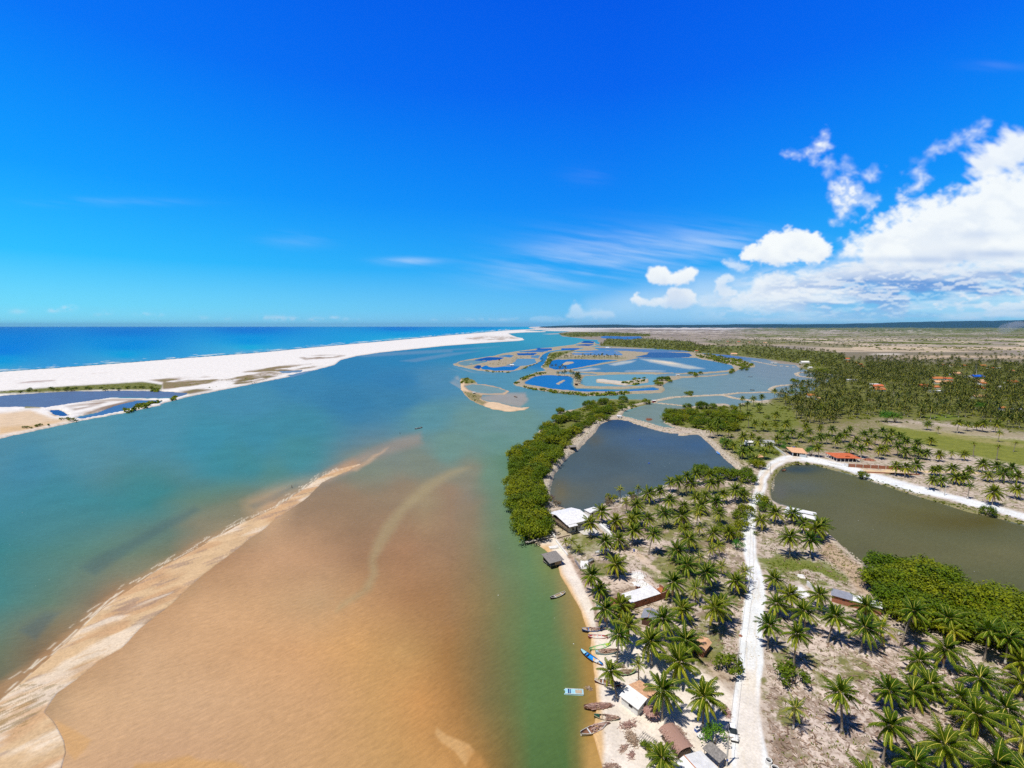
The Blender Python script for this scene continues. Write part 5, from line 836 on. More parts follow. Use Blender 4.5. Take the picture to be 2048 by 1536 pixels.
def hole(parent, name, lo, hi, m=None, framem=None):
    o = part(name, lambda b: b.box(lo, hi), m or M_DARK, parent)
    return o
def gable_fill(mb, w, d, z0, zr, ax='x', sh=0.0, mi=0):
    if ax == 'x':
        for x in (.05, w-.05): mb.add([(x,0,z0),(x,d,z0),(x,d*(.5+sh),zr-.1)], [(0,1,2)], mi)
    else:
        for y in (.05, d-.05): mb.add([(0,y,z0),(w,y,z0),(w*(.5+sh),y,zr-.1)], [(0,1,2)], mi)
def keep(u, v, ru, rv): KEEP_OUT.append((u, v, ru, rv))
# -- two-storey house with the great white roof on the river bank
o, yaw, L = frame(1139.5,1066,1180,1056); h1 = thing('house', 'two storey house with large white roof and river balcony beside the mangroves', 'house', o, yaw, mark='the white roofed river house')
W_, D_ = 9.6, 13.0
part('wall', lambda b: (walls(b, W_, D_, 0, 2.3, .2), walls(b, W_-2.2, D_-.6, 2.5, 4.1, .18, 0, 'l')), M_WALLW, h1)
part('floor_slab', lambda b: b.box((-1.6,-.4,2.3),(W_+.2,D_+.2,2.5)), M_WOOD, h1)
for i, q in enumerate(gable_roof(W_, D_, 4.15, 5.5, .9, 'x', sh=.06)): part('roof_slope', lambda b: b.slab([Vector(p) + Vector((-1.2 if p[0] < 0 else 0,0,0)) for p in q], .1), M_WHITE, h1)
part('roof_flap', lambda b: b.slab([(-1.8,-2.4,3.75),(2.4,-2.4,3.75),(2.4,-.95,4.02),(-1.8,-.95,4.02)], .08), M_WHITE, h1)
part('balcony_rail', lambda b: [b.box((-1.6,-.3+.0,2.5+z),(-1.52,D_,2.56+z)) for z in (.3,.6,.95)] + [b.box((-1.6,y,2.5),(-1.5,y+.08,3.5)) for y in (-.3,2,4.2,6.4,8.6,10.8,12.9)], M_WOOD, h1)
for y in (-.2, 3.2, 6.4, 9.6, 12.8): part('post', lambda b: b.box((-1.5,y,0),(-1.35,y+.15,4.1)), M_DARKW, h1)
part('back_room', lambda b: b.box((2.2,.6,2.5),(7.1,12.0,4.0)), M_BLUEWALL, h1)
for x in (1.0, 4.2, 7.0): hole(h1, 'window', (x,-.03,.9),(x+1.3,.02,1.9), M_GLASS)
hole(h1, 'door', (3.0,-.04,0),(3.9,.03,2.0))
o, yaw, L = frame(1180,1036,1203,1029); an = thing('annex', 'low flat white annex joined to the white roofed river house', 'annex', o, yaw); part('wall', lambda b: walls(b, 5.4, 3.4, 0, 2.4), M_WALLW, an); part('roof', lambda b: b.slab([(-.3,-.3,2.55),(5.7,-.3,2.55),(5.7,3.7,2.75),(-.3,3.7,2.75)], .1), M_WHITE, an); hole(an, 'door', (1,-.04,0),(1.9,.02,2.0)); keep(1155,1040,45,30)
def wall_line(name, pts, hgt, th, m, label, cat='wall', mark=None, posts=None, mp=None):
    P = [GP(u, v) for u, v in pts]; t = thing(name, label, cat, P[0], mark=mark); b = MB(); pb = MB()
    for a, c in zip(P[:-1], P[1:]):
        d = (c-a); d.z = 0; l = d.length; M = Matrix.Translation(a-P[0]) @ Matrix.Rotation(math.atan2(d.y, d.x), 4, 'Z'); b.box((0,-th/2,-.4),(l+.02,th/2,hgt), 0, M)
        if posts:
            n = max(1, int(l/posts))
            for i in range(n+1): x = l*i/n; q = MB(); q.box((x-.14,-th/2-.07,-.3),(x+.14,th/2+.07,hgt+.06), 0, M); q.build('post', mp, t)
    b.build('wall_panel', m, t); return t
wall_line('garden_wall', [(1090,1052),(1103,1066),(1110,1077)], .9, .5, M_WALLW, 'low white sea wall between the pier and the mangrove belt', mark='the low white sea wall'); wall_line('garden_wall', [(1112,1083),(1122,1096),(1135,1112)], .7, .4, M_WALLW, 'low white sea wall between the pier and the thatched boat shed')
wall_line('garden_wall', [(1200,1054),(1225,1076)], 1.5, 1.3, M_WALLW, 'thick white boundary wall beside the grey boat', mark='the thick white wall'); wall_line('garden_wall', [(1114,1078),(1140,1071)], .5, .15, M_WOOD, 'thin low fence crossing the lawn from the pier')
# -- pier
o, yaw, L = frame(1053.5,1091,1109,1077,0); pr = thing('pier', 'narrow grey plank pier over the river shallows', 'pier', (o.x,o.y,0), yaw, mark='the plank pier'); part('deck', lambda b: [b.box((i*.42,-.0,.95),(i*.42+.38,1.5,1.02)) for i in range(int(L/.42))], M_GREYW, pr); part('beam', lambda b: (b.box((0,.1,.8),(L,.22,.946)), b.box((0,1.28,.8),(L,1.4,.946))), M_WOOD, pr)
for i in range(6):
    for y in (.08, 1.3): part('pile', lambda b: b.tube([(i*L/5.2+.1,y,-1.2),(i*L/5.2+.1,y,1.25 if i in (0,2) else .95)], .09, 6), M_WOOD, pr)
# -- thatched boat shed on stilts
o, yaw, L = frame(1101,1138,1126,1131,.1); bs = thing('boat_shed', 'grey thatched boat shed on stilts at the water line', 'shed', o, yaw, mark='the thatched boat shed')
part('roof', lambda b: (b.slab([(-.7,-.5,2.5),(5.4,-.5,2.5),(5.2,4.6,3.7),(-.9,4.6,3.7)], .16), b.slab([(-.9,4.602,3.7),(5.2,4.602,3.7),(5.0,6.0,3.0),(-.7,6.0,3.0)], .14)), M_THATCHG, bs); part('wall', lambda b: (b.box((1.9,.1,1.0),(4.6,.2,2.35)), b.box((4.6,.2,.9),(4.7,5.0,2.8)), b.box((.1,4.9,1.0),(4.6,5.0,3.2))), M_WOOD, bs); part('floor', lambda b: b.box((.1,.2,.85),(4.6,5.0,.95)), M_GREYW, bs)
for x in (.1, 2.4, 4.6):
    for y in (.1, 2.6, 5.0): part('stilt', lambda b: b.tube([(x,y,-.8),(x,y,2.6+.2*y)], .08, 6), M_WOOD, bs)
# -- brick yard with white roof
o, yaw, L = frame(1237,1227,1339,1194); by = thing('brick_building', 'long low brick shed with white roof and an open walled yard', 'shed', o, yaw, mark='the long brick shed'); LB = L
part('wall', lambda b: (walls(b, LB*.84, 4.0, -.2, 2.3, .2), b.box((LB*.84+.003,0,-.2),(LB,.2,2.2)), b.box((LB-.2,.203,-.2),(LB,4.4,2.2))), M_BRICK, by); part('roof', lambda b: b.slab([(LB*.22,-.35,2.42),(LB*.80,-.35,2.42),(LB*.80,4.3,2.85),(LB*.22,4.3,2.85)], .09), M_WHITE, by)
for k in range(9): part('buttress', lambda b: b.box((k*LB/8.6+.1,-.1,-.2),(k*LB/8.6+.35,-.003,2.1)), M_BRICK, by)
hole(by, 'window', (LB*.5,-.02,1.2),(LB*.5+.6,.04,1.6)); hole(by, 'door', (LB*.3,3.98,0),(LB*.3+1,4.03,1.9)); part('tile_stack', lambda b: b.slab([(LB*.9,.5,1.0),(LB-.4,.5,1.0),(LB-.4,3.4,1.7),(LB*.9,3.4,1.7)], .3), M_TILE, by)
# -- small brick pump house
o, yaw, L = frame(1271,1180.5,1277.5,1183,.4); ph = thing('pump_house', 'tiny cube shaped brick pump house with white flat top', 'shed', o, yaw+.1, mark='the tiny brick pump house'); part('wall', lambda b: walls(b, 1.15, 1.15, 0, 1.5, .14), M_BRICK, ph); part('roof', lambda b: b.box((-.08,-.08,1.5),(1.23,1.23,1.6)), M_WHITE, ph); hole(ph, 'door', (.3,-.02,0),(.85,.03,1.2))
# -- grey sheet roofed hut
o, yaw, L = frame(1283,1249,1309,1256); mh = thing('hut', 'small hut with grey corrugated gable roof under the palms', 'hut', o, yaw, mark='the grey sheet roofed hut'); part('wall', lambda b: (walls(b, 3.6, 4.6, 0, 2.1), gable_fill(b, 3.6, 4.6, 2.1, 2.9, 'y')), M_DARKW, mh)
for q in gable_roof(3.6, 4.6, 2.05, 2.95, .3, 'y'): part('roof_slope', lambda b: b.slab(q, .07), M_METAL, mh)
part('ridge_cap', lambda b: b.tube([(1.8,-.35,3.0),(1.8,4.95,3.0)], .07, 6), M_TILEP, mh); hole(mh, 'door', (2.2,-.03,0),(3.0,.03,1.8)); part('water_tank', lambda b: b.tube([(.9,5.2,0),(.9,5.2,1.5)], .5, 10), M_WALLW, mh)
# -- half hidden tiled hut
o, yaw, L = frame(1379,1303,1400,1313); th_ = thing('hut', 'tiled hut half hidden under palms between beach and road', 'hut', o, yaw, mark='the half hidden tiled hut'); part('wall', lambda b: (walls(b, 3.6, 4.4, 0, 2.0), gable_fill(b, 3.6, 4.4, 2.0, 2.7, 'y', .12)), M_BRICK, th_)
for q in gable_roof(3.6, 4.4, 1.98, 2.75, .35, 'y', sh=.3): part('roof_slope', lambda b: b.slab(q, .08), M_TILEP, th_)
hole(th_, 'door', (1.2,-.03,0),(2.0,.03,1.8))
# -- beach house half tiled half white
o, yaw, L = frame(1275,1433,1312,1402.5); bh = thing('house', 'small beach house with half white half orange tiled roof', 'house', o, yaw, mark='the half white half orange house'); wB, dB = L, 4.4
part('wall', lambda b: (walls(b, wB, dB, 0, 2.1), gable_fill(b, wB, dB, 2.1, 3.0, 'y', -.08)), M_WALLW, bh); qs = gable_roof(wB, dB, 2.08, 3.05, .4, 'y', sh=-.08); part('roof_slope', lambda b: b.slab(qs[0], .09), M_WHITE, bh)['label'] = 'white painted roof slope'; part('roof_slope', lambda b: b.slab(qs[1], .09), M_TILEP, bh)['label'] = 'orange clay tile roof slope'
hole(bh, 'door', (2.2,-.03,0),(3.0,.03,1.85)); hole(bh, 'window', (-.03,1.4,.9),(.03,2.4,1.7)); hole(bh, 'window', (4.0,-.03,.9),(4.9,.03,1.7))
# -- palm leaf parasol
p = GP(1302,1436); pp = thing('palm_leaf_parasol', 'round shaggy palm leaf shelter beside the half orange house', 'shelter', p, mark='the palm leaf shelter'); part('post', lambda b: b.tube([(0,0,0),(0,0,2.3)], .08, 6), M_WOOD, pp)
def thatch_cone(b, R, r, z0, z1, n=170):
    for k in range(n):
        a = R.uniform(0, 2*PI); t = R.uniform(0, .55); l = R.uniform(.4, .6); p0 = Vector((math.cos(a)*r*t, math.sin(a)*r*t, z1+(z0-z1)*t+R.uniform(0,.06))); t2 = min(t+l, 1.12); a2 = a+R.uniform(-.08,.08); p1 = Vector((math.cos(a2)*r*t2, math.sin(a2)*r*t2, z1+(z0-z1)*t2+R.uniform(-.05,.05))); s = Vector((-math.sin(a), math.cos(a), 0))*R.uniform(.05,.12); b.add([p0-s*.4, p0+s*.4, p1+s, p1-s], [(0,1,2,3)], 0, R.uniform(0,1))
M_STRAW = leaf_mat('dry_palm_leaf', (.15,.10,.065), (.29,.20,.135), (.42,.31,.22), (.52,.44,.34), .08, .2)
part('roof', lambda b: (b.loft([[Vector((math.cos(2*PI*k/14)*r, math.sin(2*PI*k/14)*r, z)) for k in range(14)] for r, z in ((1.65,1.7),(.9,2.15),(.05,2.5))]), thatch_cone(b, random.Random(3), 1.8, 1.62, 2.58)), M_STRAW, pp)
# -- long thatched hut
o, yaw, L = frame(1324,1478,1357,1521); tl = thing('thatched_hut', 'long hut with brown rounded thatch roof and slatted wall', 'hut', o, yaw, mark='the long thatched hut'); dT = 2.9
part('roof', lambda b: (b.loft([[Vector((x, dT*.5-(dT*.5+.5)*math.cos(PI*k/8), 1.75+.95*math.sin(PI*k/8)**.8)) for k in range(9)] for x in (-.5, L*.33, L*.66, L+.4)], 0, False, False), [b.add([(x,y,z),(x+w,y,z),(x+w*.8,y+dy,z+dz),(x,y+dy,z+dz)], [(0,1,2,3)], 0, random.random()) for x, w, y, z, dy, dz in [(random.uniform(-.5,L+.2), random.uniform(.05,.15), dT*.5-(dT*.5+.52)*math.cos(a), 1.78+.95*math.sin(a)**.8, -.35*math.cos(a), -.12) for a in [random.uniform(.1, PI-.1) for _ in range(240)]]]), M_STRAW, tl)
part('slat_wall', lambda b: [b.box((i*.22,.0,0),(i*.22+.13,.07,1.85)) for i in range(int(L/.22))], M_TILEP if 0 else M_WOOD, tl); part('wall', lambda b: walls(b, L, dT, 0, 1.8, .1, 0, 'f'), M_WOOD, tl)
# -- big white roof at the road end and its grey lean-to
o, yaw, L = frame(1358,1560,1397,1518); wr_ = thing('house', 'white roofed house with brown ridge line beside the grey thatch porch', 'house', o, yaw - 0.0, mark='the white house by the car')
def ridge_house():
    a = G(1370,1513,3.2); b_ = G(1391,1536,3.2); d = (b_-a).normalized(); s = Vector((-d.y, d.x, 0)); s = s if s.x > 0 else -s; r1 = G(1394,1493,2.4); k = (r1-a).dot(s); e = G(1354,1536,2.4); k2 = max((a-e).dot(s), 2.6); return a, d, s, k, k2
ra, rd, rs, kr, kl = ridge_house(); wr_.location = (ra.x, ra.y, zat(ra.x, ra.y)); wr_.rotation_euler = (0,0,math.atan2(rd.y, rd.x)); LL = 7.5; sg = 1 if rd.cross(rs).z > 0 else -1
part('roof_slope', lambda b: b.slab([(-.3,0,2.75),(LL,0,2.75),(LL,sg*kr,2.0),(-.3,sg*kr,2.0)], .09), M_WHITE, wr_); part('roof_slope', lambda b: b.slab([(-.3,-.003*sg,2.75),(LL,-.003*sg,2.75),(LL,-sg*kl,2.0),(-.3,-sg*kl,2.0)], .09), M_WHITE, wr_); part('ridge_tiles', lambda b: b.tube([(-.3,0,2.76),(LL,0,2.76)], .09, 6), M_TILE, wr_)
part('wall', lambda b: b.box((0,min(sg*kr*.9,-sg*kl*.9),0),(LL-.3,max(sg*kr*.9,-sg*kl*.9),1.9)), M_WALLW, wr_)
o, yaw, L = frame(1408.5,1514,1437,1540); lt = thing('porch', 'lean to porch with rough grey thatch beside the road', 'porch', o, yaw, mark='the grey thatch porch'); part('roof', lambda b: b.slab([(-.3,-.3,1.9),(3.5,-.3,1.9),(3.5,2.1,2.3),(-.3,2.1,2.3)], .16), M_THATCHG, lt)
for x in (0, 3.2):
    for y in (0, 1.8): part('post', lambda b: b.tube([(x,y,0),(x,y,1.85+.15*y)], .06, 6), M_WOOD, lt)
# -- brick sheds on the slope beyond the road
o, yaw, L = frame(1663,1203,1762,1231); rb = thing('brick_building', 'long brick shed with grey and white sheet roof beside the mangrove thicket', 'shed', o, yaw, mark='the brick shed by the mangroves'); part('wall', lambda b: walls(b, L, 3.2, -.2, 2.2), M_BRICK, rb)
part('roof_sheet', lambda b: b.slab([(-.3,-.4,2.3),(L*.42,-.4,2.3),(L*.42,3.5,2.75),(-.3,3.5,2.75)], .07), M_METAL, rb)['label'] = 'grey corrugated half of the roof'; part('roof_sheet', lambda b: b.slab([(L*.425,-.2,2.3),(L+.2,-.2,2.3),(L+.2,3.3,2.62),(L*.425,3.3,2.62)], .08), M_WHITE, rb)['label'] = 'white half of the roof'; hole(rb, 'window', (2.6,-.03,1.3),(3.4,.03,1.7)); hole(rb, 'door', (9.0,-.03,0),(9.9,.03,1.9))
wall_line('boundary_wall', [(1614,1171),(1631,1184)], 1.6, .4, M_WALLW, 'short white plastered wall ahead of the slope brick shed', mark='the short white wall'); keep(1700,1200,60,20)
# -- white pond building
o, yaw, L = frame(1569,1036,1628,1049); wb = thing('house', 'long white building with stepped roof on the pond shore', 'house', o, yaw, mark='the white pond building'); dW = 7.6
part('wall', lambda b: (walls(b, L, dW, -.2, 2.6), b.box((1.0,2.6,2.6),(L-.6,dW-.3,3.0))), M_WALLW, wb); part('roof', lambda b: b.slab([(-.4,2.4,3.3),(L-.4,2.4,3.3),(L-.2,dW+.4,2.75),(-.4,dW+.4,2.75)], .1), M_WHITE, wb); part('veranda_roof', lambda b: b.slab([(-.4,-.9,2.45),(L+.6,-.9,2.45),(L+.6,2.2,2.95),(-.4,2.2,2.95)], .09), M_WHITE, wb)
for x in (1.5, 4.5, 7.5, 10.5): hole(wb, 'window', (x,-.03,.9),(x+1,.03,1.8), M_GLASS)
hole(wb, 'door', (13,-.03,0),(14,.03,2)); keep(1595,1022,50,22)
# -- peach tiled house, red hipped veranda house
o, yaw, L = frame(1585.5,912.5,1612,915); pe = thing('house', 'peach tiled house with pale walls at the road bend', 'house', o, yaw, mark='the peach tiled house'); part('wall', lambda b: (b.box((.2,2.2,0),(L-.2,7.8,2.7)), b.box((L*.5,-.4,0),(L,.0,1.7)), b.box((-.3,-.4,0),(.1,.0,2.2))), M_WALLB, pe); part('roof_slope', lambda b: b.slab([(-.7,-.6,2.7),(L+.8,-.6,2.7),(L-1.2,7.2,4.3),(-3.4,7.2,4.3)], .12), M_TILEP, pe); part('roof_slope', lambda b: b.slab([(-3.4,7.204,4.3),(L-1.2,7.204,4.3),(L-1.2,10.4,3.1),(-3.4,10.4,3.1)], .12), M_TILEP, pe)
for x in (0, L*.33, L*.66, L): part('post', lambda b: b.box((x-.1,-.3,0),(x+.1,-.1,2.6)), M_WALLW, pe)
hole(pe, 'opening', (.6,2.15,0),(L*.5,2.19,2.1)); part('rooftop_tank', lambda b: b.tube([(L*.2,9.6,3.4),(L*.2,9.6,4.3)], .7, 10), M_BLUEP, pe); keep(1592,900,36,20)
o, yaw, L = frame(1674,923.5,1719,924.5); hip = thing('house', 'red hip roofed house with white columned veranda beside the road', 'house', o, yaw, mark='the red hip roofed house'); dH = 11.5
part('roof', lambda b: (b.slab([(-.9,-.9,2.6),(L+.9,-.9,2.6),(L-4.6,dH*.5,4.3),(4.6,dH*.5,4.3)], .1), b.slab([(-.9,dH+.9,2.6),(L+.9,dH+.9,2.6),(L-4.6,dH*.5+.01,4.3),(4.6,dH*.5+.01,4.3)], .1), b.add([(-.9,-.9,2.6),(4.6,dH*.5,4.3),(-.9,dH+.9,2.6)], [(0,1,2)]), b.add([(L+.9,-.9,2.6),(L+.9,dH+.9,2.6),(L-4.6,dH*.5,4.3)], [(0,1,2)])), M_TILER, hip)
part('dormer', lambda b: (b.add([(L*.38,.9,3.3),(L*.62,.9,3.3),(L*.5,1.1,4.0),(L*.5,4.6,4.02)], [(0,1,2),(1,3,2),(3,0,2)]),), M_TILER, hip); part('wall', lambda b: walls(b, L-3, dH-3.2, 0, 2.5), M_BLUEWALL, hip).location = (1.5,1.7,0); part('floor', lambda b: b.box((-.6,-.6,-.2),(L+.6,dH+.6,.15)), M_CONC, hip)
for i in range(7): part('column', lambda b: b.box((-.4+i*(L+.8)/6-.12,-.45,.15),(-.4+i*(L+.8)/6+.12,-.2,2.55)), M_WALLW, hip)
for i in range(1, 5): part('column', lambda b: b.box((-.5,i*dH/4-.12,.15),(-.26,i*dH/4+.12,2.55)), M_WALLW, hip)
for x in (3, 6.2, 9.4): hole(hip, 'window', (x,1.66,.9),(x+1.1,1.705,1.9), M_DARK)
hole(hip, 'door', (L*.8,1.66,.15),(L*.8+1,1.705,2.2)); keep(1688,913,42,18)
wall_line('brick_wall', [(1696,934),(1802,940)], 2.0, .2, M_BRICK, 'long raw brick boundary wall with pale posts along the sandy branch road', mark='the long brick wall', posts=3.6, mp=M_CONC); wall_line('boundary_wall', [(1688,932),(1696,934.3)], 2.0, .25, M_WALLW, 'short white gate wall at the end of the long brick wall'); wall_line('brick_foundation', [(1716,944.5),(1770,947),(1838,950)], .6, .5, M_BRICK, 'low unfinished brick foundation along the sandy branch road', 'foundation', posts=4.0, mp=M_BRICK)
wall_line('garden_wall', [(1655,926),(1684,932.5)], .9, .25, M_WALLW, 'low white garden wall in front of the red hip roofed house'); keep(1740,938,60,12)
def heap(name, u, v, r, h, m, label, cat='pile', n=60, sx=1.0, bs=.12, mark=None):
    p = GP(u, v); R = random.Random(int(u*13+v)); b = MB(); ng = 12
    b.loft([[Vector((math.cos(2*PI*k/ng)*r*q*sx*(1+.2*math.sin(k*2.3+q*4)), math.sin(2*PI*k/ng)*r*q*(1+.2*math.cos(k*1.7+q*3)), h*(1-q)**.7-.05)) for k in range(ng)] for q in (1.0,.72,.4,.05)])
    for _ in range(n):
        a = R.uniform(0, 2*PI); q = R.uniform(0,1.1); c = Vector((math.cos(a)*r*q*sx, math.sin(a)*r*q, max(h*(1-min(q,1))**.7,.02))); M = Matrix.Translation(c) @ Matrix.Rotation(R.uniform(0,3), 4, 'Z') @ Matrix.Rotation(R.uniform(-.5,.5), 4, 'X'); s = bs*R.uniform(.5,1.3); b.box((-s,-s*.6,-s*.5),(s,s*.6,s*.5), 0, M)
    o = b.build(name, m, None, False, p); tag(o, label, cat)
    if mark: LAND.append((mark, p.x, p.y))
    return o
heap('brick_pile', 1738, 920, 2.6, .9, M_BRICK, 'loose pile of red bricks beyond the red hip roofed house', n=120, sx=1.5, bs=.2); M_GRAV = mat('white_gravel', (.74,.73,.71), .95, .12, 4.0, bmp=.5)
heap('gravel_pile', 1637, 921.5, 2.2, 1.0, M_GRAV, 'taller white gravel heap between the two tiled houses', n=40, sx=1.4); heap('gravel_pile', 1652, 925.5, 2.2, .6, M_GRAV, 'lower white gravel heap at the roadside before the red hip roof', n=40, sx=1.8); heap('rubble_pile', 1603, 1153, 1.3, .4, M_GRAV, 'white rubble heap ahead of the short white wall', n=40, bs=.2)
heap('shell_pile', 1275, 1151, 2.4, .35, M_GRAV, 'white shell heap on bare ground near the tiny pump house', n=140, sx=1.2, bs=.14); heap('shell_pile', 1282, 1168, 2.6, .18, M_GRAV, 'flat spread of white shells right behind the tiny pump house', n=120, sx=1.4, bs=.12); heap('brick_pile', 1481, 1272, .5, .35, M_BRICK, 'small red brick heap on the road verge', n=30, bs=.1)
# -- huts on the banks
def hut(u, v, w, d, h, wallm, roofm, label, yaw=.1, name='hut', cat='hut', openf=False, flat=False, mark=None):
    p = GP(u, v); t = thing(name, label, cat, p, yaw, mark=mark); part('wall', lambda b: walls(b, w, d, 0, h, .14, 0, 'f' if openf else ''), wallm, t)
    if flat: part('roof', lambda b: b.slab([(-.3,-.3,h+.1),(w+.3,-.3,h+.1),(w+.3,d+.3,h+.3),(-.3,d+.3,h+.3)], .1), roofm, t)
    else:
        for q in gable_roof(w, d, h, h+.28*w*.5+.35, .35, 'x'): part('roof_slope', lambda b: b.slab(q, .09), roofm, t)
    if not openf: hole(t, 'door', (w*.35,-.03,0),(w*.35+.8,.03,min(1.9,h-.2)))
    return t
hut(1140.5,900,4.2,3.4,2.0,M_WOOD,M_THATCHG,'open thatched hut on the stone dike beside the mangrove belt',.15,openf=True,mark='the open hut on the dike'); hut(1234,834,3.6,3.0,1.9,M_WALLW,M_WHITE,'tiny white hut where two stone dikes meet',-.4,flat=True,mark='the tiny white dike hut'); hut(1306,806,3.2,3.0,2.6,mat('red_painted_wall', (.32,.06,.07), .8),M_WHITE,'small dark red hut with white flat roof at the lagoon dike corner',0,flat=True,mark='the dark red dike hut')
hut(946,788,3.0,3.0,1.8,M_WALLW,M_WHITE,'small white hut beside the oval island pond',.2,flat=True,mark='the white hut by the oval pond'); hut(1020,732.5,8.0,4,2.6,M_WALLW,M_WHITE,'white shed on the near bank of the upper pond island',.05,mark='the white shed on the upper island'); hut(940,728.8,5,3,2,M_WALLW,M_WHITE,'white lean to at the sandy tip of the upper pond island',.05,flat=True); hut(997,720.8,4,3,2.4,M_DARKW,M_DARKW,'dark wooden hut amid the upper pond island',.0,flat=True)
hut(1353,752.6,6,4,2.4,M_WALLW,M_WHITE,'white hut on the salt pond bank beside the mangrove tuft',.0,flat=True,mark='the white salt pond hut'); hut(1151,771,3.5,3,2.2,M_DARKW,M_THATCH,'small brown hut on the palm islet between the blue ponds',.2); hut(1150,758.5,3.5,3,2.0,M_WALLW,M_WHITE,'pale hut at the far end of the palm islet',.2,flat=True); hut(1500,753.5,0,0,0,M_WALLW,M_WHITE,'x',0) if 0 else None
hut(1514.5,922,4.2,3.6,2.4,M_WOOD,M_TILEP,'small wooden hut with orange tiled roof among palms by the pond',.3,mark='the wooden tiled hut'); hut(1493,892,5,4,2.6,M_WALLW,M_WHITE,'white house hidden among palms beyond the pond',.0,'house','house',mark='the white house hidden in palms'); hut(1520,892.5,9,5,2.8,M_WALLW,M_METAL,'long white house with grey roof among palms beyond the pond',-.25,'house','house',mark='the long white house in palms')
wall_line('boundary_wall', [(1546,893),(1560,903),(1572,912)], 1.2, .25, M_WALLW, 'white garden wall leading down to the road bend')
# -- the village in the grove
VIL = [(1548,727,16,7,M_WALLW,M_WHITE,'white lagoon side shed with pale roof at the inlet',1),(1612,727,24,12,M_WALLW,M_WHITE,'long white building above the lagoon inlet',0),(1622,737.5,10,6,M_WALLW,M_WHITE,'small white shed at the lagoon inlet shore',0),(1694,719.5,16,8,M_WALLW,M_TILER,'red roofed house highest of the four above the inlet grove',0),(1697,725.5,13,8,M_WALLW,M_TILE,'orange roofed house just below the highest inlet grove roof',0),(1711,728,12,8,M_WALLW,M_TILE,'orange roofed house furthest down in the inlet grove',0),(1722,731,11,8,M_WALLW,M_TILER,'red roofed house nearest the village in the inlet grove',0),(1727,736,10,7,M_WALLW,M_TILE,'tall narrow orange roof in the inlet grove',0),
 (1705,763,22,8,M_WALLW,M_WHITE,'long low white roof with orange edge in the middle grove',1),(1752,772,14,8,M_WALLW,M_WHITE,'white roofed house beside a red gable in the middle grove',1),(1757,776,18,9,M_WALLW,M_TILER,'red gabled house with white front in the middle grove',0),(1762,783,18,9,M_WALLB,M_TILE,'orange roofed house in front of the red gabled one',0),(1624,795,12,6,M_WALLW,M_TILE,'orange roofed hut at the lagoon palms',0),(1640,801,9,5,M_WALLW,M_TILEP,'pale tiled hut just inland of the lagoon palms',0),
 (1889,732,10,7,M_WALLW,M_TILE,'small orange roof at the sandy top edge of the village',0),(1905,733,12,7,M_WALLW,M_TILEP,'pale orange roof at the sandy top edge of the village',0),(1930,733.5,14,8,M_WALLW,M_TILER,'red roof at the top of the village before the tower',0),(1968,734,18,8,M_WALLW,M_TILE,'orange house at the top of the village past the tower',0),(1984,738.5,15,8,M_WALLW,M_TILER,'wide red roof below the top orange house past the tower',0),(1998,738,11,8,M_WALLW,M_WHITE,'pale roof next to the wide red roof past the tower',1),(2026,745,14,8,M_WALLW,M_TILE,'orange roof alone in the trees at the village edge',0),
 (1919,751,24,11,M_WALLW,M_TILEP,'white two storey house with pale tiles beside the tower',0),(1940,755.5,14,8,M_WALLW,M_WHITE,'white house at the foot of the lattice tower',1),(1958,756,20,12,M_BLUEWALL,M_BLUEROOF,'bright blue roofed hall beside the lattice tower',0),(1877,760.5,22,9,M_WALLW,M_TILE,'long orange roof at the village street corner',0),(1897,760.5,14,9,M_WALLW,M_TILER,'red roof touching the long orange one in the village',0),(1882,768,20,9,M_WALLW,M_TILEP,'pale orange roof in the middle row of the village',0),(1899,767,13,9,M_WALLW,M_TILE,'orange roof at the end of the middle village row',0),(1850,776,22,9,M_WALLW,M_TILER,'wide red roof at the near end of the village',0),(1872,778,14,8,M_WALLW,M_TILE,'orange roof next to the wide red near one',0),(1876,786,18,8,M_WALLW,M_WHITE,'white building in the sandy village yard',1),
 (1954,766,22,10,M_WALLW,M_TILEP,'broad pale tiled roof below the blue hall',0),(1970,770,12,8,M_WALLW,M_TILE,'orange roof below the broad pale one',0),(1960,780,14,9,M_WALLW,M_TILER,'red roof lowest in the column under the blue hall',0),(2004,778,10,7,M_WALLW,M_WHITE,'grey white gable alone among the far palms',0),(2030,768,20,9,M_WALLW,M_TILER,'red roof at the far end of the village street',0),(1962,798,17,7,M_WALLW,M_TILEP,'low flat peach roof by itself in the near grove',0),(2010,821,9,5,M_WALLW,M_TILE,'tiny orange roof deep in the near grove',0),(2035,824,18,6,M_WALLW,M_WHITE,'white shed at the edge of the near grove',1),(1362,681,0,0,None,None,'',0),
 (1215,696.5,16,9,M_WALLW,M_WHITE,'white house on the shore of the far ponds',0),(1223,695.5,10,9,M_WALLW,M_WHITE,'white block beside the far pond shore house',1),(1468,709.5,22,14,M_WALLW,M_TILEP,'big open tiled shelter on the far lagoon shore',0),(1394,703.5,14,8,M_WALLW,M_TILER,'red roofed house at the corner of the far palm grove',0),(1456,684,18,8,M_WALLW,M_TILE,'orange roof in the distant hamlet before the dunes',0),(1478,684.5,22,9,M_WALLW,M_TILER,'red roof in the distant hamlet before the dunes',0),(1500,685.5,18,9,M_WALLW,M_TILE,'orange roof at the edge of the distant hamlet',0),(1530,686.5,20,9,M_WALLW,M_TILEP,'pale roof last in the distant hamlet',0),(1440,682,20,9,M_WALLW,M_WHITE,'white roof first in the distant hamlet',1)]
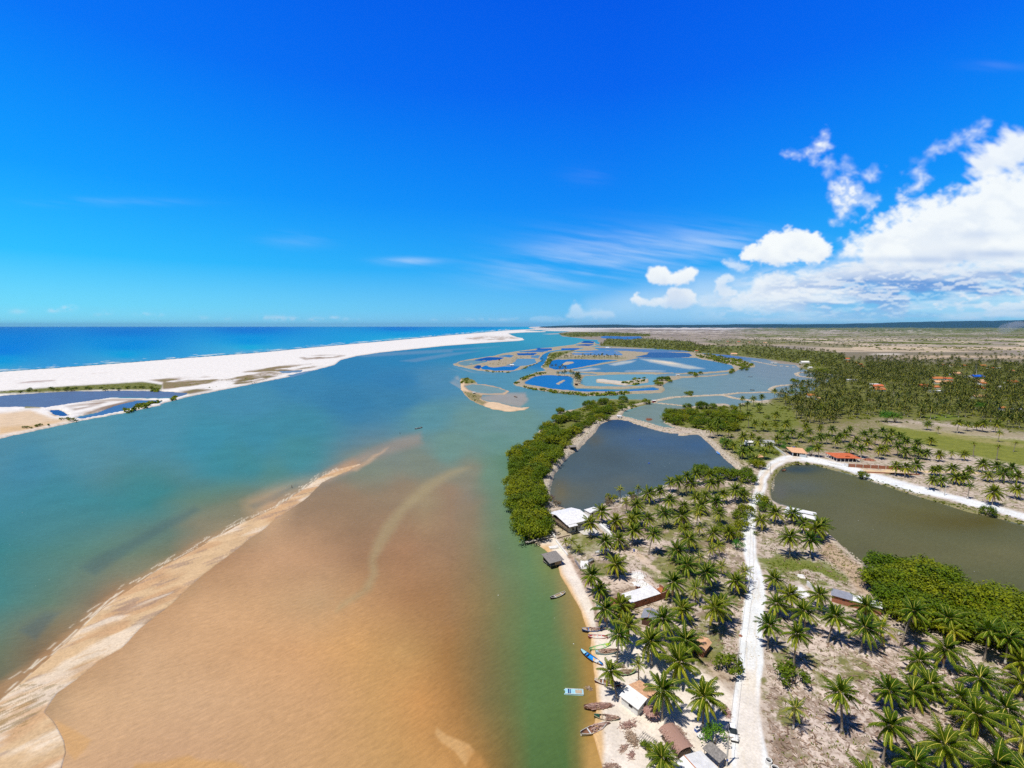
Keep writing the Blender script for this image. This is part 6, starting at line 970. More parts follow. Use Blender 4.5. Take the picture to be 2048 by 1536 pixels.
for (u, v, w, d, wm, rm, lab, fl) in VIL:
    if not lab: continue
    p = G(u, v, .4); sw = 1.0
    w *= .78; d *= .85; hut(u - w*.5*(v-652)/85, v, w, d, 2.5, wm, rm, lab, random.uniform(-.25,.25), 'house', 'house', False, bool(fl)); LAND.append(('the ' + lab.split(' in ')[0].split(' at ')[0].split(' beside ')[0].split(' above ')[0].split(' with ')[0], p.x, p.y)) if v > 760 else None; keep(u, v-3, w*.5*(v-652)/85, 4.5+3*(v-700)/60)
# -- lattice tower of the village
p = GP(1950,754); lt_ = thing('lattice_tower', 'tall steel lattice mast above the village palms', 'tower', p); TH_ = 21.0
for sx in (-1, 1):
    for sy in (-1, 1): part('leg', lambda b: b.tube([(sx*1.5,sy*1.5,0),(sx*.45,sy*.45,TH_)], [.12,.08], 4), M_STEEL, lt_)
part('bracing', lambda b: [b.tube([(sx*(1.5-1.05*i/9)*k,sy*(1.5-1.05*i/9)*k2,TH_*i/9),(sx*(1.5-1.05*(i+1)/9)*k3,sy*(1.5-1.05*(i+1)/9)*k4,TH_*(i+1)/9)], .06, 3) for i in range(9) for sx,sy,k,k2,k3,k4 in ((1,1,-1,1,1,1),(1,-1,1,1,-1,1),(1,1,1,-1,1,1),(-1,1,1,1,1,-1))], M_STEEL, lt_); part('antenna', lambda b: b.tube([(0,0,TH_),(0,0,TH_+3)], .08, 4), M_STEEL, lt_)
# -- utility poles
def pole(ub, vb, h, label, lean=0.0, plate=False):
    p = GP(ub, vb); t = thing('utility_pole', label, 'utility pole', p, mark=None); part('post', lambda b: b.tube([(0,0,-.3),(lean*.5,0,h*.5),(lean,0,h)], [.19,.16,.12], 8), M_CONC, t); part('crossarm', lambda b: b.box((lean-.9,-.06,h-.5),(lean+.9,.06,h-.38)), M_WOOD, t)
    for x in (-.8, 0, .8): part('insulator', lambda b: b.tube([(lean+x,0,h-.38),(lean+x,0,h-.2)], .06, 6), M_WALLW, t)
    if plate: part('number_plate', lambda b: b.box((-.16,-.24,1.3),(.16,-.2,1.65)), M_BLUEP, t)
    return t
POLES = [pole(1453,1532,6.6,'concrete utility pole standing beside the parked white car',.1,True), pole(1496,1184,8.0,'concrete utility pole on the road verge beside the roadside palms',.5,True), pole(1502,1003,7.6,'concrete utility pole at the narrow stretch of road',.4,True), pole(1540,948,6.4,'concrete utility pole at the road bend by the pond corner',0), pole(1888,991,7.4,'concrete utility pole by the straight road along the green pond',.9), pole(1906,789,8,'pale utility pole in front of the village roofs',.2), pole(1474,1346,5.5,'thin grey utility pole behind the feathery bush',0)]
def cable(a, b, sag, label):
    P0, P1 = a.location + Vector((0,0,a_h(a)-.2)), b.location + Vector((0,0,a_h(b)-.2)); mb = MB(); mb.tube([P0.lerp(P1, t/12) - Vector((0,0,sag*4*(t/12)*(1-t/12))) for t in range(13)], .022, 4); tag(mb.build('power_cable', M_DARK), label, 'cable')
def a_h(o): return {0: 6.6, 1: 8.0, 2: 7.6, 3: 6.4}.get(POLES.index(o), 6)
cable(POLES[0], POLES[1], 1.1, 'thin power cable over the road between car and roadside palms'); cable(POLES[1], POLES[2], 1.0, 'thin power cable over the narrow stretch of road'); cable(POLES[2], POLES[3], .6, 'thin power cable from the narrow stretch to the bend')
# -- concrete well rings, pads, gates, barrel and small things of the yards
def ring(u, v, r, h, label):
    p = GP(u, v); t = thing('well_ring', label, 'well ring', p); n = 20
    part('wall', lambda b: b.loft([[Vector((math.cos(2*PI*k/n)*q, math.sin(2*PI*k/n)*q, z)) for k in range(n)] for q, z in ((r,-.1),(r,h),(r-.14,h),(r-.14,-.1))], 0, True, False), M_WALLW, t); part('water_fill', lambda b: b.tube([(0,0,-.05),(0,0,h*.45)], r-.15, 16), M_DARK, t)
ring(1537,1527,.62,.75,'white concrete well ring with dark opening beside the road'); ring(1550,1540,.7,.5,'lower wide white concrete ring next to the dark well')
def slab_pad(pts, label, m=M_CONC, th=.12, name='concrete_pad', cat='slab'):
    P = [GP(u, v) for u, v in pts]; c = sum(P, Vector())/len(P); b = MB(); b.slab([q - c + Vector((0,0,th)) for q in P], th+.15); tag(b.build(name, m, None, False, c), label, cat)
slab_pad([(1161,1122),(1177,1122),(1176,1137),(1160,1139)], 'pale concrete pad inside the small fenced beach corner', M_WALLW); slab_pad([(1587,1178),(1603,1175),(1618,1192),(1604,1197),(1589,1195)], 'white concrete floor between road and short white wall', M_WALLW); slab_pad([(1150,1060),(1178,1052),(1200,1064),(1196,1072),(1168,1070)], 'cracked grey paving beside the white roofed house')
def gate(u, v, u2, v2, h, m, label, rails=4, posts=5, mark=None):
    o, yaw, L = frame(u, v, u2, v2); t = thing('gate', label, 'gate', o, yaw, mark=mark); part('rail', lambda b: [b.box((0,-.03,h*(i+.6)/rails-.04),(L,.03,h*(i+.6)/rails+.04)) for i in range(rails)], m, t)
    for i in range(posts): part('post', lambda b: b.box((L*i/(posts-1)-.06,-.06,-.2),(L*i/(posts-1)+.06,.06,h+.1)), m, t)
gate(1247.5,1104,1263,1094,1.6,M_WOOD,'wooden field gate across the sandy track behind the speedboat',mark='the wooden field gate'); gate(1149.5,1123,1160,1139.5,1.5,M_STEEL,'grey metal gate on the beach beside the concrete pad',5,4,mark='the metal beach gate'); gate(1161,1139.5,1188,1124,1.0,M_WOOD,'thin stick fence from the concrete pad to the cart',2,8)
p = GP(1268,1103); bb = thing('barrel', 'blue plastic barrel beside the wooden field gate', 'barrel', p); part('drum', lambda b: b.tube([(0,0,0),(0,0,.3),(0,0,.6),(0,0,.9)], [.28,.31,.31,.28], 12), M_BLUEP, bb); part('lid', lambda b: b.tube([(0,0,.903),(0,0,.96)], .25, 12), M_BLUEP, bb)
p = GP(1394,1462); bx = thing('cool_box', 'white and blue cool box at the foot of a palm', 'box', p, .5); part('body', lambda b: b.box((-.45,-.35,0),(.45,.35,.65)), M_BLUEP, bx); part('lid', lambda b: b.box((-.48,-.38,.653),(.48,.38,.78)), M_WALLW, bx)
p = GP(1400,1477); tb = thing('table', 'small white plastic table by the glossy green tree', 'table', p, .3); part('table_top', lambda b: b.box((-.55,-.55,.68),(.55,.55,.74)), M_WALLW, tb)
for x in (-.45,.45):
    for y in (-.45,.45): part('leg', lambda b: b.tube([(x,y,0),(x*.9,y*.9,.68)], .04, 6), M_WALLW, tb)
# -- pole rack, palm leaf heaps
p = GP(1293,1483); rk_ = thing('pole_rack', 'low wooden frame of bleached poles on the sand by the leaf heaps', 'rack', p, -.75, mark='the pole rack'); part('rail', lambda b: [b.tube([(-1.6,y,.5),(1.8,y,.5)], .04, 5) for y in (-1.2,0,1.2)], M_GREYW, rk_); part('cross_pole', lambda b: [b.tube([(-1.5+i*.42,-1.5+.2*math.sin(i),.57),(-1.5+i*.42+.1,1.5,.57)], .035, 5) for i in range(8)], M_GREYW, rk_)
for x in (-1.5,0,1.6):
    for y in (-1.2,1.2): part('leg', lambda b: b.tube([(x,y,0),(x,y,.55)], .05, 5), M_GREYW, rk_)
def straw(b, R, sx, sy, h, n, z0=0.0, lw=.07, ll=.9):
    for _ in range(n):
        x, y = R.gauss(0,.42)*sx, R.gauss(0,.42)*sy; q = max(0, 1-(x/sx)**2-(y/sy)**2); z = z0+h*q*R.uniform(.3,1)+.03; a = R.gauss(0,.5) if R.random() < .6 else R.uniform(0,6.28); l = ll*R.uniform(.5,1.2); d = Vector((math.cos(a), math.sin(a), R.uniform(-.25,.2))); s = Vector((-math.sin(a), math.cos(a), R.uniform(-.4,.4)))*lw*R.uniform(.5,1.3); c = Vector((x,y,z)); b.add([c-d*l*.5-s*.5, c-d*l*.5+s*.5, c+d*l*.5+s, c+d*l*.5-s], [(0,1,2,3)], 0, R.uniform(0,1))
def leaf_heap(u, v, sx, sy, h, n, rz, label): 
    p = GP(u, v); b = MB(); straw(b, random.Random(int(u+v)), sx, sy, h, n); o = b.build('palm_leaf_heap', M_STRAW, None, False, p); o.rotation_euler = (0,0,rz); tag(o, label, 'leaf heap')
leaf_heap(1256,1450,2.6,1.2,.4,150,.5,'brown dead palm leaf heap at the stern of the green edged canoe'); leaf_heap(1264,1478,1.3,2.4,.4,240,.1,'grey brown strip of dead palm leaves beside the pole rack'); leaf_heap(1247,1497,1.6,.7,.25,60,.8,'small brown palm leaf heap nearest the water'); leaf_heap(1263,1512,1.5,.8,.2,50,.9,'loose palm leaf heap lower on the beach'); leaf_heap(1222,1535,1.8,.9,.4,160,.1,'wide palm leaf heap at the very edge of the beach'); leaf_heap(1240,1333,1.5,.6,.5,140,-.2,'grey palm leaf heap behind the palm beside the blue canoe'); leaf_heap(1452,1424,.9,1.8,.35,150,0,'reddish brown leaf heap beside the road ahead of the car'); leaf_heap(1178,1377,.5,.9,.2,50,.8,'stray dead fronds floating at the beach edge')
leaf_heap(1362,1462,.6,2.0,.2,60,.5,'orange brown dry frond lying behind the long thatched hut'); leaf_heap(1225,1146,3.0,1.8,.3,160,.3,'scattered dead fronds around the palm near the cart'); leaf_heap(1320,1497,.7,1.6,.3,80,-.5,'dead leaves piled against the slatted hut wall')
# ------------------------------------------------------------------ boats
def pmat(name, rgb, rough=.5): return mat(name, C(*rgb) if max(rgb) > 1 else rgb, rough, .18, 2.5, .4)
P_WHITE = pmat('white_boat_paint', (235,232,225)); P_BLUE = pmat('sky_blue_paint', (20,150,235)); P_DKBLUE = pmat('navy_paint', (30,60,130)); P_RED = pmat('faded_red_paint', (205,70,85)); P_GREEN = pmat('mint_green_paint', (185,232,165)); P_DGREEN = pmat('dark_green_paint', (40,85,60)); P_WOOD = pmat('boat_planks', (150,105,80), .85); P_PALEW = pmat('pale_boat_planks', (205,180,150), .8); P_DARK = pmat('tarred_wood', (50,40,35), .8); P_CYAN = pmat('pale_cyan_paint', (176,226,236)); P_GREYB = pmat('grey_boat_paint', (140,160,185))
def hull_rings(L, Wd, H, n=15, k=12, inset=0.0, floor=0.0, stern=.35, sheer=.35):
    out = []
    for i in range(n):
        t = i/(n-1); x = -L/2 + L*t; q = math.sin(PI*min(max(t*.92+.04, 0), 1))**.62; w = max(Wd/2*q*(1 if t < .5 else 1-(1-stern)*0*(t)) - inset, .015); top = H + sheer*(abs(t-.5)*2)**2.4; b = floor + sheer*.55*(abs(t-.5)*2)**3
        out.append([Vector((x*(1-inset*.25), w*math.cos(PI+PI*j/(k-1))*(1.0), max(b + (top-b)*(1-math.sin(PI*j/(k-1))**.75), b))) for j in range(k)])
    return out
def canoe(pa, pb, label, outer, inner, rim, Wd=1.25, H=.62, thwarts=2, deck=None, cover=0, z=None, mark=None, floor_m=None, box=None):
    a, b = GP(*pa), GP(*pb); c = (a+b)/2; L = (b-a).length; yaw = math.atan2(a.y-b.y, a.x-b.x) + PI                   # bow at the first point
    Wd *= 1.18; t = thing('canoe', label, 'canoe', (c.x, c.y, max(c.z, 0) - .10 if z is None else z), yaw, 'wooden boats drawn up along the beach', mark)
    mb = MB(); mb.loft(hull_rings(L, Wd, H), 0, False, False); mb.build('hull', outer, t, True)
    mb = MB(); mb.loft(hull_rings(L-.14, Wd, H-.012, inset=.07, floor=.12), 0, False, False); mb.build('inner_hull', inner, t, True)
    rg = hull_rings(L, Wd, H)
    for side in (0, -1):
        mb = MB(); mb.tube([r[side] for r in rg], .06, 5); mb.build('gunwale', rim, t)
    for i in range(thwarts):
        x = -L*.18 + L*.42*i/max(thwarts-1, 1); mb = MB(); mb.box((x-.13,-Wd*.45,H-.10),(x+.13,Wd*.45,H-.04)); mb.build('thwart', rim, t)
    if deck is not None:
        mb = MB(); r = [q for q in rg if q[0].x < -L*.28]; mb.loft([[q[0]*.985+Vector((0,0,.02)), Vector((q[0].x*.985, 0, q[0].z+.05)), q[-1]*.985+Vector((0,0,.02))] for q in r], 0, False, False); mb.build('bow_deck', deck, t)
    if box is not None:
        mb = MB(); mb.box((L*.18,-Wd*.38,.3),(L*.30,Wd*.38,H+.08)); mb.build('crate', box, t)
    if cover:
        mb = MB(); R = random.Random(int(pa[0]*7)); x0, x1 = {1: (-.42,.55), 2: (-.05,.6), 3: (.0,.45)}[cover]
        for _ in range(150 if cover == 1 else 90):
            x = R.uniform(x0, x1)*L; w = Wd*.5*math.sin(PI*min(max(x/L+.5, .03), .97))**.6; y = R.uniform(-1.1,1.1)*w; zz = H+.05+.28*(1-(y/max(w,.1)/1.1)**2)*R.uniform(.4,1); l = R.uniform(.6,1.4); d = Vector((math.cos(R.gauss(0,.22)), R.gauss(0,.25), R.uniform(-.12,.06))); s = Vector((0,1,R.uniform(-.5,.5)))*R.uniform(.03,.08); p = Vector((x,y,zz)); mb.add([p-d*l*.5-s, p-d*l*.5+s, p+d*l*.5+s, p+d*l*.5-s], [(0,1,2,3)], 0, R.uniform(0,1))
        mb.build('palm_leaf_cover', M_STRAW, t)
    return t
canoe((1101,1199),(1130,1187),'pale wooden canoe afloat near the beach above the others',P_DARK,P_PALEW,P_WHITE,1.25,.6,2,P_DARK,z=-.16,mark='the floating pale canoe')
canoe((1164,1264),(1206,1260),'blue edged canoe with dry palm leaves over its stern',P_DKBLUE,P_WOOD,pmat('blue_rim',(90,140,200)),1.45,.65,2,P_PALEW,2,mark='the blue edged canoe'); canoe((1216,1275),(1176,1276.5),'faded red canoe between the blue edged and the green canoe',P_RED,P_RED,P_WHITE,1.35,.55,3,None)
canoe((1221,1289.5),(1179,1303),'mint green canoe beside the red one',P_GREEN,P_GREEN,P_GREEN,1.25,.5,2,pmat('lime_deck',(190,215,70))); canoe((1191,1308),(1236,1304),'canoe roofed with brown palm leaves next to the green one',P_CYAN,P_WOOD,P_PALEW,1.4,.6,1,P_CYAN,1); canoe((1162,1305),(1205,1332),'bright sky blue canoe pointing out over the water',P_WOOD,P_BLUE,P_DARK,1.35,.55,2,P_CYAN,box=P_WHITE,mark='the sky blue canoe')
canoe((1232,1350),(1270,1345),'canoe buried under reddish palm leaves behind the leaning palm',P_DGREEN,P_WOOD,P_GREEN,1.4,.55,0,None,1); canoe((1189,1364),(1241,1372),'white rimmed canoe with dark red side under the leaning palm',pmat('dark_red_side',(110,35,30)),P_WOOD,P_WHITE,1.35,.6,1,P_PALEW,2); canoe((1168,1419),(1222,1412),'canoe wholly covered with shaggy brown palm leaves at the water edge',P_WOOD,P_WOOD,P_WOOD,1.5,.5,0,None,1)
canoe((1188,1437),(1238,1439),'dark green canoe with white crate and leafy stern',P_DGREEN,P_DARK,P_PALEW,1.25,.55,1,P_DGREEN,3,box=P_WHITE,mark='the dark green canoe'); canoe((1162,1472),(1211,1449),'white rimmed brown canoe lowest on the beach half afloat',P_WHITE,P_WOOD,P_WHITE,1.5,.65,1,None,2,z=-.12)
canoe((830,858.6),(844.5,855.4),'small dark canoe in the shallows off the sandbar tip',P_DARK,P_DARK,P_WHITE,1.5,.7,2,P_WHITE,z=-.15); canoe((1028,793.4),(1034.5,795.2),'dark canoe in the shallows beside the oval island sandbar',P_DARK,P_WOOD,P_DARK,1.6,.7,2,None,z=-.15); canoe((1496,753.6),(1505,754),'low grey canoe in the open lagoon farther out',P_GREYB,P_WOOD,P_GREYB,2.2,.7,2,None,z=-.15); canoe((1500,780.2),(1509,780.7),'dark canoe in the open lagoon nearer the pond banks',P_DARK,P_WOOD,P_DARK,1.8,.7,2,None,z=-.15); canoe((1433,901),(1440,907),'small blue canoe on the far bank of the stone edged pond',P_BLUE,P_BLUE,P_WHITE,1.4,.55,1,None,z=-.1); canoe((1564,943),(1571,940),'dark canoe at the landing on the green pond bend',P_DARK,P_WOOD,P_DARK,1.5,.55,1,None,z=-.1)
# light blue raft boat
a, b = G(1128,1384), G(1167,1386); c = (a+b)/2; L = (b-a).length; rf = thing('raft', 'pale blue flat raft boat moored off the beach', 'raft', (c.x,c.y,.0), math.atan2(b.y-a.y, b.x-a.x), mark='the pale blue raft')
part('deck', lambda b: (b.box((-L/2+.25,-.8,.18),(L/2,.8,.24)),), P_CYAN, rf)
for s in (-1, 1): part('float', lambda b: b.loft([[Vector((x, s*.62+.24*math.cos(2*PI*k/8)*q, .02+.2*math.sin(2*PI*k/8)*q)) for k in range(8)] for x, q in ((-L/2,.35),(-L/2+.4,1),(L/2-.2,1),(L/2,.7))]), P_CYAN, rf)
part('rim', lambda b: (b.box((-L/2+.25,-.84,.243),(L/2,-.74,.34)), b.box((-L/2+.25,.74,.243),(L/2,.84,.34)), b.box((L/2-.1,-.737,.243),(L/2,.737,.34))), P_WHITE, rf); part('hatch', lambda b: b.box((L*.08,-.5,.243),(L*.42,.5,.30)), P_PALEW, rf); part('bench', lambda b: (b.box((-L*.3,-.6,.243),(-L*.24,.6,.42)), b.box((-L*.2,-.6,.243),(-L*.16,.6,.36))), P_DKBLUE, rf)
# motor boats on trailers
def motorboat(pa, pb, label, hm, im, mark, trailer=True, Wd=2.0):
    a, b = GP(*pa), GP(*pb); c = (a+b)/2; L = (b-a).length; t = thing('speedboat', label, 'boat', (c.x,c.y,c.z), math.atan2(b.y-a.y, b.x-a.x), mark=mark); z0 = .55 if trailer else .1; n = 13; rings = []; inner = []
    for i in range(n):
        q = i/(n-1); x = -L/2+L*q; w = Wd/2*min(1, (q*1.9+.02)**.55); dk = z0+.95+.25*(1-q)**2; kz = z0 + .55*(1-q)**3
        rings.append([Vector((x,-w,dk)), Vector((x,-w*.96,dk-.25)), Vector((x,-w*.7,kz+.22)), Vector((x,0,kz)), Vector((x,w*.7,kz+.22)), Vector((x,w*.96,dk-.25)), Vector((x,w,dk))])
        wi = max(w-.22, .03); inner.append([Vector((x,-w,dk)), Vector((x,-wi,dk+.03)), Vector((x,-wi*.95,dk-(.45 if q > .28 else .05))), Vector((x,wi*.95,dk-(.45 if q > .28 else .05))), Vector((x,wi,dk+.03)), Vector((x,w,dk))])
    mb = MB(); mb.loft(rings, 0, False, False); o = len(mb.v); mb.add(rings[-1], [tuple(range(7))]); mb.build('hull', hm, t, False); mb = MB(); mb.loft(inner, 0, False, False); mb.add(inner[-1], [tuple(range(6))]); mb.build('cockpit', P_WHITE, t)
    part('windscreen', lambda b: b.add([(-L*.06,-Wd*.36,z0+1.0),(-L*.06,Wd*.36,z0+1.0),(L*.0,Wd*.33,z0+1.4),(L*.0,-Wd*.33,z0+1.4),(-L*.05,-Wd*.36,z0+1.0),(-L*.05,Wd*.36,z0+1.0)], [(0,1,2,3),(3,2,5,4)]), M_GLASS, t); part('console', lambda b: b.box((L*.02,-.3,z0+.55),(L*.1,.3,z0+1.15)), im, t)
    for x, y in ((L*.2,-.45),(L*.2,.45),(L*.38,0)): part('seat', lambda b: (b.box((x-.25,y-.28,z0+.56),(x+.25,y+.28,z0+.85)), b.box((x+.18,y-.28,z0+.853),(x+.27,y+.28,z0+1.2))), im, t)
    en = part('outboard_motor', lambda b: (b.box((L/2+.02,-.22,z0+.75),(L/2+.5,.22,z0+1.35)), b.box((L/2+.12,-.08,z0-.1),(L/2+.35,.08,z0+.747))), P_DARK, t)
    if trailer:
        part('trailer_frame', lambda b: (b.box((-L/2-1.1,-.05,.32),(L/2-.4,.05,.42)), b.box((L*.1,-.9,.3),(L*.1+.1,.9,.4)), b.box((-L*.2,-.5,.423),(-L*.2+.1,.5,.6))), M_STEEL, t)
        for s in (-1, 1):
            w = part('wheel', lambda b: b.tube([(L*.15,s*.95,.3),(L*.15,s*1.15,.3)], .3, 12), P_DARK, t); part('rim', lambda b: b.tube([(L*.15,s*.94,.3),(L*.15,s*1.16,.3)], .16, 10), M_STEEL, w)
    return t
motorboat((1190,1113),(1219.5,1105.5),'white open speedboat on a trailer under a palm on the lawn',P_WHITE,P_GREYB,'the white speedboat'); motorboat((1206,1055),(1221,1062),'grey blue motor boat parked behind the thick white wall',P_GREYB,P_DKBLUE,'the grey motor boat',True,1.9); canoe((1192,1214),(1206,1217),'light blue dinghy half hidden by a palm at the top of the beach',P_CYAN,P_GREYB,P_WHITE,1.3,.5,1,None,z=.3)
# white flat pontoon on the beach, small cart
o, yaw, L = frame(1100,1100,1118,1098,.25); pt = thing('pontoon', 'white flat pontoon lying on the beach behind the thatched boat shed', 'pontoon', o, yaw); part('deck', lambda b: b.box((0,0,.05),(L,1.9,.4)), M_WHITE, pt); part('end_box', lambda b: b.box((L-.9,.2,.403),(L-.1,1.7,.7)), M_WHITE, pt)
p = GP(1182,1124); ct = thing('cart', 'small dark grey tilted box cart between concrete pad and speedboat', 'cart', p, .7, mark='the small cart'); part('tray', lambda b: (b.box((-1.0,-.6,.45),(1.0,.6,.53)), b.box((-1.0,-.66,.533),(1.0,-.6,.95)), b.box((-1.0,.6,.533),(1.0,.66,.95)), b.box((.94,-.597,.533),(1.0,.597,.95))), M_METAL, ct); part('drawbar', lambda b: b.tube([(-1.0,0,.45),(-2.0,0,.15)], .05, 5), M_STEEL, ct)
for s in (-1, 1):
    w = part('wheel', lambda b: b.tube([(.1,s*.7,.28),(.1,s*.86,.28)], .28, 12), P_DARK, ct)
# buoys in the pond
for u, v, lab in ((1280,880,'blue buoy farther out in the stone edged pond'),(1298,927,'blue buoy nearer the palms in the stone edged pond')):
    p = G(u, v); by_ = thing('buoy', lab, 'buoy', p); part('float', lambda b: b.loft([[Vector((math.cos(2*PI*k/12)*r, math.sin(2*PI*k/12)*r, z)) for k in range(12)] for r, z in ((.25,-.3),(.6,-.05),(.65,.2),(.4,.5),(.1,.62))]), M_BLUEP, by_, True); part('mooring_ring', lambda b: b.tube([(0,0,.6),(0,0,.85)], .06, 6), M_STEEL, by_)
# ------------------------------------------------------------------ parked car
a, b = GP(1462.5,1450), GP(1470,1490); c = (a+b)/2; yaw = math.atan2(b.y-a.y, b.x-a.x); car = thing('parked_car', 'white car parked on the sandy road edge by the glossy green tree', 'car', c, yaw, mark='the parked white car')
CW = mat('white_car_paint', (.80,.80,.80), .25, .03, 1, .6); CL = 4.15; hw = .86
def sec(x, zb, zt, w, ins=.0): return [Vector((x,-w,zb)), Vector((x,-w-.02,(zb+zt)/2)), Vector((x,-w+.06+ins,zt)), Vector((x,w-.06-ins,zt)), Vector((x,w+.02,(zb+zt)/2)), Vector((x,w,zb))]
mb = MB(); mb.loft([sec(x-CL/2, .28, z, w) for x, z, w in ((0,.62,.62),(.08,.82,.74),(.3,.92,.83),(.9,.95,hw),(2.0,.93,hw),(2.9,.92,hw),(3.3,.88,.84),(3.85,.78,.78),(4.08,.68,.68),(4.15,.55,.58))], 0, True); mb.build('body', CW, car, True)
CB = [(.28,.95,.76),(.62,1.40,.62),(1.0,1.47,.62),(1.9,1.46,.62),(2.3,1.36,.60),(3.0,.94,.74)]
part('roof_panel', lambda b: b.slab([(.66-CL/2,-.60,1.475),(1.98-CL/2,-.60,1.475),(1.98-CL/2,.60,1.475),(.66-CL/2,.60,1.475)], .06), CW, car); part('windshield', lambda b: b.add([(2.0-CL/2,-.59,1.44),(2.0-CL/2,.59,1.44),(2.95-CL/2,.74,.95),(2.95-CL/2,-.74,.95)], [(0,1,2,3)]), M_GLASS, car); part('rear_window', lambda b: b.add([(.64-CL/2,-.59,1.44),(.64-CL/2,.59,1.44),(.24-CL/2,.70,.95),(.24-CL/2,-.70,.95)], [(0,3,2,1)]), M_GLASS, car)
for s in (-1, 1):
    part('side_window', lambda b: b.add([(.66-CL/2,s*.60,1.43),(1.98-CL/2,s*.60,1.43),(2.85-CL/2,s*.79,.95),(.3-CL/2,s*.79,.95)], [(0,1,2,3)]), M_GLASS, car); part('headlight', lambda b: b.box((1.72,s*.6-.14,.62),(1.93,s*.6+.14,.76)), M_STEEL, car); part('side_mirror', lambda b: b.box((.68,s*.95-.09,.95),(.84,s*.95+.09,1.1)), P_DARK, car); part('tail_light', lambda b: b.box((-CL/2-.01,s*.6-.1,.62),(-CL/2+.08,s*.6+.1,.8)), P_RED, car)
    for x in (-1.28, 1.25):
        w = MB(); w.tube([(x,s*.72,.3),(x,s*.9,.3)], .31, 14); w = w.build('wheel', P_DARK, car); part('rim', lambda b: b.tube([(x,s*.88,.3),(x,s*.91,.3)], .19, 12), M_STEEL, w)
part('bumper', lambda b: b.box((CL/2-.12,-.72,.26),(CL/2+.04,.72,.5)), P_DARK, car); part('wiper', lambda b: (b.tube([(.86,-.3,.99),(.45,.1,1.19)], .015, 4), b.tube([(.86,.3,.99),(.45,.55,1.19)], .015, 4)), P_DARK, car)
# far car in the village yard
p = GP(1886,781); vc = thing('parked_car', 'dark car in the sandy village yard by the white building', 'car', p, .4); part('body', lambda b: b.loft([[Vector((x,-.8,.3)),Vector((x,-.8,z)),Vector((x,.8,z)),Vector((x,.8,.3))] for x, z in ((-2,.7),(-1.9,.9),(1.2,.95),(2,.75))]), P_DKBLUE, vc); part('cabin', lambda b: b.loft([[Vector((x,-.65,.9)),Vector((x,-.65,z)),Vector((x,.65,z)),Vector((x,.65,.9))] for x, z in ((-1.7,.95),(-1.2,1.45),(.3,1.45),(.9,.95))]), M_GLASS, vc)
# ------------------------------------------------------------------ people wading in the shallows (one continuous body each, clothing on top)
M_SKIN = mat('skin', (.16,.085,.05), .6, .1); M_CLOTH = mat('dark_shorts', (.03,.04,.07), .9, .1); M_SHIRT = mat('dark_shirt', (.07,.06,.06), .9, .1)
def person(p, yaw, label):
    t = thing('person', label, 'person', p, yaw)
    J = [((0,0,.95),.135),((0,0,1.18),.125),((0,.01,1.38),.15),((0,.02,1.5),.06),((0,.03,1.56),.058),((0,.045,1.66),.098),((0,.05,1.75),.085), ((.10,0,.88),.095),((.12,.03,.50),.065),((.12,-.01,.10),.045),((.12,.12,.03),.04), ((-.10,0,.88),.095),((-.12,-.04,.50),.065),((-.12,-.08,.10),.045),((-.12,.05,.03),.04), ((.20,.01,1.42),.06),((.27,.05,1.15),.045),((.24,.25,1.02),.035),((.23,.33,.99),.03), ((-.20,.01,1.42),.06),((-.28,-.02,1.14),.045),((-.27,.12,.92),.035),((-.26,.19,.88),.03)]
    E = [(0,1),(1,2),(2,3),(3,4),(4,5),(5,6),(0,7),(7,8),(8,9),(9,10),(0,11),(11,12),(12,13),(13,14),(2,15),(15,16),(16,17),(17,18),(2,19),(19,20),(20,21),(21,22)]
    for h, sgn in ((18,1),(22,-1)):
        bx, by2, bz = J[h][0]
        for k in range(5): J.append(((bx+(k-2)*.016+sgn*(.02 if k == 4 else 0), by2+.055+.012*(2-abs(k-1.7)), bz-.02-.01*k), .009)); E.append((h, len(J)-1))
    me = bpy.data.meshes.new('person_body'); me.from_pydata([j[0] for j in J], E, []); me.materials.append(M_SKIN); o = bpy.data.objects.new('body', me); COL.objects.link(o); o.parent = t
    sk_ = o.modifiers.new('skin', 'SKIN'); sk_.use_smooth_shade = True
    for v, j in zip(me.skin_vertices[0].data, J): v.radius = (j[1], j[1])
    me.skin_vertices[0].data[0].use_root = True; ss = o.modifiers.new('smooth', 'SUBSURF'); ss.levels = 1; ss.render_levels = 1
    ring = lambda r, z, y=0, x=0, sy=.75: [Vector((x+r*math.cos(2*PI*k/10), y+r*sy*math.sin(2*PI*k/10), z)) for k in range(10)]
    part('shorts', lambda b: (b.loft([ring(.165,1.0), ring(.185,.86)], 0, True, False), b.loft([ring(.115,.86,0,.1,1), ring(.115,.55,.03,.12,1)], 0, True, False), b.loft([ring(.115,.86,0,-.1,1), ring(.115,.55,-.04,-.12,1)], 0, True, False)), M_CLOTH, t); part('shirt', lambda b: b.loft([ring(.165,.98), ring(.16,1.2), ring(.215,1.42,.01), ring(.1,1.5,.02)], 0, True, False), M_SHIRT, t); part('hair', lambda b: b.loft([ring(.108,1.66,.03,0,1), ring(.11,1.75,.04,0,1), ring(.05,1.85,.045,0,1)], 0, True, True), P_DARK, t)
    return t
p = G(800,868); person((p.x,p.y,-.3), .6, 'person standing in the shallows left of the small dark canoe'); p = G(584,976); person((p.x,p.y,-.25), 2.2, 'person wading at the edge of the long sandbar')
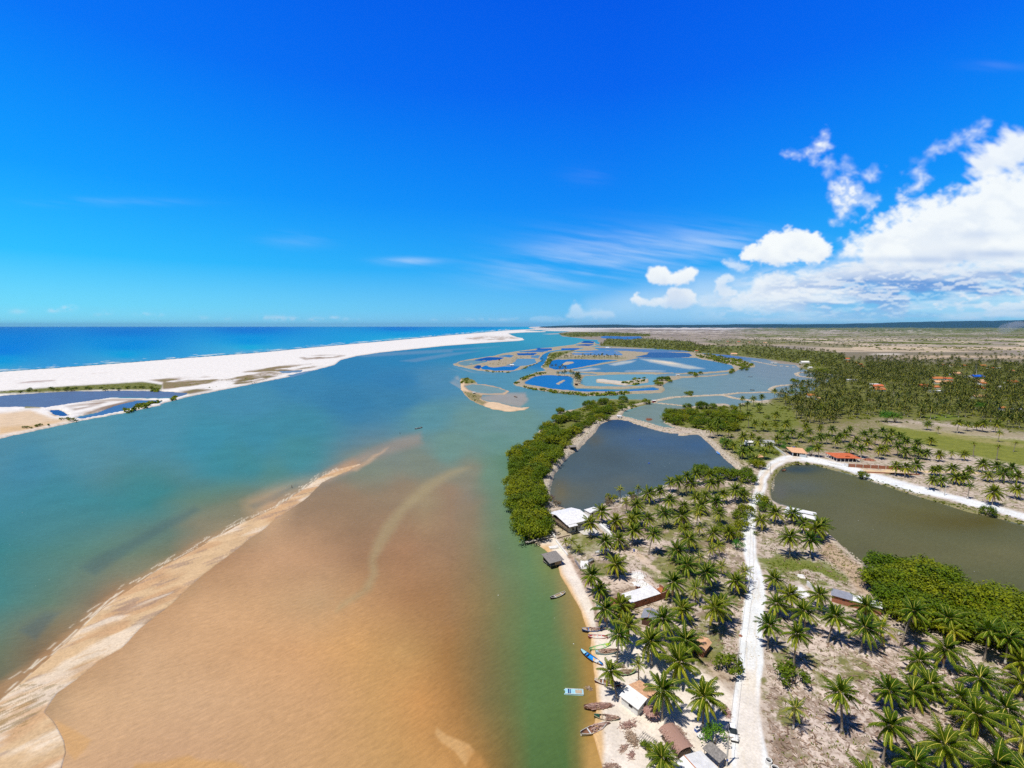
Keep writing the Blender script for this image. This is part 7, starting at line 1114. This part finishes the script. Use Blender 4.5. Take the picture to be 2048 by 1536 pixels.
# ------------------------------------------------------------------ the palm groves: individuals first, then the rest as one mass
def low_thing(u, v, R):
    b = GP(u, v); o = bpy.data.objects.new('coconut_palm', R.choice(LOW_ME)); COL.objects.link(o); o.location = b; s = R.uniform(.85, 1.15); o.scale = (s, s, s*R.uniform(.85,1.15)); o.rotation_euler = (0, 0, R.uniform(0, 6.28)); o['category'] = 'palm tree'; PALMS.append((o, 6*s, 0, 'g', b.copy()))
class Mass:
    def __init__(s): s.V = []; s.F = []; s.M = []; s.T = []; s.n = 0
    def put(s, mb, loc, sc, rz, szz=1.0):
        v = np.array(mb.v); c, q = math.cos(rz), math.sin(rz); v = np.stack([(v[:,0]*c - v[:,1]*q)*sc + loc[0], (v[:,0]*q + v[:,1]*c)*sc + loc[1], v[:,2]*sc*szz + loc[2]], 1)
        s.V.append(v); s.F += [tuple(i + s.n for i in f) for f in mb.f]; s.M += mb.m; s.T += list(np.clip(np.array(mb.c) + random.uniform(-.1,.1), 0, 1)); s.n += len(v)
    def build(s, name, mats):
        me = bpy.data.meshes.new(name); me.from_pydata(np.concatenate(s.V).tolist(), [], s.F)
        for m in mats: me.materials.append(m)
        me.polygons.foreach_set('material_index', s.M); a = me.attributes.new('tone', 'FLOAT', 'POINT'); a.data.foreach_set('value', np.array(s.T, dtype=np.float32)); me.update()
        o = bpy.data.objects.new(name, me); COL.objects.link(o); o['kind'] = 'stuff'; return o
OCC = [PX(b.x, b.y, b.z) for _, _, _, _, b in PALMS]
MIDG = [(1560,806),(1640,770),(1700,748),(1800,752),(1900,790),(2060,800),(2060,862),(1990,850),(1930,838),(1860,838),(1790,834),(1760,832),(1700,840),(1640,850),(1600,846)]
R_ = random.Random(21); mids = scatter([(1590,830),(1660,806),(1760,800),(1900,806),(2060,815),(2060,866),(1980,850),(1930,836),(1860,836),(1760,830),(1700,842),(1620,852)], 70, 31, .62, occ=OCC)
for u, v in mids[:max(0, 298-len(PALMS))]: low_thing(u, v, R_)
mass = Mass(); POND_LAND = [p for k, p in W.items()]
def grove(poly, n, seed, gap, sc=1.0, need=None):
    R = random.Random(seed)
    for u, v in scatter(poly, n, seed, gap, need, OCC): b = GP(u, v); mass.put(R.choice(LOW), b, R.uniform(.85,1.15)*sc, R.uniform(0,6.28), R.uniform(.8,1.1))
grove(MIDG, 330, 32, .46); grove([(1548,800),(1600,770),(1690,756),(1690,800),(1600,835)], 60, 36, .6)
grove([(1600,745),(1690,756),(1720,735),(1860,722),(1960,724),(2060,728),(2060,800),(1900,796),(1800,770),(1700,770),(1640,775)], 760, 33, .42); grove([(1640,738),(1680,722),(1740,716),(1860,724),(1800,750),(1690,758)], 200, 34, .42)
grove([(1390,706),(1420,694),(1500,690),(1600,700),(1660,704),(1700,716),(1660,735),(1600,727),(1530,718),(1460,710)], 420, 35, .4); grove([(1200,692),(1215,676),(1290,676),(1380,682),(1400,692),(1440,690),(1400,705),(1300,697),(1250,694)], 420, 37, .38); grove([(1116,668),(1150,664),(1230,665),(1300,668),(1300,672),(1210,672),(1140,674)], 240, 38, .36)
grove([(1400,682),(1460,678),(1560,680),(1640,686),(1720,690),(1700,698),(1560,690),(1440,690)], 120, 39, .7); bushes_later = [([(1390,706),(1420,694),(1500,690),(1600,700),(1660,704),(1700,716),(1660,735),(1600,727),(1530,718),(1460,710)],420,2.0,4.2),([(1200,692),(1215,677),(1290,677),(1380,683),(1400,692),(1440,690),(1400,705),(1300,697),(1250,694)],520,2.6,5.5),([(1116,668),(1150,664),(1230,665),(1300,668),(1300,672.5),(1210,672),(1140,674)],380,4.5,9.0),([(1600,745),(1690,756),(1860,724),(1960,724),(2060,728),(2060,800),(1900,796),(1800,770),(1700,770),(1640,775)],420,1.8,3.6)]
grove([(1880,717),(1950,712),(2060,715),(2060,722),(1960,722)], 30, 40, 1.0); grove([(1760,716),(1860,713),(1900,716),(1820,722)], 20, 44, 1.0)
grove([(1112,716),(1140,712),(1200,711),(1252,713),(1252,717.5),(1190,717.5),(1112,717.5)], 34, 41, .5, .8); grove([(1112,750),(1140,752),(1158,755),(1150,758)], 7, 42, .5); grove([(1150,756),(1160,757),(1158,770),(1152,770)], 7, 43, .4, 1.1)
for u, v in ((1104,738),(1111,737.5),(1119,742),(1124,738),(1130,742)): b = GP(u, v); mass.put(LOW[2], b, 1.0, u, 1.0)
mass.build('palm_grove', [M_GFROND, M_RIB, M_DEADF, M_TRUNK])
# ------------------------------------------------------------------ scrub of the dunes and plains, undergrowth in the groves
def clump(seed, n, rx, rz, ls, tone0):
    R = random.Random(seed); mb = MB(); foliage(mb, R, rx, rz, rz*.5, 7, n, ls, 0, 0, tone0); return mb
CL = [clump(200+i, 8, 1.0, .55, .34, .3+.08*i) for i in range(4)]
scrub = Mass()
def bushes(poly, n, seed, s0, s1, thr=None, sc=1/200.0, flat=.8):
    R = random.Random(seed); us = [p[0] for p in poly]; vs = [p[1] for p in poly]; k = 0
    for _ in range(n*12):
        if k >= n: break
        u, v = R.uniform(min(us), max(us)), R.uniform(min(vs), max(vs))
        if not inside(poly, u, v) or any(inside(p, u, v) for p in POND_ALL): continue
        g = G(u, v)
        if thr is not None and float(fbm(np.array([g.x*sc]), np.array([g.y*sc]), 300, 4)[0]) < thr: continue
        if any(abs(u-a) < ru*.8 and -rv*.4 < v-b < rv*.6 for a, b, ru, rv in KEEP_OUT): continue
        z = zat(g.x, g.y); scrub.put(R.choice(CL), (g.x, g.y, z-.1), R.uniform(s0, s1)*R.uniform(.7,1.2), R.uniform(0,6.28), flat); k += 1
bushes([(1460,676),(1700,664),(2060,660),(2060,700),(1800,700),(1640,690),(1500,688)], 1700, 51, 2.4, 6.5, .50, 1/150, .6); bushes([(1200,663),(1500,660),(1700,664),(1460,680),(1250,674)], 420, 52, 2.5, 6.0, .5, 1/260, .5); bushes([(1560,657),(2060,654.5),(2060,662),(1700,664)], 900, 53, 8, 18, .42, 1/500, .45); bushes([(1690,695),(2060,695),(2060,712),(1820,708)], 60, 54, 1.5, 4.0)
bushes([(1600,745),(1690,756),(1860,728),(2060,735),(2060,850),(1900,836),(1700,840),(1600,846),(1560,810)], 620, 55, 1.0, 2.4); bushes([(1480,812),(1600,800),(1620,845),(1540,868),(1440,880),(1480,850)], 150, 56, .6, 1.8); bushes([(1400,706),(1500,692),(1690,706),(1650,733),(1530,718)], 220, 57, 1.5, 3.0); bushes([(1200,692),(1215,677),(1400,684),(1390,703),(1270,695)], 330, 58, 2.0, 4.5); bushes([(1116,668),(1150,664),(1300,666),(1300,672),(1160,675)], 260, 59, 3.0, 7.0); bushes([(1190,690),(1200,682),(1240,680),(1262,684),(1230,690)], 60, 60, 2.0, 3.6)
bushes([(1440,886),(1500,882),(1562,900),(1548,915),(1500,932),(1470,912)], 120, 61, .4, 1.1); bushes([(1112,716),(1190,711.5),(1254,713),(1252,718.5),(1112,718.3)], 90, 62, .6, 1.6); bushes([(1000,722),(1040,714),(1060,713),(1030,728),(990,731),(960,730)], 110, 63, .4, 1.1); bushes([(1020,711),(1085,701),(1100,703),(1080,711),(1030,716)], 60, 64, .5, 1.3); bushes([(330,779),(420,762),(520,748),(620,728),(640,730),(520,766),(420,778)], 110, 65, .5, 1.3, .42, 1/40, .5); bushes([(0,784),(287,767),(318,772),(318,780),(200,780),(0,789)], 160, 66, .7, 1.7, None, 1, .5); bushes([(928,786),(946,787),(962,803),(948,804),(938,796)], 40, 67, .5, 1.0); bushes([(1700,846),(1860,838),(2040,858),(2040,870),(1900,850)], 60, 68, .6, 1.6)
bushes([(1550,990),(1540,965),(1553,940),(1582,926),(1660,932),(1655,938),(1585,934),(1560,950)], 120, 69, .25, .6); bushes([(1660,934),(1850,990),(2048,1042),(2048,1052),(1850,1000),(1700,952)], 260, 70, .25, .7); bushes([(1400,868),(1440,896),(1480,938),(1498,934),(1460,900),(1430,876)], 110, 72, .25, .6); bushes([(1195,1012),(1254,990),(1330,968),(1340,974),(1254,1000)], 50, 73, .2, .5); bushes([(1520,1120),(1580,1112),(1690,1140),(1650,1170),(1560,1150)], 90, 74, .15, .4); bushes([(1120,892),(1200,842),(1215,838),(1180,872),(1130,912)], 70, 75, .3, .7)
for a_ in bushes_later: bushes(a_[0], a_[1], int(a_[0][0][0]), a_[2], a_[3])
scrub.build('scrub', [M_SHRUB])
# undergrowth of leaf sprays that closes the mangrove thickets down to the mud
under = Mass()
def thicket(poly, n, seed, s0, s1, hmax):
    R = random.Random(seed); us = [p[0] for p in poly]; vs = [p[1] for p in poly]
    k = 0
    for _ in range(n*8):
        if k >= n: break
        u, v = R.uniform(min(us), max(us)), R.uniform(min(vs), max(vs))
        if inside(poly, u, v) and not any(inside(p, u, v) for p in POND_ALL): g = GP(u, v); under.put(R.choice(CL), (g.x, g.y, g.z-.1), R.uniform(s0, s1), R.uniform(0,6.28), R.uniform(.7,1.0)*hmax); k += 1
thicket(BELT, 560, 81, 1.2, 2.2, 1.1); thicket(M_ISLE, 190, 82, 1.4, 2.4, 1.1); thicket(M_RIGHT, 150, 83, 1.2, 2.0, 1.1); thicket([(1388,709),(1420,709),(1480,720),(1508,731),(1490,735),(1450,727),(1400,715)], 200, 84, 2.0, 3.4, 1.1); thicket([(1097,708),(1150,701),(1138,705),(1112,716),(1098,730),(1086,736),(1091,724)], 120, 85, 1.6, 2.8, 1.0); thicket([(1040,772),(1105,781),(1168,788),(1262,785),(1262,787),(1168,791),(1104,785)], 120, 86, .9, 1.6, 1.0); thicket([(1624,742),(1640,737),(1680,741),(1686,748),(1650,748)], 60, 87, 2.0, 3.0, 1.0)
for u, v, s in MASSQ: g = GP(u, v); under.put(random.choice(CL), (g.x, g.y, g.z-.1), s, u*7, .95)
under.build('mangrove_undergrowth', [M_MANG])
# ------------------------------------------------------------------ loose stones of the dikes, litter of dead leaves, weeds
stones = MB(); R_ = random.Random(90)
def stone(p, s):
    vs = [Vector((x,y,z))*s*R_.uniform(.7,1.2) for x,y,z in ((1,0,0),(-1,0,0),(0,1,0),(0,-1,0),(0,0,.75),(0,0,-.6))]; a = R_.uniform(0,6.28); M = Matrix.Translation(p) @ Matrix.Rotation(a,4,'Z') @ Matrix.Rotation(R_.uniform(-.5,.5),4,'X'); stones.add([M @ q for q in vs], [(0,2,4),(2,1,4),(1,3,4),(3,0,4),(2,0,5),(1,2,5),(3,1,5),(0,3,5)], 0, R_.random())
for ln, w, hh, rk in DIKES:
    P = [G(u, v) for u, v in ln]
    for a, b in zip(P[:-1], P[1:]):
        n = int((b-a).length*rk*7.5)
        for _ in range(n):
            t = R_.random(); q = a.lerp(b, t); d = (b-a).normalized(); o = R_.gauss(0, w*.55); x, y = q.x - d.y*o, q.y + d.x*o; z = zat(x, y)
            if z > .02: stone((x, y, z), R_.uniform(.16, .48))
for poly, n in (([(1088,1004),(1084,985),(1096,955),(1112,932),(1106,958),(1100,985)], 260), ([(1196,1010),(1254,989),(1330,968),(1336,972),(1254,995)], 120), ([(1545,985),(1541,965),(1556,942),(1550,955),(1548,980)], 110), ([(1660,1070),(1740,1135),(1730,1138),(1655,1075)], 160), ([(1475,1390),(1500,1200),(1490,1140),(1512,1130),(1530,1200),(1522,1330)], 60), ([(1480,1230),(1476,1200),(1492,1180),(1484,1250)], 60)):
    us = [p[0] for p in poly]; vs = [p[1] for p in poly]; k = 0
    while k < n:
        u, v = R_.uniform(min(us), max(us)), R_.uniform(min(vs), max(vs))
        if inside(poly, u, v): g = GP(u, v); stone(g, R_.uniform(.08, .34)); k += 1
M_STONE = leaf_mat('bank_stone', (.24,.19,.14), (.42,.36,.29), (.56,.50,.43), (.68,.64,.58), 0.0, 0.0)
so_ = stones.build('rubble', M_STONE); so_['kind'] = 'stuff'
litter = MB(); weeds = MB(); R_ = random.Random(91); YARD = [(1190,1200),(1150,1120),(1180,1060),(1240,1005),(1330,975),(1400,962),(1490,975),(1482,1060),(1488,1120),(1496,1190),(1480,1270),(1475,1340),(1400,1330),(1320,1290),(1240,1250)]; SLOPE = [(1535,1200),(1640,1180),(1760,1260),(1900,1300),(2080,1340),(2080,1560),(1545,1560),(1530,1400),(1535,1300)]; EAST = [(1780,955),(2050,930),(2050,1020),(1900,990)]; NORTH = [(1560,880),(1640,850),(1700,842),(1790,850),(1860,905),(1850,925),(1730,905),(1640,905)]; VERGE = [(1518,1010),(1560,1020),(1640,1060),(1710,1120),(1740,1150),(1690,1175),(1540,1160),(1525,1110)]
for poly, n, m in ((YARD, 1900, 700), (SLOPE, 2600, 700), (EAST, 260, 300), (NORTH, 260, 260), (VERGE, 420, 900)):
    us = [p[0] for p in poly]; vs = [p[1] for p in poly]; k = 0
    while k < n + m:
        u, v = R_.uniform(min(us), max(us)), R_.uniform(min(vs), max(vs))
        if not inside(poly, u, v) or inside(ROAD, u, v) or any(abs(u-a) < ru and -rv < v-b < rv for a, b, ru, rv in KEEP_OUT): k += .02; continue
        g = GP(u, v); cl_ = float(vn(np.array([g.x/5.0]), np.array([g.y/5.0]), 95)[0]); k += 1
        if k <= n:
            if cl_ < .42 and R_.random() < .7: continue
            a = R_.uniform(0,6.28); l = R_.uniform(.25, 1.5); w = R_.uniform(.05,.2); d = Vector((math.cos(a), math.sin(a), 0)); s = Vector((-d.y, d.x, R_.uniform(-.4,.4)))*w; p = g + Vector((0,0,.06+R_.uniform(0,.1))); litter.add([p-d*l*.5-s*.4, p-d*l*.5+s*.4, p+d*l*.5+s+Vector((0,0,.05)), p+d*l*.5-s+Vector((0,0,.05))], [(0,1,2,3)], 0, R_.random()*.8)
        else:
            if cl_ > .6 and R_.random() < .7: continue
            for _ in range(R_.randint(3,6)):
                a = R_.uniform(0,6.28); h = R_.uniform(.12,.5); p = g + Vector((R_.uniform(-.4,.4), R_.uniform(-.4,.4), -.03)); s = Vector((math.cos(a), math.sin(a), 0))*R_.uniform(.05,.16); tp = p + Vector((R_.uniform(-.2,.2), R_.uniform(-.2,.2), h)); weeds.add([p-s, p+s, tp+s*.5, tp-s*.5], [(0,1,2,3)], 0, R_.uniform(.1,.9))
lo_ = litter.build('leaf_litter', M_STRAW); lo_['kind'] = 'stuff'; we = weeds.build('weeds', M_SHRUB); we['kind'] = 'stuff'
# ------------------------------------------------------------------ every palm and mangrove gets a label of its own from the landmark it stands nearest to
ORD = ['nearest','second nearest','third nearest','fourth nearest','fifth nearest','sixth nearest','seventh nearest','eighth nearest','ninth nearest','tenth nearest','eleventh nearest','twelfth nearest']
def name_by_landmark(items, kind, cap):
    """items: (object, x, y, looks). An ordinal counts every member of the kind round that landmark."""
    marks = {}
    for ph, x, y in LAND: marks.setdefault(ph, (x, y))
    cand = []
    for ph, (x, y) in marks.items():
        order = sorted(range(len(items)), key=lambda i: (items[i][1]-x)**2 + (items[i][2]-y)**2)
        for r, i in enumerate(order[:cap]): cand.append((r, (items[i][1]-x)**2 + (items[i][2]-y)**2, i, ph))
    done = {}
    for r, d, i, ph in sorted(cand):
        if i not in done: done[i] = f"{items[i][3]} {kind} {ORD[r]} to {ph}"
    return done
LOOK = {'n': 'green', 'y': 'yellowing', 'r': 'slim ragged', 's': 'small', 'g': 'green'}
items = [(t, b.x, b.y, (('tall ' if h > 7.5 else 'short ' if h < 4.5 and k != 's' else '') + LOOK[k] + (' leaning' if abs(dx) > 1.2 else ''))) for t, h, dx, k, b in PALMS]
dn = name_by_landmark(items, 'palm', 12)
ZONES = [([(1190,1200),(1150,1120),(1180,1060),(1240,990),(1330,955),(1500,945),(1500,1350),(1190,1350)], 'coconut palm in the orchard between the beach and the road'), ([(1530,1170),(2100,1170),(2100,1620),(1530,1620)], 'coconut palm on the dry slope beside the mangrove thicket'), ([(1500,990),(1700,990),(1700,1170),(1500,1170)], 'coconut palm between the road and the green pond'), ([(1640,918),(2100,918),(2100,1040),(1640,1040)], 'coconut palm between the straight road and the sandy branch road'), ([(1820,835),(2100,835),(2100,918),(1820,918)], 'coconut palm standing round the open green meadow'), ([(1400,775),(1560,775),(1560,935),(1400,935)], 'coconut palm near the lagoon end of the stone edged pond'), ([(1400,700),(2100,700),(2100,920),(1400,920)], 'coconut palm of the dense grove behind the tiled houses')]
for i, (t, x, y, lk) in enumerate(items):
    u, v = PX(x, y, 0)
    if i in dn: t['label'] = dn[i]
    for poly, ph in ZONES:
        if inside(poly, u, v):
            t['group'] = ph.replace('coconut palm', 'coconut palms')
            if i not in dn: t['label'] = ph
            break
    else:
        t['group'] = 'coconut palms of the village'
        if i not in dn: t['label'] = 'coconut palm among the village yards'
# ------------------------------------------------------------------ smoke of a field fire far off on the plain
sm = bpy.data.materials.new('smoke_plume'); sm.use_nodes = True; sn = sm.node_tree; sn.nodes.remove(sn.nodes['Principled BSDF']); sv = nd(sn, 'ShaderNodeVolumePrincipled'); setin(sv, Density=.0034); sv.inputs['Color'].default_value = (.82,.88,.96,1); sn.links.new(sv.outputs[0], sn.nodes['Material Output'].inputs['Volume'])
g = G(2010, 669); mb = MB(); R_ = random.Random(99); rings = []
for i in range(12):
    t = i/11; c = Vector((-20*t + 290*t*t, 60*t, 4 + 120*t)); r = 22 + 95*t**.8
    rings.append([c + Vector((r*math.cos(2*PI*k/16)*(1+.22*math.sin(3*k+i*1.7)), r*1.2*math.sin(2*PI*k/16), 16*math.sin(2*k+i)*t)) for k in range(16)])
mb.loft(rings); o = mb.build('smoke', sm, None, True, (g.x, g.y, 0)); o['kind'] = 'stuff'
